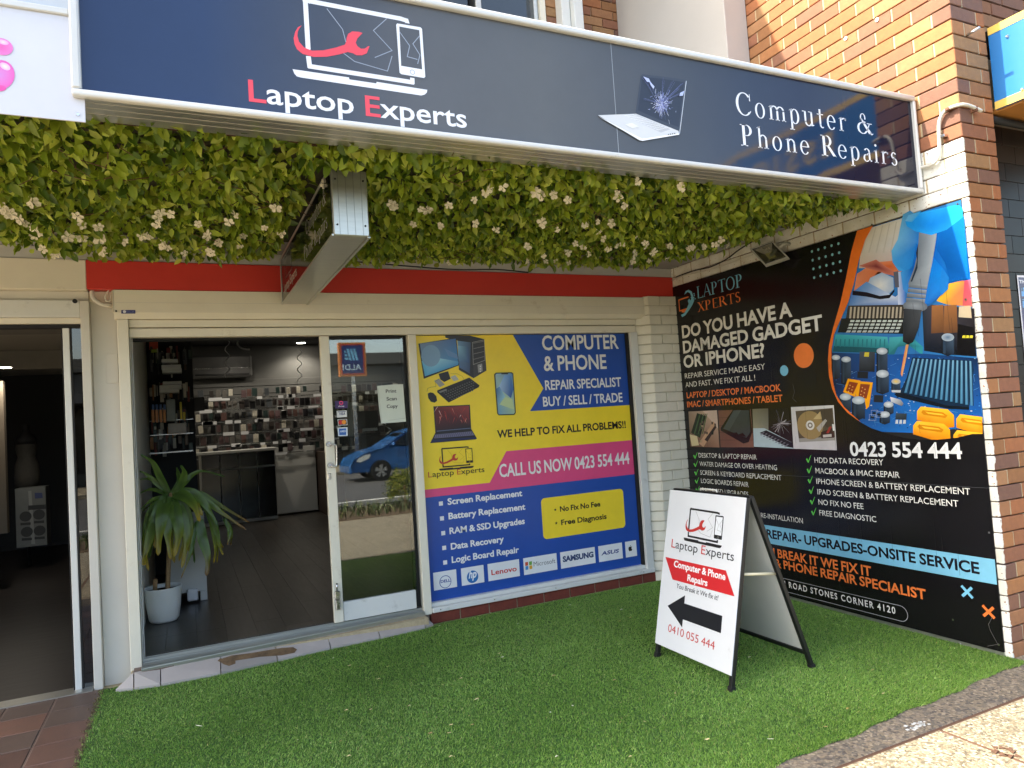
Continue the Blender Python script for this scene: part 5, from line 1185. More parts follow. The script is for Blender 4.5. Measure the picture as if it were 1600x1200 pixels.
# ------------------------------------------------------------------ A-frame sign on the turf
af = thing('a_frame_sign', 'white and black folding A-frame pavement sign with a black arrow, standing on the turf', 'pavement sign', (2.8, 3.27, 0))
AX0, AX1, AZT = 2.50, 2.715, 0.985
Vv = Vector((AX1 - AX0, 0, AZT)).normalized()
AP = Plane((AX0, 0, 0), (0, -1, 0), Vv)
tl, tr_, br, bl_ = AP.uv(1050.5, 766), AP.uv(1170, 777.5), AP.uv(1138, 1053), AP.uv(1019.6, 1004)
UL, UR = (tl[0] + bl_[0]) / 2, (tr_[0] + br[0]) / 2; VT, VB = (tl[1] + tr_[1]) / 2, (br[1] + bl_[1]) / 2
def slab(name, u0, u1, v0, v1, h0, h1, m, pl, parent):
    bm = bmesh.new(); c = [pl.at(a, b_, h) for h in (h0, h1) for a, b_ in ((u0, v0), (u1, v0), (u1, v1), (u0, v1))]
    vs = [bm.verts.new(p) for p in c]
    for f in ((0,1,2,3),(7,6,5,4),(0,4,5,1),(1,5,6,2),(2,6,7,3),(3,7,4,0)): bm.faces.new([vs[i] for i in f])
    bmesh.ops.bevel(bm, geom=list(bm.edges), offset=.0012, segments=1, affect='EDGES')
    return bm_obj(name, bm, m, parent)
M_panel = mat('sign_panel_white', (222, 223, 226), .35, var=.04, scale=4, dirt=((150, 145, 135), 9, .66, .35))
slab('front_panel', UL, UR, VB, VT, -.006, 0, M_panel, AP, af)
for u_ in (UL + .012, UR - .008): slab('leg', u_ - .012, u_ + .012, .0, VT, -.03, -.0065, M_black, AP, af)
for u_ in (UL + .012, UR - .008): slab('rubber_foot', u_ - .015, u_ + .015, -.002, .03, -.034, -.003, M_rubber, AP, af)
slab('cross_bar', UL + .03, UR - .03, VT - .024, VT, -.03, -.0065, M_black, AP, af); slab('cross_bar', UL + .03, UR - .03, VB, VB + .024, -.03, -.0065, M_black, AP, af)
# rear half
tx, tz = AP.at(0, VT, -.03).x, AP.at(0, VT, 0).z
RXb = 3.10
V2 = Vector((tx + .012 - RXb, 0, tz)).normalized()
RP = Plane((RXb, 0, 0), (0, 1, 0), V2)          # faces away from the front panel
L2 = math.hypot(tx + .012 - RXb, tz)
Ya, Yb = -UR + .0, -UL
vB2 = .112
slab('rear_panel', Ya + .02, Yb - .02, vB2, L2 - .01, -.004, .002, mat('sign_panel_grey', (196, 196, 192), .5, var=.05, scale=3), RP, af)
for y_ in (Ya + .008, Yb - .012): slab('leg', y_ - .012, y_ + .012, 0, L2, -.012, .012, M_black, RP, af); slab('rubber_foot', y_ - .015, y_ + .015, -.002, .025, -.015, .015, M_rubber, RP, af)
slab('cross_bar', Ya + .02, Yb - .02, vB2 - .024, vB2, -.012, .012, M_black, RP, af); slab('cross_bar', Ya + .02, Yb - .02, L2 - .024, L2, -.012, .012, M_black, RP, af)
# spreader bar between the halves and the carrying handle
p1 = AP.at(UR - .02, .60, -.03); tq = .585
p2 = RP.at(Ya + .02, tq, -.012)
tube('spreader', [p1, p2], .008, mat('spreader_cream', (226, 214, 180), .5), af, sm=False)
p1b = AP.at(UL + .02, .60, -.03); p2b = RP.at(Yb - .02, tq, -.012); tube('spreader', [p1b, p2b], .008, MATS['spreader_cream'], af, sm=False)
ym = (Ya + Yb) / 2
tube('carry_handle', [(tx + .005, ym + .08, tz - .005), (tx + .005, ym + .08, tz + .018), (tx + .005, ym - .06, tz + .018), (tx + .005, ym - .06, tz - .005)], .006, M_white_pvc, af, sm=False)
B('hinge_bar', (tx - .004, tx + .02, Ya + .0, Yb, tz - .006, tz + .006), M_black, af, bev=.002)
pr = Print(AP, af, M_print, h0=.0008)
z7 = (1010, 740, 3.3346)
logo(pr, qz(z7, [(195,332)])[0], qz(z7, [(393,372)])[0], K_, (190, 50, 46), (228, 230, 234), (150, 150, 150)); pr.flush('logo')
pr.text('Laptop Experts', (1049, 855.5), (1146.5, 876.5), 13.3, (34, 34, 40), bold=.0, colors=name_cols((34, 34, 40), (196, 60, 60))); pr.flush('lettering')
AU = AP.uv
a, b_, c, d = [AU(*p) for p in qz(z7, [(100,434),(415,505),(460,640),(137,552)])]
pr.uvpoly([a, b_, c, d], (206, 40, 46)); pr.text('Computer & Phone', qz(z7, [(143,487)])[0], qz(z7, [(412,552)])[0], 9.8, (236, 236, 236), bold=.03); pr.text('Repairs', qz(z7, [(213,560)])[0], qz(z7, [(318,584)])[0], 9.8, (236, 236, 236), bold=.03); pr.flush('red_banner')
pr.text('You Break it We fix it!', qz(z7, [(155,600)])[0], qz(z7, [(373,655)])[0], 7.6, (60, 60, 66), bold=.005, slant=.12); pr.flush('lettering')
t_ = [AU(*p) for p in qz(z7, [(112,682),(203,643),(205,672),(398,734),(390,806),(191,742),(188,772)])]
yc = (t_[2][1] + t_[5][1]) / 2 
hw = .045; xt, xh, xr = t_[0][0], (t_[1][0] + t_[6][0]) / 2, (t_[3][0] + t_[4][0]) / 2
ym_ = (t_[3][1] + t_[4][1]) / 2; yL = t_[0][1]; ymid = (ym_ + yL) / 2 - .012
pr.uvpoly([(xt, ymid), (xh, ymid + .09), (xh, ymid + hw), (xr, ymid + hw), (xr, ymid - hw), (xh, ymid - hw), (xh, ymid - .09)], (26, 26, 32)); pr.flush('arrow')
pr.text('0410 055 444', qz(z7, [(112,828)])[0], qz(z7, [(355,912)])[0], 12.3, (196, 60, 60), bold=.0); pr.flush('phone_number')

# ------------------------------------------------------------------ leaf helpers
def leaf_material(name, pal, trans=.25, rough=.4):
    m = bpy.data.materials.new(name); m.use_nodes = True; N = m.node_tree.nodes; L = m.node_tree.links
    b = N['Principled BSDF']; b.inputs['Roughness'].default_value = rough; b.inputs['Specular IOR Level'].default_value = .4
    vc = N.new('ShaderNodeVertexColor'); vc.layer_name = 'Col'; L.new(vc.outputs[0], b.inputs['Base Color'])
    tr = N.new('ShaderNodeBsdfTranslucent'); L.new(vc.outputs[0], tr.inputs[0])
    mx = N.new('ShaderNodeMixShader'); mx.inputs[0].default_value = trans
    L.new(b.outputs[0], mx.inputs[1]); L.new(tr.outputs[0], mx.inputs[2]); L.new(mx.outputs[0], N['Material Output'].inputs[0])
    return m
# a folded pointed leaf: base at origin, tip along +x, face up +z  (7 verts, 6 tris)
LEAF_V = np.array([(0, 0, 0), (.3, .30, .09), (.3, 0, -.02), (.3, -.30, .09), (.68, .24, .05), (.68, 0, -.04), (.68, -.24, .05), (1, 0, -.12)])
LEAF_F = np.array([(0, 2, 1), (0, 3, 2), (1, 2, 5), (1, 5, 4), (2, 3, 6), (2, 6, 5), (4, 5, 7), (5, 6, 7)])
def leaves_mesh(name, pos, axis, nrm, length, width, colors, m):
    """vectorised cloud of leaves"""
    n = len(pos); axis = axis / np.linalg.norm(axis, axis=1)[:, None]
    nrm = nrm - axis * np.sum(nrm * axis, 1)[:, None]; nrm /= np.linalg.norm(nrm, axis=1)[:, None]; side = np.cross(nrm, axis)
    V = pos[:, None] + axis[:, None] * LEAF_V[None, :, 0:1] * length[:, None, None] + side[:, None] * LEAF_V[None, :, 1:2] * width[:, None, None] * 1.7 + nrm[:, None] * LEAF_V[None, :, 2:3] * length[:, None, None] * 1.3
    Fc = (LEAF_F[None] + (np.arange(n) * 8)[:, None, None]).reshape(-1, 3); nf = len(Fc)
    me = bpy.data.meshes.new(name); me.vertices.add(n * 8); me.vertices.foreach_set('co', V.astype(np.float32).ravel())
    me.loops.add(nf * 3); me.loops.foreach_set('vertex_index', Fc.astype(np.int32).ravel())
    me.polygons.add(nf); me.polygons.foreach_set('loop_start', np.arange(nf, dtype=np.int32) * 3); me.polygons.foreach_set('loop_total', np.full(nf, 3, np.int32)); me.update()
    col = np.ones((n, 24, 4), np.float32); col[:, :, :3] = colors[:, None, :]
    ca = me.color_attributes.new('Col', 'FLOAT_COLOR', 'CORNER'); ca.data.foreach_set('color', col.ravel())
    me.polygons.foreach_set('use_smooth', np.ones(nf, bool)); me.materials.append(m); me.validate()
    return me
M_vine = leaf_material('vine_leaf', None, .25, .38)
vp_ = np.array([lin(c) for c in [(160, 180, 62), (136, 160, 54), (106, 134, 44), (184, 196, 84), (76, 104, 36), (146, 158, 62)]])

vm = thing('artificial_vine', 'mat of artificial green vine leaves with white flowers lining the canopy soffit', 'artificial vine', (1.5, 3.9, 2.7))
def vback(x):
    if x < -.55: return 4.98 - (-.55 - x) * .55
    return np.interp(x, [-.55, 0, .62, .9, 1.2, 2.3, 3.0, 3.5, 3.72, 3.86, 4.0], [4.98, 4.99, 4.96, 4.84, 4.90, 4.80, 4.80, 4.78, 4.25, 3.55, 2.95])
B('backing_mat', (-1.7, 3.72, 2.88, 4.72, 2.733, 2.741), mat('vine_backing', (46, 44, 30), .9, var=.5, scale=40, bump=.6), vm, bev=0)
def vine_points(n):
    x = rng.uniform(-1.75, 4.0, n * 2); y = rng.uniform(2.86, 5.07, n * 2)
    vb = np.array([vback(a) for a in x]) * 1.018 + rng.normal(0, .03, n * 2) - .05
    keep = y < vb
    # the hanging sign interrupts the mat
    keep &= ~((x > .60) & (x < .84) & (y > 3.2))
    return x[keep][:n], y[keep][:n], vb[keep][:n]
def vine_leaves(n):
    x, y, vb = vine_points(n); n = len(x)
    bulge = .5 + .5 * np.sin(x * 5.1 + np.sin(y * 4) * 2) * np.sin(y * 6.3 + x)
    z = 2.738 - rng.uniform(0, 1, n) ** 1.3 * (.03 + .04 * bulge) 
    fr_ = np.clip(1 - (y - 2.9) / .22, 0, 1) * rng.uniform(.2, 1, n); z -= fr_ * np.where(x > .3, .035, .018); edge = np.clip(1 - (vb - y) / .35, 0, 1); z -= edge * rng.uniform(0, .03, n); z = np.where((x > .42) & (x < .66) & (y > 3.2), np.maximum(z, 2.715), z)
    ax = np.stack([rng.normal(0, .55, n), rng.normal(-.25, .45, n) + edge * .3, -np.abs(rng.normal(.6, .35, n))], 1)
    nr = np.stack([rng.normal(-.1, .5, n), -np.abs(rng.normal(.9, .4, n)), rng.normal(-.15, .5, n)], 1)
    ln = rng.uniform(.04, .076, n); wd_ = ln * rng.uniform(.42, .62, n)
    k = rng.choice(6, n, p=[.26, .24, .18, .12, .12, .08]); c = vp_[k] * rng.uniform(.72, 1.22, n)[:, None]
    return np.stack([x, y, z], 1), ax, nr, ln, wd_, c
me = leaves_mesh('leaves', *vine_leaves(12500), M_vine)
o = bpy.data.objects.new('leaves', me); COL.objects.link(o); o.parent = vm; o.matrix_parent_inverse = Matrix.Translation(-vm.location); o['kind'] = 'stuff'
# the leaves nearest the viewer one by one
proto = []
for k in range(6):
    pm = leaves_mesh('leaf', np.zeros((1, 3)), np.array([[1., 0, 0]]), np.array([[0, 0, 1.]]), np.array([1.]), np.array([.52]), vp_[k:k + 1] * 1.05, M_vine); proto.append(pm)
P_, A_, N_, L_, W_, _c = vine_leaves(1500)
idx = np.argsort(P_[:, 2] * 2 + P_[:, 1] * .1)[:290]
for i in idx:
    o = bpy.data.objects.new('leaf', proto[random.randrange(6)]); COL.objects.link(o); o.parent = vm
    a = Vector(A_[i]).normalized(); nn = Vector(N_[i]); nn = (nn - a * nn.dot(a)).normalized(); s_ = nn.cross(a)
    o.matrix_parent_inverse = Matrix.Translation(-vm.location)
    o.matrix_basis = Matrix.Translation(Vector(P_[i]) + Vector((0, 0, -.01))) @ Matrix(((a.x, s_.x, nn.x, 0), (a.y, s_.y, nn.y, 0), (a.z, s_.z, nn.z, 0), (0, 0, 0, 1))) @ Matrix.Scale(L_[i], 4)
# stems
bm = bmesh.new()
for i in range(110):
    x = random.uniform(-1.5, 3.8); y = random.uniform(2.9, float(vback(x)) - .05)
    if .6 < x < .88 and y > 3.15: continue
    a = random.uniform(0, 6.28); l_ = random.uniform(.1, .25)
    tube_bm(bm, [(x, y, 2.72), (x + l_ * .5 * math.cos(a), y + l_ * .5 * math.sin(a), 2.67), (x + l_ * math.cos(a), y + l_ * math.sin(a) * .6, 2.645)], .0022, 4)
o = bm_obj('stems', bm, mat('vine_stem', (92, 62, 44), .7), vm); o['kind'] = 'stuff'
# white flowers
M_petal = mat('silk_petal', (232, 226, 206), .6, var=.06)
def flower_mesh(v):
    r_ = random.Random(v); bm = bmesh.new()
    for k in range(5):
        a = k * 1.257 + r_.uniform(-.25, .25); l_ = r_.uniform(.024, .036); w = l_ * .42; ca, sa = math.cos(a), math.sin(a); up_ = r_.uniform(-.006, .014)
        P3 = lambda u, v_, h: bm.verts.new((u * ca - v_ * sa, u * sa + v_ * ca, h))
        c = P3(.002, 0, 0); m1 = P3(l_ * .55, w, up_ + .004); m2 = P3(l_ * .55, -w, up_ + .004); mm = P3(l_ * .6, 0, up_ - .002); t1 = P3(l_, w * .5, up_); t2 = P3(l_, -w * .5, up_)
        bm.faces.new((c, mm, m1)); bm.faces.new((c, m2, mm)); bm.faces.new((m1, mm, t1)); bm.faces.new((mm, m2, t2)); bm.faces.new((mm, t2, t1))
    bmesh.ops.create_icosphere(bm, subdivisions=1, radius=.005, matrix=Matrix.Translation((0, 0, .004)))
    me = bpy.data.meshes.new('flower'); bm.to_mesh(me); bm.free(); me.materials.append(M_petal); return me
FM = [flower_mesh(k) for k in range(5)]
fl_px = [(15,332),(30,345),(40,353),(58,367),(45,312),(12,330),(70,388),(85,397),(98,375),(130,335),(134,348),(130,372),(165,372),(158,388),(165,393),(197,380),(155,355),(240,340),(250,350),(262,335),(225,368),(232,375),(255,382),(262,392),(285,397),(320,368),(342,380),(355,348),(365,338),(385,370),(380,388),(415,355),(440,368),(300,350),(330,395),
 (615,322),(700,322),(662,327),(650,350),(690,353),(735,350),(780,360),(860,305),(890,315),(845,345),(970,310),(985,322),(955,300),(870,360),(830,383),(825,408),(850,405),(865,410),(850,395),(882,395),(895,410),(905,375),(912,385),(920,400),(948,370),(950,388),(965,382),(985,408),(990,395),(1010,380),(1020,410),(1008,375),(1022,391),(1042,383),(1045,403),(1074,385),(1080,388),(1102,383),(1116,378),(1122,374),(1137,382),(940,345),(960,350),(930,362),(995,375),(915,352),(1060,290+5),(1000,285),(915,280),(760,300),(705,410),(840,300),(740,310),(565,345),(430,330),(780,262+30),(510,290)]
vf = 0
for a, b_ in fl_px:
    d = ray(a, b_); t = (2.652 + random.uniform(-.008, .012) - CAM.z) / d.z; p = CAM + d * t
    for q in range(random.choice((1, 1, 2))):
        o = bpy.data.objects.new('flower', FM[vf % 5]); vf += 1; COL.objects.link(o); o.parent = vm; o.matrix_parent_inverse = Matrix.Translation(-vm.location)
        pp = p + Vector((random.gauss(0, .018), random.gauss(0, .02), random.gauss(0, .008)))
        nrm = Vector((random.gauss(-.2, .4), -1, random.gauss(-.6, .4))).normalized()
        o.matrix_basis = Matrix.Translation(pp) @ nrm.to_track_quat('Z', 'Y').to_matrix().to_4x4() @ Matrix.Rotation(random.random() * 6, 4, 'Z') @ Matrix.Scale(random.uniform(.62, 1.05), 4)

# ------------------------------------------------------------------ potted plant inside the door
pp_ = thing('potted_plant', 'drooping green corn plant with yellowing tips in a round white pot inside the doorway', 'potted plant', (-.19, 6.05, .13))
PY_ = 6.05
PPl = Plane((0, PY_, 0), (1, 0, 0), (0, 0, 1))
pc = PPl.P(256, 950); cx = pc.x; ztop = PPl.P(256, 916).z
prof = [(.0, .001), (.092, .001), (.104, .02), (.120, .12), (.129, .22), (.132, ztop - .13 - .01), (.133, ztop - .13), (.127, ztop - .13), (.12, ztop - .15)]
lathe('pot', prof, mat('pot_white', (222, 224, 220), .35, var=.02), pp_, c=(cx, PY_, .13))
lathe('soil', [(0, 0), (.121, .0)][::-1], M_soil, pp_, c=(cx, PY_, ztop - .03))
M_cane = mat('cane_bark', (150, 120, 84), .8, var=.3, scale=30, stretch=(1, 1, 6), bump=.4)
def PX(x, y, dy=0.0):
    d = ray(x, y); t = (PY_ + dy) / d.y; return CAM + d * t
tube('cane', [PX(262, 922), PX(263, 890, .02), PX(265, 840), PX(268, 770, .02)], .017, M_cane, pp_); tube('cane', [PX(242, 925), PX(243, 905)], .016, M_cane, pp_, sm=False)
M_dr = leaf_material('corn_plant_leaf', None, .15, .35)
def strap(pts, w, tip, dys):
    pth = smooth_path([PX(*p, dy) for p, dy in zip(pts, dys)], 5); n = len(pth) - 1; V = []; F_ = []; C_ = []
    wm = w * 5.4 / FPX
    g0, g1, g2 = (72, 104, 42), (126, 154, 56), tip
    for i, p in enumerate(pth):
        t = i / n; ww = wm * (.35 + .65 * math.sin(math.pi * min(t * 1.15 + .12, 1)) ** .8) if t < .97 else wm * .06
        tg = (pth[min(i + 1, n)] - pth[max(i - 1, 0)]).normalized(); sd = tg.cross(Vector((.25 * math.sin(i), -1, .35))).normalized()
        wob = .006 * math.sin(i * 1.9 + w)
        V += [tuple(p - sd * ww / 2 + Vector((0, wob, 0))), tuple(p + Vector((0, .006, 0))), tuple(p + sd * ww / 2 - Vector((0, wob, 0)))]
        k = min(max((t - .5) / .45, 0), 1) ** 1.3; c = [g0[j] * (1 - t) + g1[j] * t for j in range(3)]; c = [c[j] * (1 - k) + g2[j] * k for j in range(3)]
        C_ += [c, [v * .8 for v in c], c]
    for i in range(n):
        for q in range(2): a = i * 3 + q; F_.append((a, a + 1, a + 4, a + 3))
    me = bpy.data.meshes.new('leaf'); me.from_pydata(V, [], F_); ca = me.color_attributes.new('Col', 'FLOAT_COLOR', 'CORNER')
    ca.data.foreach_set('color', np.array([x for f in F_ for vi in f for x in (*lin(C_[vi]), 1)], dtype=np.float32))
    for p in me.polygons: p.use_smooth = True
    me.materials.append(M_dr); o = bpy.data.objects.new('leaf', me); COL.objects.link(o); o.parent = pp_; o.matrix_parent_inverse = Matrix.Translation(-pp_.location)
yl, br_, gn = (196, 164, 50), (160, 118, 70), (84, 116, 46)
straps = [
 ([(264,770),(250,745),(238,722),(219,710)],10,gn,-.1), ([(264,770),(245,755),(230,742),(218,736)],8,gn,-.05), ([(262,772),(245,752),(232,748),(218,749)],7,gn,0), ([(262,774),(245,766),(232,765),(218,771)],6,gn,.05), ([(262,776),(245,778),(232,785),(220,797)],6,gn,.02), ([(262,776),(248,785),(236,788),(222,800)],5,gn,.1),
 ([(268,770),(285,758),(300,742),(318,736),(352,745)],8,gn,.05), ([(272,775),(284,755),(288,738),(282,727)],12,gn,-.05), ([(268,772),(280,752),(278,738),(276,730)],8,gn,.1),
 ([(262,775),(252,790),(240,820),(228,862),(224,884)],17,yl,-.12), ([(262,775),(255,795),(250,830),(247,868)],19,yl,-.15), ([(264,778),(262,800),(262,835),(267,874)],17,yl,-.14), ([(268,776),(274,800),(280,835),(272,870)],18,yl,-.16), ([(268,776),(283,800),(292,840),(284,888)],15,yl,-.1), ([(268,775),(288,790),(298,830),(294,862)],12,yl,-.05),
 ([(270,772),(288,775),(303,790),(312,815)],17,yl,-.14), ([(272,770),(300,770),(322,790),(340,822)],15,gn,-.08), ([(272,770),(310,775),(345,800),(385,828)],11,br_,-.05), ([(312,812),(316,840),(324,870),(322,900)],15,br_,-.12), ([(325,800),(338,830),(342,850),(349,868)],8,yl,0), ([(300,775),(325,800),(336,850),(334,880)],8,yl,.02), ([(350,810),(358,825),(358,840),(355,852)],7,br_,-.02),
 ([(258,780),(240,795),(228,830),(222,880)],15,gn,.02), ([(255,782),(236,810),(226,850),(232,892)],12,yl,0), ([(307,815),(302,845),(294,875),(282,905)],6,br_,-.14), ([(270,780),(285,810),(300,850),(304,880)],9,gn,.08), ([(260,780),(250,805),(238,840),(233,872)],14,gn,.06)]
rx = random.Random(4)
for pts, w, tip, dy in list(straps[9:22]):
    jx, jy = rx.uniform(-9, 9), rx.uniform(-18, 14)
    straps.append(([pts[0]] + [(a + jx * (i + 1) / len(pts), b_ + jy * (i + 1) / len(pts)) for i, (a, b_) in enumerate(pts[1:])], w * .85, tip, dy + rx.uniform(.03, .16)))
for pts, w, tip, dy in straps:
    strap(pts, w, tip, [0] + [dy * (k + 1) / (len(pts) - 1) for k in range(len(pts) - 1)])

# ------------------------------------------------------------------ things inside the shop
def rect3(name, Y, px, th, m, parent=None, bev=.002, cast=None):
    """box standing at depth Y whose front covers the pixel rectangle px = (x0, y0, x1, y1) at its corners"""
    pl = Plane((0, Y, 0), (1, 0, 0), (0, 0, 1)); a = pl.P(px[0], px[1]); b_ = pl.P(px[2], px[3])
    return B(name, (min(a.x, b_.x), max(a.x, b_.x), Y, Y + th, min(a.z, b_.z), max(a.z, b_.z)), m, parent, bev=bev)
M_cab = mat('white_cabinet', (198, 198, 194), .4, var=.03)
cb = thing('cabinet', 'low white cabinet with short legs behind the potted plant', 'cabinet', (0, 6.6, .13))
a = Plane((0, 6.55, 0), (1, 0, 0), (0, 0, 1)); q0, q1 = a.P(282, 802), a.P(324, 922)
B('body', (-.16, q1.x, 6.56, 7.0, q1.z, q0.z), M_cab, cb); B('leg', (q1.x - .055, q1.x, 6.56, 6.6, FZ, q1.z - .001), M_cab, cb); B('leg', (-.16, -.11, 6.56, 6.6, FZ, q1.z - .001), M_cab, cb); B('top', (-.17, q1.x + .01, 6.55, 7.01, q0.z + .001, q0.z + .02), M_black, cb)
o = rect3('power_board', 6.5, (292, 922, 310, 938), .04, M_panel, bev=.01); tag(o, 'white power board on the floor under the low cabinet', 'power board')
# back wall slats, counter, air conditioner
sw = thing('slat_wall', 'dim grey slatted display wall at the back of the shop', 'slat wall', (1.6, 12.28, 1.2))
for k in range(10): B('slat', (.0, 4.28, 12.27, 12.295, 1.15 + k * .125, 1.15 + k * .125 + .115), M_wall_in, sw, bev=.004)
case_me = []
for s_ in ((.085, .15), (.1, .165), (.075, .13)):
    bm = bmesh.new(); box(bm, -s_[0] / 2, s_[0] / 2, -.012, .012, -s_[1], 0, bev=.003); box(bm, -.003, .003, -.004, .16, .003, .009)
    me = bpy.data.meshes.new('phone_case_packet'); bm.to_mesh(me); bm.free()
    me.materials.append(mat('case_packet', (90, 80, 80), .3, var=.3, scale=25, rand=[(30, 28, 30), (96, 76, 78), (110, 106, 102), (58, 52, 50), (88, 70, 70), (24, 24, 26), (76, 80, 84), (104, 78, 74), (44, 58, 56), (34, 32, 34), (200, 194, 180), (40, 38, 42)])); case_me.append(me)
for r_ in range(6):
    x = .12 + random.uniform(0, .05)
    while x < 3.4:
        if random.random() < .93:
            o = bpy.data.objects.new('phone_case_packet', random.choice(case_me)); COL.objects.link(o); o.location = (x, 12.1 + random.gauss(0, .025), 2.22 - r_ * .185 + random.gauss(0, .008)); o.scale = (.8, .8, .8); o.rotation_euler = (random.gauss(0, .06), random.gauss(0, .03), random.gauss(0, .1))
            tag(o, 'small packaged phone case hanging on the back wall of the shop', 'phone case', 'phone cases hung in rows on the back wall')
        x += random.uniform(.075, .1)
for r_ in range(6):
    z_ = 2.22 - r_ * .185 - .145
    B('price_rail', (.05, 3.6, 12.0, 12.012, z_ - .006, z_ + .006), M_steel, sw, bev=0)
    for q in range(9):
        x_ = random.uniform(.2, 3.2); B('price_card', (x_, x_ + random.uniform(.06, .2), 11.985, 11.99, z_ - .03, z_ + random.uniform(0, .03)), M_panel, sw, bev=0)
ac = thing('air_conditioner', 'long white split air conditioner high on the back wall', 'air conditioner', (.8, 12.2, 2.4))
a = Plane((0, 12.1, 0), (1, 0, 0), (0, 0, 1)); q0, q1 = a.P(298, 556), a.P(395, 588)
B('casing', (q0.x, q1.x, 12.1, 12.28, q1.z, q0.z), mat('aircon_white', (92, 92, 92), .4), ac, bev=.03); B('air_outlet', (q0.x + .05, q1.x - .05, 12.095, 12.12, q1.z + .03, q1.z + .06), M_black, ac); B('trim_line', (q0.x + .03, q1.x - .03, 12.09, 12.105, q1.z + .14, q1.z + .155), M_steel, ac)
ct = thing('counter', 'glossy black drawer counter with a pale top along the back wall', 'counter', (1, 11.8, .13))
a = Plane((0, 11.6, 0), (1, 0, 0), (0, 0, 1)); q0, q1 = a.P(335, 706), a.P(434, 800)
B('counter_top', (.15, q1.x + .02, 11.55, 12.2, q0.z - .04, q0.z), M_cab, ct)
xx = np.linspace(.2, q1.x, 5)
for k in range(4): B('drawer', (xx[k] + .01, xx[k + 1] - .01, 11.6, 11.65, q0.z - .26, q0.z - .05), M_glossblack, ct); B('door', (xx[k] + .006, xx[k + 1] - .006, 11.6, 11.65, .2, q0.z - .29), M_glossblack, ct)
B('white_panel', (q1.x + .03, 1.96, 12.1, 12.25, .16, q0.z - .02), M_cab, ct); B('carcass', (.18, q1.x + .01, 11.652, 12.2, .14, q0.z - .042), M_cab, ct)
o = B('side_panel', (1.98, 2.12, 10.6, 12.2, FZ, 1.13), mat('dark_wood', (60, 44, 34), .5, var=.3, stretch=(8, 8, 1)), bev=.004); tag(o, 'dark brown wooden counter end behind the door edge', 'counter')
# hanging goods rack on the left
rk = thing('display_rack', 'wire display rack crowded with cables, tools and packets on the left of the shop', 'display rack', (-.05, 8.0, 1.0))
B('back_panel', (-.34, .10, 8.1, 8.14, FZ, 2.6), M_dark_in, rk)
for yy in (625, 658, 680, 708): rect3('shelf_wire', 7.7, (233, yy, 302, yy - 3), .008, M_steel, rk, bev=0)
def item(name, label, px, Y, th, rgb, rough=.4, cat=None):
    k = 'item_%d_%d_%d' % rgb; m = MATS.get(k) or mat(k, rgb, rough, var=.15, scale=14)
    o = rect3(name, Y, px, th, m, bev=.004); tag(o, label, cat or name.replace('_', ' ')); return o
item('box', 'red orange box at the top left of the hanging rack', (232.5, 528, 247, 546), 7.8, .05, (196, 66, 30)); item('tag_card', 'small lime green card under the red orange box on the rack', (236, 546, 246, 551), 7.75, .01, (150, 170, 60), cat='card')
for k, (y0, y1, x0, x1) in enumerate([(561,566,252,278),(570,576,252,283),(576,582,253,284),(596,600,254,284),(602,607,249,284),(607,613,249,280)]):
    o = rect3('white_packet', 7.55 + .02 * k, (x0, y0, x1, y1), .16, M_panel, bev=.004); tag(o, 'white flat cable packet stacked edge on in the rack, number %s from the top' % ['one', 'two', 'three', 'four', 'five', 'six'][k], 'packet')
item('packet', 'yellow packet hanging low on the display rack', (280.5, 628, 285, 655), 7.5, .03, (214, 184, 30)); item('packet', 'shorter yellow packet beside the yellow packet on the rack', (285.5, 644, 290, 656), 7.5, .03, (206, 178, 36))
for k in range(4): 
    o = item('spray_bottle', 'blue and orange spray bottle on the rack, %s from the left' % ['first', 'second', 'third', 'fourth'][k], (236.5 + k * 6, 640, 241.5 + k * 6, 660), 7.6, .06, (214, 140, 84), cat='bottle'); 
    c = rect3('bottle_top', 7.601, (237 + k * 6, 632, 241 + k * 6, 640.2), .05, MATS.get('bottle_blue') or mat('bottle_blue', (70, 100, 150), .35), o)
item('black_case', 'black box on the display rack beside the back wall cases', (302, 621, 320, 641), 8.5, .1, (18, 18, 20), cat='box'); item('clear_bag', 'clear plastic bag of parts on the rack', (259, 624, 275, 658), 7.65, .02, (130, 134, 124), .2, cat='bag'); item('packet', 'white printed packet low on the rack', (262, 662, 292, 676), 7.65, .02, (170, 160, 150))
names = {}
for i in range(130):
    x = random.uniform(233, 296); y = random.choice([600, 664, 684, 640, 560, 545]) + random.uniform(-5, 8); w, h_ = random.uniform(2.5, 7), random.uniform(12, 24)
    c = random.choice([(30, 30, 32), (80, 60, 40), (150, 100, 50), (120, 40, 30), (60, 62, 66), (40, 60, 56), (24, 24, 24), (170, 164, 150), (190, 186, 176), (70, 74, 78)])
    k = 'item_%d_%d_%d' % c; m = MATS.get(k) or mat(k, c, .4, var=.2, scale=14)
    o = rect3('hanging_item', 7.72 + random.uniform(0, .2), (x, y, x + w, y + h_), .02, m, bev=.002); tag(o, 'narrow cable or tool packet hanging on the crowded left rack', 'packet', 'cables and tools hung on the left rack')
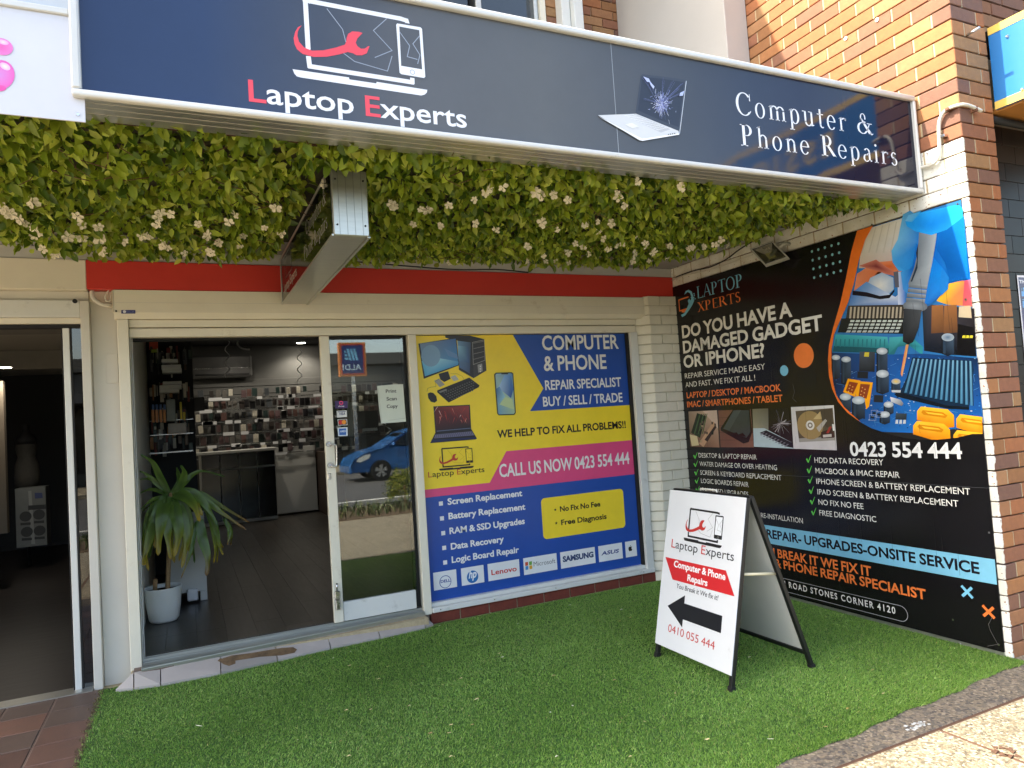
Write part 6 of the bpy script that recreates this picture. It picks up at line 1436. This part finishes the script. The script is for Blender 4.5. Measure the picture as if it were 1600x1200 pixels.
# ribbons hanging from the ceiling and exposed white cables
for (x, y0, y1, Y) in ((355, 530, 590, 10.5), (468, 545, 598, 11)):
    pl = Plane((0, Y, 0), (1, 0, 0), (0, 0, 1)); pts = [pl.P(x + 3.5 * math.sin(k * 1.3), y0 + (y1 - y0) * k / 14) + Vector((0, .03 * math.cos(k * 1.3), 0)) for k in range(15)]
    o = tube('ribbon', pts, .006, M_panel); tag(o, 'curly white ribbon hanging from the shop ceiling ' + ('near the air conditioner' if x < 400 else 'near the door edge'), 'ribbon')
pl = Plane((0, 10, 0), (1, 0, 0), (0, 0, 1)); o = tube('cable', [pl.P(372, 530), pl.P(371, 538), pl.P(378, 544), pl.P(390, 546)], .012, M_panel); tag(o, 'white loop of cable hanging under the first ceiling light', 'cable')
# behind the glass door: monitor, white panel, desk lamp
desk = thing('work_desk', 'cluttered repair desk with a monitor behind the glass door', 'desk', (1.6, 7.4, .13))
rect3('monitor', 7.4, (552, 643, 592, 669), .04, M_black, desk); rect3('desk_panel', 7.5, (543, 629, 553, 681), .04, M_cab, desk); rect3('desk_top', 7.3, (545, 683, 640, 687), .5, M_dark_in, desk); rect3('printer', 7.5, (563, 677, 596, 702), .3, M_black, desk); rect3('light_strip', 7.38, (567, 669.5, 590, 672.5), .03, M_panel, desk)
pl = Plane((0, 7.35, 0), (1, 0, 0), (0, 0, 1)); tube('lamp_arm', [pl.P(590, 690), pl.P(612, 672), pl.P(598, 662)], .009, M_steel, desk, sm=False)
# downlights
def downlight(x, y, zc, label, e=10, rad=.055):
    d = ray(x, y); p = CAM + d * ((zc - CAM.z) / d.z)
    t = thing('downlight', label, 'downlight', (p.x, p.y, zc))
    lathe('trim', [(rad + .018, -.006), (rad, -.006), (rad, .002)], M_white, t, 20, (p.x, p.y, zc - .004)); lathe('lens', [(rad - .001, 0), (.02, -.001)], M_lamp, t, 20, (p.x, p.y, zc - .011))
    l = bpy.data.lights.new('downlight_beam', 'SPOT'); l.energy = e; l.spot_size = R(140); l.spot_blend = .6; l.shadow_soft_size = .05; l.color = (1, .95, .88)
    lo = bpy.data.objects.new('downlight_beam', l); COL.objects.link(lo); lo.location = (p.x, p.y, zc - .02)
downlight(373, 528.5, 2.95, 'round ceiling light in the shop above the air conditioner', 9, .07); downlight(470, 535, 2.95, 'round ceiling light in the shop beside the door stile', 9, .07); downlight(573, 527.5, 2.95, 'round ceiling light seen through the top of the glass door', 9, .07)

# ------------------------------------------------------------------ left neighbour shop
ls = thing('left_shop', 'dim neighbouring shop on the left with pale ceiling coffers and an open glass door', 'shop', (-1.6, 5.3, 0))
M_ldark = mat('charcoal_floor', (44, 40, 38), .35, var=.2, scale=3, stretch=(1, 8, 1)); M_lceil = mat('pale_ceiling', (170, 166, 156), .7, var=.03)
B('floor', (-4.5, -.52, 5.2, 13, -.08, -.02), M_ldark, ls, bev=0); B('ceiling', (-4.5, -.52, 5.2, 13, 2.62, 2.7), M_lceil, ls, bev=0)
B('ceiling_beam', (-4.5, -.52, 6.6, 7.1, 2.46, 2.618), mat('beam_grey', (120, 118, 112), .7), ls, bev=.004); B('ceiling_beam', (-4.5, -.52, 9.6, 10.4, 2.40, 2.618), MATS['beam_grey'], ls, bev=.004)
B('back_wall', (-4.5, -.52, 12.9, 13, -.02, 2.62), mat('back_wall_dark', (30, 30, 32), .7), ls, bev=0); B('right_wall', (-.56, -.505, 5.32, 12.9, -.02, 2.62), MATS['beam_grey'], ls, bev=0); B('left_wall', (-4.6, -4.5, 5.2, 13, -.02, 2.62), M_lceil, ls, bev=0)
rect3('side_panel', 9.4, (-60, 597, 12, 833), .1, mat('beige_panel', (96, 86, 74), .7), ls)
B('header', (-3.2, -.568, 5.12, 5.2, 2.30, 2.408), M_white, ls); B('header_panel', (-3.2, -.568, 5.14, 5.2, 2.262, 2.299), M_cream, ls); B('header_top', (-3.2, -.52, 5.15, 5.2, 2.41, 2.47), M_pillar, ls)
B('top_track', (-3.2, -.57, 5.15, 5.2, 2.235, 2.26), M_rubber, ls); B('sill', (-3.2, -.57, 5.07, 5.2, -.02, .006), M_alu, ls, bev=.002)
B('door_stile', (-.668, -.632, 5.14, 5.18, .0, 2.235), M_white, ls); B('door_seal', [(-.676, -.669, 5.143, 5.178, 0, 2.234), (-.631, -.622, 5.143, 5.178, 0, 2.234)], M_rubber, ls, bev=0)
B('side_glass', (-.622, -.568, 5.158, 5.162, .006, 2.234), M_darkglass, ls, bev=0)
bm = bmesh.new(); bmesh.ops.create_cone(bm, cap_ends=True, segments=16, radius1=.014, radius2=.014, depth=.006, matrix=Matrix.Translation(Plane((0, 5.118, 0), (1, 0, 0), (0, 0, 1)).P(117, 470.5)) @ Matrix.Rotation(math.pi / 2, 4, 'X')); bm_obj('round_hole', bm, M_rubber, ls)
downlight(8, 573, 2.40, 'round ceiling light at the far left of the neighbouring shop', 12, .06); downlight(92, 607, 2.40 + .215, 'right ceiling light at the back of the neighbouring shop', 9, .05); downlight(48, 610.5, 2.615, 'small middle ceiling light at the back of the neighbouring shop', 6, .035)
# dress form and printed box
df = thing('dress_form', 'headless dress form in a pale strapless wedding dress in the left shop', 'mannequin', (-2, 11, 0))
pl = Plane((0, 11, 0), (1, 0, 0), (0, 0, 1)); c0 = pl.P(43, 760); w_ = pl.P(63, 760).x - c0.x; zt = pl.P(43, 694).z
h0 = c0.z; hh = zt - h0
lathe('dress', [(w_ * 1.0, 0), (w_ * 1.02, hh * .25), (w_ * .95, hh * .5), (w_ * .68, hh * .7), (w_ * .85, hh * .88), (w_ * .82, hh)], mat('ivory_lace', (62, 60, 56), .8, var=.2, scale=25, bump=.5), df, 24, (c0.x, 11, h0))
lathe('torso', [(w_ * .8, 0), (w_ * .9, .08), (w_ * .35, .16), (w_ * .3, .26)], M_dark_in, df, 20, (c0.x, 11, zt)); tube('stand', [(c0.x, 11, h0 + .02), (c0.x, 11, -.02)], .02, M_black, df, sm=False)
bx_ = thing('printed_box', 'tall pale cardboard display box printed with round icons below the wedding dress', 'display box', (-2, 10.6, 0))
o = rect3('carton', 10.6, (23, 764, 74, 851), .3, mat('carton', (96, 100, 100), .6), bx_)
pl = Plane((0, 10.598, 0), (1, 0, 0), (0, 0, 1)); pr = Print(pl, bx_, M_matt)
pr.poly([(44,767),(49,767),(55,850),(49,850)], (124,128,128)); pr.poly([(54,770),(66,770),(67,778),(55,779)], (50,60,100)); pr.poly([(44,790),(72,788),(72,795),(44,797)], (36,38,40))
for c in ((40, 807), (61, 804), (42, 831), (62, 829)): pr.disc(c, 8, (40, 42, 44), 18); pr.poly([(c[0]-8,c[1]+10),(c[0]+8,c[1]+9),(c[0]+8,c[1]+13),(c[0]-8,c[1]+14)], (36,38,40))
pr.flush('icon_print')


# ------------------------------------------------------------------ conduit, cables and floodlight on the side wall
WPl = Plane((4.035, 0, 0), (0, -1, 0), (0, 0, 1)); FPl = Plane((0, 2.41, 0), (1, 0, 0), (0, 0, 1))
cd = tube('conduit_pipe', [WPl.P(1436, 262), WPl.P(1446, 260.5), WPl.P(1458, 256), WPl.P(1466, 246), WPl.P(1468, 228), WPl.P(1467, 200), WPl.P(1469, 186), WPl.P(1475, 175), WPl.P(1486, 168), WPl.P(1497, 164.5), FPl.P(1507, 163.5), FPl.P(1519, 167), FPl.P(1533, 173.5)], .0105, M_white_pvc)
tag(cd, 'bent white conduit pipe clipped to the corner of the brick wall beside the sign', 'pipe')
M_rust = mat('rusty_clip', (110, 72, 52), .7, var=.4, scale=40)
for x, y, rz, m in ((1480, 171.5, 0, M_rust), (1473, 213, 0, M_steel)):
    p = WPl.P(x, y); B('pipe_clip', (4.02, 4.056, p.y - .018, p.y + .006, p.z - .008, p.z + .008), m, cd, bev=.002)
p = FPl.P(1524, 169); B('pipe_clip', (p.x - .008, p.x + .008, 2.40, 2.436, p.z - .02, p.z + .012), M_rust, cd, bev=.002)
WQ = Plane((4.045, 0, 0), (0, -1, 0), (0, 0, 1))
o = tube('cable', [WQ.P(*q) for q in [(1056,433),(1080,424),(1110,417),(1135,405),(1155,390),(1180,375),(1205,362),(1235,350),(1262,342)]], .005, M_rubber); tag(o, 'black cable running along the top of the white brickwork to the floodlight', 'cable')
o = tube('cable', [WQ.P(*q) for q in [(1050,438),(1072,430),(1100,424),(1130,415),(1160,404),(1176,398)]], .004, M_white_pvc); tag(o, 'white cable clipped to the painted bricks above the poster', 'cable')
fl = thing('floodlight', 'grey square floodlight tilted down over the black wall poster', 'floodlight', (3.95, 3.85, 2.6))
def at_x(x, y, X): d = ray(x, y); return CAM + d * (X / d.x)
c4 = [at_x(1171, 388.5, 3.875), at_x(1207, 376, 3.965), at_x(1232.5, 402.5, 3.985), at_x(1195.5, 415, 3.895)]
ctr = sum(c4, Vector()) / 4; nf = (c4[1] - c4[0]).cross(c4[3] - c4[0]).normalized()
if nf.dot(CAM - ctr) < 0: nf = -nf
def ringq(s, h): return [ctr + (c - ctr) * s + nf * h for c in c4]
bm = bmesh.new(); a, b_, c, d = [[bm.verts.new(p) for p in ringq(s, h)] for s, h in ((1, 0), (.8, .0), (.8, -.008), (1, -.03))]
e = [bm.verts.new(p) for p in ringq(.62, -.075)]
for r0, r1 in ((a, b_), (b_, c), (a, d), (d, e)):
    for k in range(4): bm.faces.new((r0[k], r0[(k + 1) % 4], r1[(k + 1) % 4], r1[k]))
bm.faces.new(e); bm_obj('housing', bm, mat('floodlight_grey', (168, 168, 160), .45, var=.1, dirt=((90, 84, 70), 12, .6, .4)), fl)
bm = bmesh.new(); a = [bm.verts.new(p) for p in ringq(.83, -.0095)]; b_ = [bm.verts.new(p) for p in ringq(.3, -.045)]
for k in range(4): bm.faces.new((a[k], a[(k + 1) % 4], b_[(k + 1) % 4], b_[k]))
bm_obj('reflector', bm, mat('reflector_foil', (190, 180, 165), .25, metal=.6), fl)
bm = bmesh.new(); bm.faces.new([bm.verts.new(p) for p in ringq(.31, -.044)]); bm_obj('led_chip', bm, mat('led_yellow', (220, 210, 150), .5), fl)
bm = bmesh.new(); bm.faces.new([bm.verts.new(p) for p in ringq(.8, -.004)]); bm_obj('lens_glass', bm, M_glass, fl)
bm = bmesh.new(); a = ringq(.86, .0012); b_ = ringq(.79, .0012); A2 = [bm.verts.new(p) for p in a]; B2 = [bm.verts.new(p) for p in b_]
for k in range(4): bm.faces.new((A2[k], A2[(k + 1) % 4], B2[(k + 1) % 4], B2[k]))
bm_obj('gasket', bm, M_rubber, fl)
p = at_x(1225, 385, 4.0); tube('bracket', [ctr - nf * .05, p + Vector((0, 0, .02)), (4.056, p.y, p.z + .02)], .014, MATS['floodlight_grey'], fl, sm=False)

# ------------------------------------------------------------------ right hand neighbour
tw = thing('tiled_wall', 'glossy black tiled wall of the neighbouring shop at the right edge', 'wall', (5, 2.6, 0))
M_btile = mat('black_tile', (30, 24, 23), .32, spec=.12, var=.3, scale=8, rand=[(26, 21, 21), (32, 25, 24), (20, 18, 18), (38, 33, 30)])
B('wall_backing', (4.37, 6.2, 2.56, 2.8, -.1, 3.1), mat('pale_grout', (150, 146, 140), .8), tw, bev=0)
TH, TL = .1135, .235; k = 0; z = 3.087 - TH
while z > -.05:
    x = 4.402 - (k % 2) * TL / 2
    while x < 6.18:
        a0, a1 = max(x, 4.402), min(x + TL, 6.18)
        if a1 - a0 > .02: B('tile', (a0 + .0015, a1 - .0015, 2.55, 2.5605, z + .0015, z + TH - .0015), M_btile, tw, bev=.001)
        x += TL
    z -= TH; k += 1
B('corner_trim', (4.368, 4.400, 2.50, 2.62, -.02, 3.08), M_black, tw)
bs = thing('blue_sign', 'blue awning sign with a yellow border above the black tiled wall', 'shop sign', (4.4, 1, 3.1))
M_blue = mat('blue_sign_panel', (36, 112, 178), .3, var=.03, scale=2); M_yel = mat('yellow_border', (216, 184, 96), .4, var=.04)
BX, BS0, BS1, BT, BBm = 4.385, 2.432, -1.2, 3.602, 3.112
B('panel', (BX + .001, BX + .02, BS1, BS0, BBm, BT), M_blue, bs, bev=0)
B('border', [(BX - .0015, BX + .001, BS1, BS0, BBm, BBm + .045), (BX - .0015, BX + .001, BS1, BS0, BT - .045, BT)], M_yel, bs, bev=0)
B('soffit', (BX + .022, 6.2, BS1, 2.55, 3.10, 3.13), mat('varnished_ply', (176, 120, 60), .5, var=.12, stretch=(1, 8, 1)), bs); B('roof', (BX + .022, 6.2, BS1, 2.55, 3.5, 3.6), M_black, bs)
bm = bmesh.new()
for y_, z_ in ((2.33, 3.50), (2.28, 3.165), (1.6, 3.5), (1.5, 3.165)): bmesh.ops.create_cone(bm, cap_ends=True, segments=12, radius1=.010, radius2=.006, depth=.008, matrix=Matrix.Translation((BX - .004, y_, z_)) @ Matrix.Rotation(-math.pi / 2, 4, 'Y'))
bm_obj('dome_screw', bm, M_steel, bs)
bpl = Plane((BX - .0005, 0, 0), (0, -1, 0), (0, 0, 1)); pr = Print(bpl, bs, M_matt)
x = -1.85
for ch in 'ESSICAN':
    V, Fc, adv = glyph(ch, .02); pr.add([(x + a * .17, 3.27 + b_ * .17) for a, b_ in V], Fc, (222, 196, 110)); x += adv * .17 + .05
pr.flush('gold_lettering')
o = tube('black_pipe', [(4.40, 2.46, 3.065), (5.2, 2.46, 3.065)], .022, M_rubber, sm=False); tag(o, 'black pipe under the blue sign against the tiled wall', 'pipe')
pp = Plane((0, 2.548, 0), (1, 0, 0), (0, 0, 1)); po = thing('purple_poster', 'purple poster with a white edge on the black tiles at the right edge', 'poster', (4.9, 2.548, 1.2))
pr = Print(pp, po, M_print); q = pp.uv(1588.5, 430); X0 = q[0]; pr.uvpoly([(X0, 1.28), (X0 + .5, 1.28), (X0 + .5, q[1]), (X0, q[1])], (224, 222, 230)); pr.uvpoly([(X0 + .012, 1.292), (X0 + .488, 1.292), (X0 + .488, q[1] - .012), (X0 + .012, q[1] - .012)], (54, 48, 96))
pr.uvpoly([(X0 + .03, q[1] - .13), (X0 + .2, q[1] - .13), (X0 + .2, q[1] - .075), (X0 + .03, q[1] - .075)], (90, 160, 220)); pr.uvpoly([(X0 + .03, q[1] - .2), (X0 + .2, q[1] - .2), (X0 + .2, q[1] - .145), (X0 + .03, q[1] - .145)], (90, 160, 220))
pr.text('THE', (1592.5, 441.5), (1606, 444), 5, (230, 230, 236), bold=.03); pr.text('B', (1594, 454.5), (1599, 455), 6, (30, 40, 80), bold=.04); pr.text('F', (1595.5, 472.5), (1600, 473), 6, (30, 40, 80), bold=.04); pr.flush('sheet')

# ------------------------------------------------------------------ upper storey
uf = thing('upper_storey', 'brick upper storey with an aluminium window above the shop sign', 'upper facade', (1, 5.4, 2.9))
UP = Plane((0, 5.33, 0), (1, 0, 0), (0, 0, 1)); UX = lambda x, y=10: UP.P(x, y).x
ux = [UX(640, 0), UX(745), UX(753), UX(836, 15), UX(843, 15), UX(852, 18), UX(868, 20), UX(896, 25), UX(966, 40)]
B('wall_core', (ux[5] + .01, 3.9, 5.345, 5.5, 2.86, 6.5), M_mortar, uf, bev=0); B('wall_core', (-3.2, ux[5], 5.5, 5.6, 2.86, 6.5), M_mortar, uf, bev=0)
k = 0; z = 4.15
while z < 5.75:
    x = ux[5] + .01 - (k % 2) * .12
    while x < ux[8]:
        a0, a1 = max(x, ux[5] + .01), min(x + .23, ux[8])
        if a1 - a0 > .03: brick(uf, ((a0 + a1) / 2, 5.36, z), a1 - a0, .06, M_brick, 0, v=k % 3)
        x += .24
    z += PITCH; k += 1
B('window_frame', [(ux[4], ux[5], 5.32, 5.5, 2.9, 6.4)], M_cream, uf); B('window_frame', [(ux[3], ux[4] - .002, 5.35, 5.5, 2.9, 6.4)], M_alu, uf); B('window_mullion', (ux[1], ux[2], 5.34, 5.46, 2.9, 6.4), M_frame, uf); B('window_mullion', (ux[1] - .02, ux[1] - .001, 5.36, 5.46, 2.9, 6.4), M_rubber, uf)
B('window_glass', (-3.2, ux[1] - .021, 5.42, 5.428, 2.9, 6.4), M_darkglass, uf, bev=0); B('window_glass', (ux[2] + .001, ux[3] - .001, 5.42, 5.428, 2.9, 6.4), M_darkglass, uf, bev=0)
B('curtain', (-3.2, ux[3], 5.46, 5.48, 2.9, 6.4), mat('grey_blind', (120, 110, 98), .8, var=.06), uf, bev=0)
dp = B('downpipe', [(ux[6], (ux[6] + ux[7]) / 2 - .004, 5.22, 5.33, 2.86, 6.4), ((ux[6] + ux[7]) / 2, ux[7], 5.16, 5.33, 2.86, 6.4)], M_white, bev=.006); tag(dp, 'square white downpipe on the upper storey between two strips of brick', 'downpipe')
B('roof_deck', (-3.2, 4.05, 2.75, 5.5, 2.862, 2.9), M_soffit, uf, bev=0)
o = B('rendered_pier', (3.832, 4.052, 3.955, 5.33, 2.86, 6.5), mat('grey_render', (186, 182, 176), .7, var=.05, scale=2, bump=.1), bev=.004); tag(o, 'pale rendered pier above the shop sign beside the orange brick wall', 'pier')
bm = bmesh.new(); ye = lambda x: 4.21 + .255 * (x - 2.22)
prism(bm, [Vector((-.5, ye(-.5), 6.5)), Vector((5.4, ye(5.4), 6.5)), Vector((5.4, 9, 6.5)), Vector((-.5, 9, 6.5))], (0, 0, .25)); bm_obj('shadow_slab', bm, M_cream, uf)  # unseen slab added overhead, edge skewed to shape the shadow on the side wall

# ------------------------------------------------------------------ the street behind the viewer (seen in the reflections)
gb = B('garden_bed', (-8, 9, -2.74, -1.22, -.1, .01), M_soil, bev=.01); tag(gb, 'soil strip of the kerbside garden bed', kind='structure')
M_bush = leaf_material('bush_leaf', None, .2, .45)
def bush(name, label, cat, c, rx, ry, rz, n, pal, ln=(.03, .06), up_=.3, kind=None):
    a = rng.normal(0, 1, (n, 3)); a /= np.linalg.norm(a, axis=1)[:, None]; r_ = rng.uniform(.35, 1, n) ** .5
    lump = 1 + .25 * np.sin(a[:, 0] * 5) * np.sin(a[:, 2] * 6 + a[:, 1] * 4)
    P3 = np.stack([c[0] + a[:, 0] * r_ * rx * lump, c[1] + a[:, 1] * r_ * ry * lump, c[2] + np.abs(a[:, 2]) * r_ * rz * lump], 1)
    ax = a + rng.normal(0, .6, (n, 3)) + np.array([0, 0, up_]); nr = rng.normal(0, 1, (n, 3)) + np.array([0, 0, .8]); l_ = rng.uniform(*ln, n)
    pal = np.array([lin(q) for q in pal]); col = pal[rng.choice(len(pal), n)] * rng.uniform(.7, 1.2, n)[:, None]
    me = leaves_mesh(name, P3, ax, nr, l_, l_ * .4, col, M_bush); return me
root = thing('garden_shrub', 'rounded yellow green shrub in the kerbside garden bed', 'shrub', (3.5, -1.95, 0))
me = bush('foliage', '', '', (3.5, -1.95, .2), .34, .34, .5, 2200, [(130, 140, 50), (90, 110, 40), (160, 160, 70), (60, 84, 30)]); o = bpy.data.objects.new('foliage', me); COL.objects.link(o); o.parent = root; o.matrix_parent_inverse = Matrix.Translation(-root.location)
tube('stem', [(3.5, -1.95, 0), (3.5, -1.95, .4)], .02, M_cane, root)
n = 2600; P3 = np.stack([rng.uniform(-6, 8, n), rng.uniform(-2.6, -1.3, n), np.zeros(n)], 1); a = rng.uniform(0, 6.28, n)
ax = np.stack([np.cos(a) * .5, np.sin(a) * .5, np.ones(n)], 1); nr = rng.normal(0, 1, (n, 3)); l_ = rng.uniform(.08, .22, n)
pal = np.array([lin(q) for q in [(90, 110, 70), (120, 134, 96), (70, 90, 50), (146, 150, 110)]])
me = leaves_mesh('ground_cover', P3, ax, nr, l_, l_ * .05, pal[rng.choice(4, n)], M_bush); o = bpy.data.objects.new('ground_cover', me); COL.objects.link(o); tag(o, 'strappy grey green ground cover in the kerbside garden bed', 'ground cover', kind='stuff')

# parked blue hatchback, nose towards the left
car = thing('parked_car', 'small blue hatchback parked across the road, seen in the door glass', 'car', (6.1, -10.9, -.12))
M_car = mat('blue_car_paint', (44, 100, 160), .2, metal=.3, var=.03); gz = -.12
prof = [(4.30, .28), (4.27, .5), (4.36, .66), (4.75, .84), (5.25, .95), (5.95, 1.36), (6.35, 1.46), (7.2, 1.47), (7.7, 1.38), (7.98, .98), (8.02, .6), (7.98, .3)]
arch = lambda cx: [(cx + .33 * math.cos(t), .28 + .33 * math.sin(t)) for t in [math.pi * k / 8 for k in range(9)]]
outline = prof + arch(7.3) + arch(5.13)
bm = bmesh.new(); secs = []
for y, ins in ((-10.05, .0), (-10.02, .06), (-11.68, .06), (-11.65, .0)): pass
ysec = [(-10.10, .03), (-10.04, .0), (-11.66, .0), (-11.60, .03)]
for y, ins in ysec:
    ring_ = []
    for x, z_ in outline:
        tum = max(0, z_ - .9) * .32; cy = -10.85; yy = y + (cy - y) / abs(cy - y) * tum
        ring_.append(bm.verts.new((x + (6.15 - x) * ins * .3, yy, gz + z_ - (ins * .3 if z_ > .6 else 0))))
    secs.append(ring_)
for a, b_ in zip(secs, secs[1:]):
    for k in range(len(a)): bm.faces.new((a[k], a[(k + 1) % len(a)], b_[(k + 1) % len(a)], b_[k]))
bm.faces.new(secs[0]); bm.faces.new(secs[-1][::-1]); bm_obj('body', bm, M_car, car)
M_cg = mat('car_glass', (14, 18, 20), .06)
def side_poly(name, pts, m, off=.012):
    bm = bmesh.new()
    for sgn in (1,):
        vs = [Vector((x, -10.04 - max(0, z_ - .9) * .32 + off, gz + z_)) for x, z_ in pts]; prism(bm, vs, (0, -.01, 0))
    return bm_obj(name, bm, m, car)
side_poly('window', [(5.42, .97), (6.0, 1.33), (6.35, 1.39), (6.5, 1.39), (6.5, .97)], M_cg); side_poly('window', [(6.58, .97), (6.58, 1.39), (7.15, 1.39), (7.6, 1.28), (7.5, .98)], M_cg)
bm = bmesh.new(); bm.faces.new([bm.verts.new(p) for p in ((5.30, -10.22, gz + .975), (5.30, -11.48, gz + .975), (5.93, -11.4, gz + 1.35), (5.93, -10.3, gz + 1.35))]); bm_obj('windscreen', bm, M_cg, car)
side_poly('headlight', [(4.42, .6), (4.55, .58), (4.8, .68), (4.86, .8), (4.7, .78), (4.5, .7)], mat('headlight_lens', (210, 216, 210), .1))
B('bumper', (4.24, 4.34, -11.6, -10.1, gz + .25, gz + .5), M_car, car, bev=.03)
for cx in (5.13, 7.3):
    for yy in (-10.1, -11.6):
        w = bmesh.new(); bmesh.ops.create_cone(w, cap_ends=True, segments=28, radius1=.29, radius2=.29, depth=.2, matrix=Matrix.Translation((cx, yy, gz + .29)) @ Matrix.Rotation(math.pi / 2, 4, 'X')); wo_ = bm_obj('wheel', w, M_rubber, car)
        r2 = bmesh.new(); bmesh.ops.create_cone(r2, cap_ends=True, segments=20, radius1=.06, radius2=.06, depth=.03, matrix=Matrix.Translation((cx, yy + .1, gz + .29)) @ Matrix.Rotation(math.pi / 2, 4, 'X'))
        for k in range(5):
            a = k * 1.257 + .3; prism(r2, [Vector((cx + .19 * math.cos(a + e), yy + .098, gz + .29 + .19 * math.sin(a + e))) if rr == 1 else Vector((cx + .05 * math.cos(a + e), yy + .098, gz + .29 + .05 * math.sin(a + e))) for rr, e in ((0, -.5), (1, -.36), (1, .36), (0, .5))], (0, .014, 0))
        bm_obj('rim', r2, M_steel, wo_)
tube('mirror', [(5.55, -10.0, gz + 1.0), (5.5, -9.88, gz + 1.04)], .06, M_car, car, sm=False)

# buildings and sign across the road
ob = thing('opposite_building', 'dark shop building across the road with a low awning', 'building', (0, -20, 0))
M_ob = mat('opposite_wall', (84, 84, 80), .8, var=.1); M_oglass = mat('opposite_glass', (30, 34, 36), .1)
B('wall', (-20, 24, -26, -20.5, -.1, 4.2), M_ob, ob, bev=0); B('awning', (-20, 24, -20.49, -17.6, 2.9, 3.2), mat('awning_grey', (70, 72, 74), .6), ob); B('parapet', (-20, 24, -20.8, -20.3, 4.2, 4.7), M_ob, ob)
for k in range(10): B('shop_window', (-18 + k * 4.2, -18 + k * 4.2 + 3.4, -20.49, -20.44, .4, 2.6), M_oglass, ob)
ad_ = thing('supermarket_sign', 'blue ALDI supermarket sign on a post across the road', 'sign', (5.7, -15.7, 0))
B('post', (5.66, 5.8, -15.9, -15.76, -.1, 3.4), M_steel, ad_); B('cabinet', (5.24, 6.24, -15.95, -15.72, 3.36, 4.62), mat('sign_orange', (196, 120, 60), .4), ad_)
spn = Plane((0, -15.72, 0), (-1, 0, 0), (0, 0, 1)); pr = Print(spn, ad_, M_matt, h0=.004)
pr.uvpoly([(-6.18, 3.42), (-5.30, 3.42), (-5.30, 4.56), (-6.18, 4.56)], (176, 60, 40)); pr.uvpoly([(-6.13, 3.47), (-5.35, 3.47), (-5.35, 4.51), (-6.13, 4.51)], (30, 50, 110))
x = -6.03
for ch in 'ALDI':
    V, Fc, adv = glyph(ch, .03); pr.add([(x + a * .2, 3.6 + b_ * .2) for a, b_ in V], Fc, (190, 215, 225)); x += adv * .2 + .02
for k in range(3): pr.uvpoly([(-5.95 + k * .12, 3.95), (-5.87 + k * .12, 3.95), (-5.77 + k * .12 + .0, 4.38), (-5.85 + k * .12, 4.38)], (120, 190, 220))
for k in range(3): pr.uvpoly([(-5.60 + k * .04, 3.98 + k * .13), (-5.45, 3.98 + k * .13), (-5.45, 4.06 + k * .13), (-5.57 + k * .04, 4.06 + k * .13)], (120, 190, 220))
pr.flush('sign_print')
tr = thing('bare_tree', 'bare winter tree beside the road with thin pale branches', 'tree', (7.6, -6.6, -.1))
M_bark = mat('pale_bark', (150, 140, 124), .9, var=.2, scale=12)
def grow(bm, p, d, l_, r_, depth, rr):
    q = p + d * l_; mid = p + d * l_ * .5 + Vector((rr.gauss(0, .05), rr.gauss(0, .05), rr.gauss(0, .04))) * l_
    tube_bm(bm, [p, mid, q], [r_, r_ * .85, r_ * .68], 5, cap=False)
    if depth == 0: return
    for k in range(rr.choice((2, 3))):
        nd = (d + Vector((rr.gauss(0, .55), rr.gauss(0, .55), rr.gauss(.05, .35)))).normalized(); grow(bm, q if k == 0 else mid, nd, l_ * rr.uniform(.6, .85), r_ * .6, depth - 1, rr)
rr = random.Random(5); bm = bmesh.new(); tube_bm(bm, [(7.6, -6.6, -.1), (7.58, -6.6, 1.2), (7.5, -6.6, 2.3)], [.12, .1, .08], 8); bm_obj('trunk', bm, M_bark, tr, True)
bm = bmesh.new()
for d in ((-1, .1, .55), (-.8, -.5, .8), (.5, .3, 1), (-.3, .6, 1), (.7, -.5, .8), (-1, .3, .25)): grow(bm, Vector((7.5, -6.6, 2.25)), Vector(d).normalized(), .95, .045, 5, rr)
o = bm_obj('branches', bm, M_bark, tr); o['kind'] = 'stuff'
nb_ = thing('brick_wall', 'orange brick wall above the blue sign at the top right corner', 'brick wall', (5, 2.7, 3.6))
B('wall_core', (4.372, 6.4, 2.60, 2.8, 3.1, 6), M_mortar, nb_, bev=0)
z = 3.62
k = 0
while z < 5.2:
    x = 4.38 - (k % 2) * .12
    while x < 5.3:
        brick(nb_, (max(x, 4.38) + .115, 2.62, z), .23, .06, M_brick, 0, v=k % 3); x += .24
    z += PITCH; k += 1
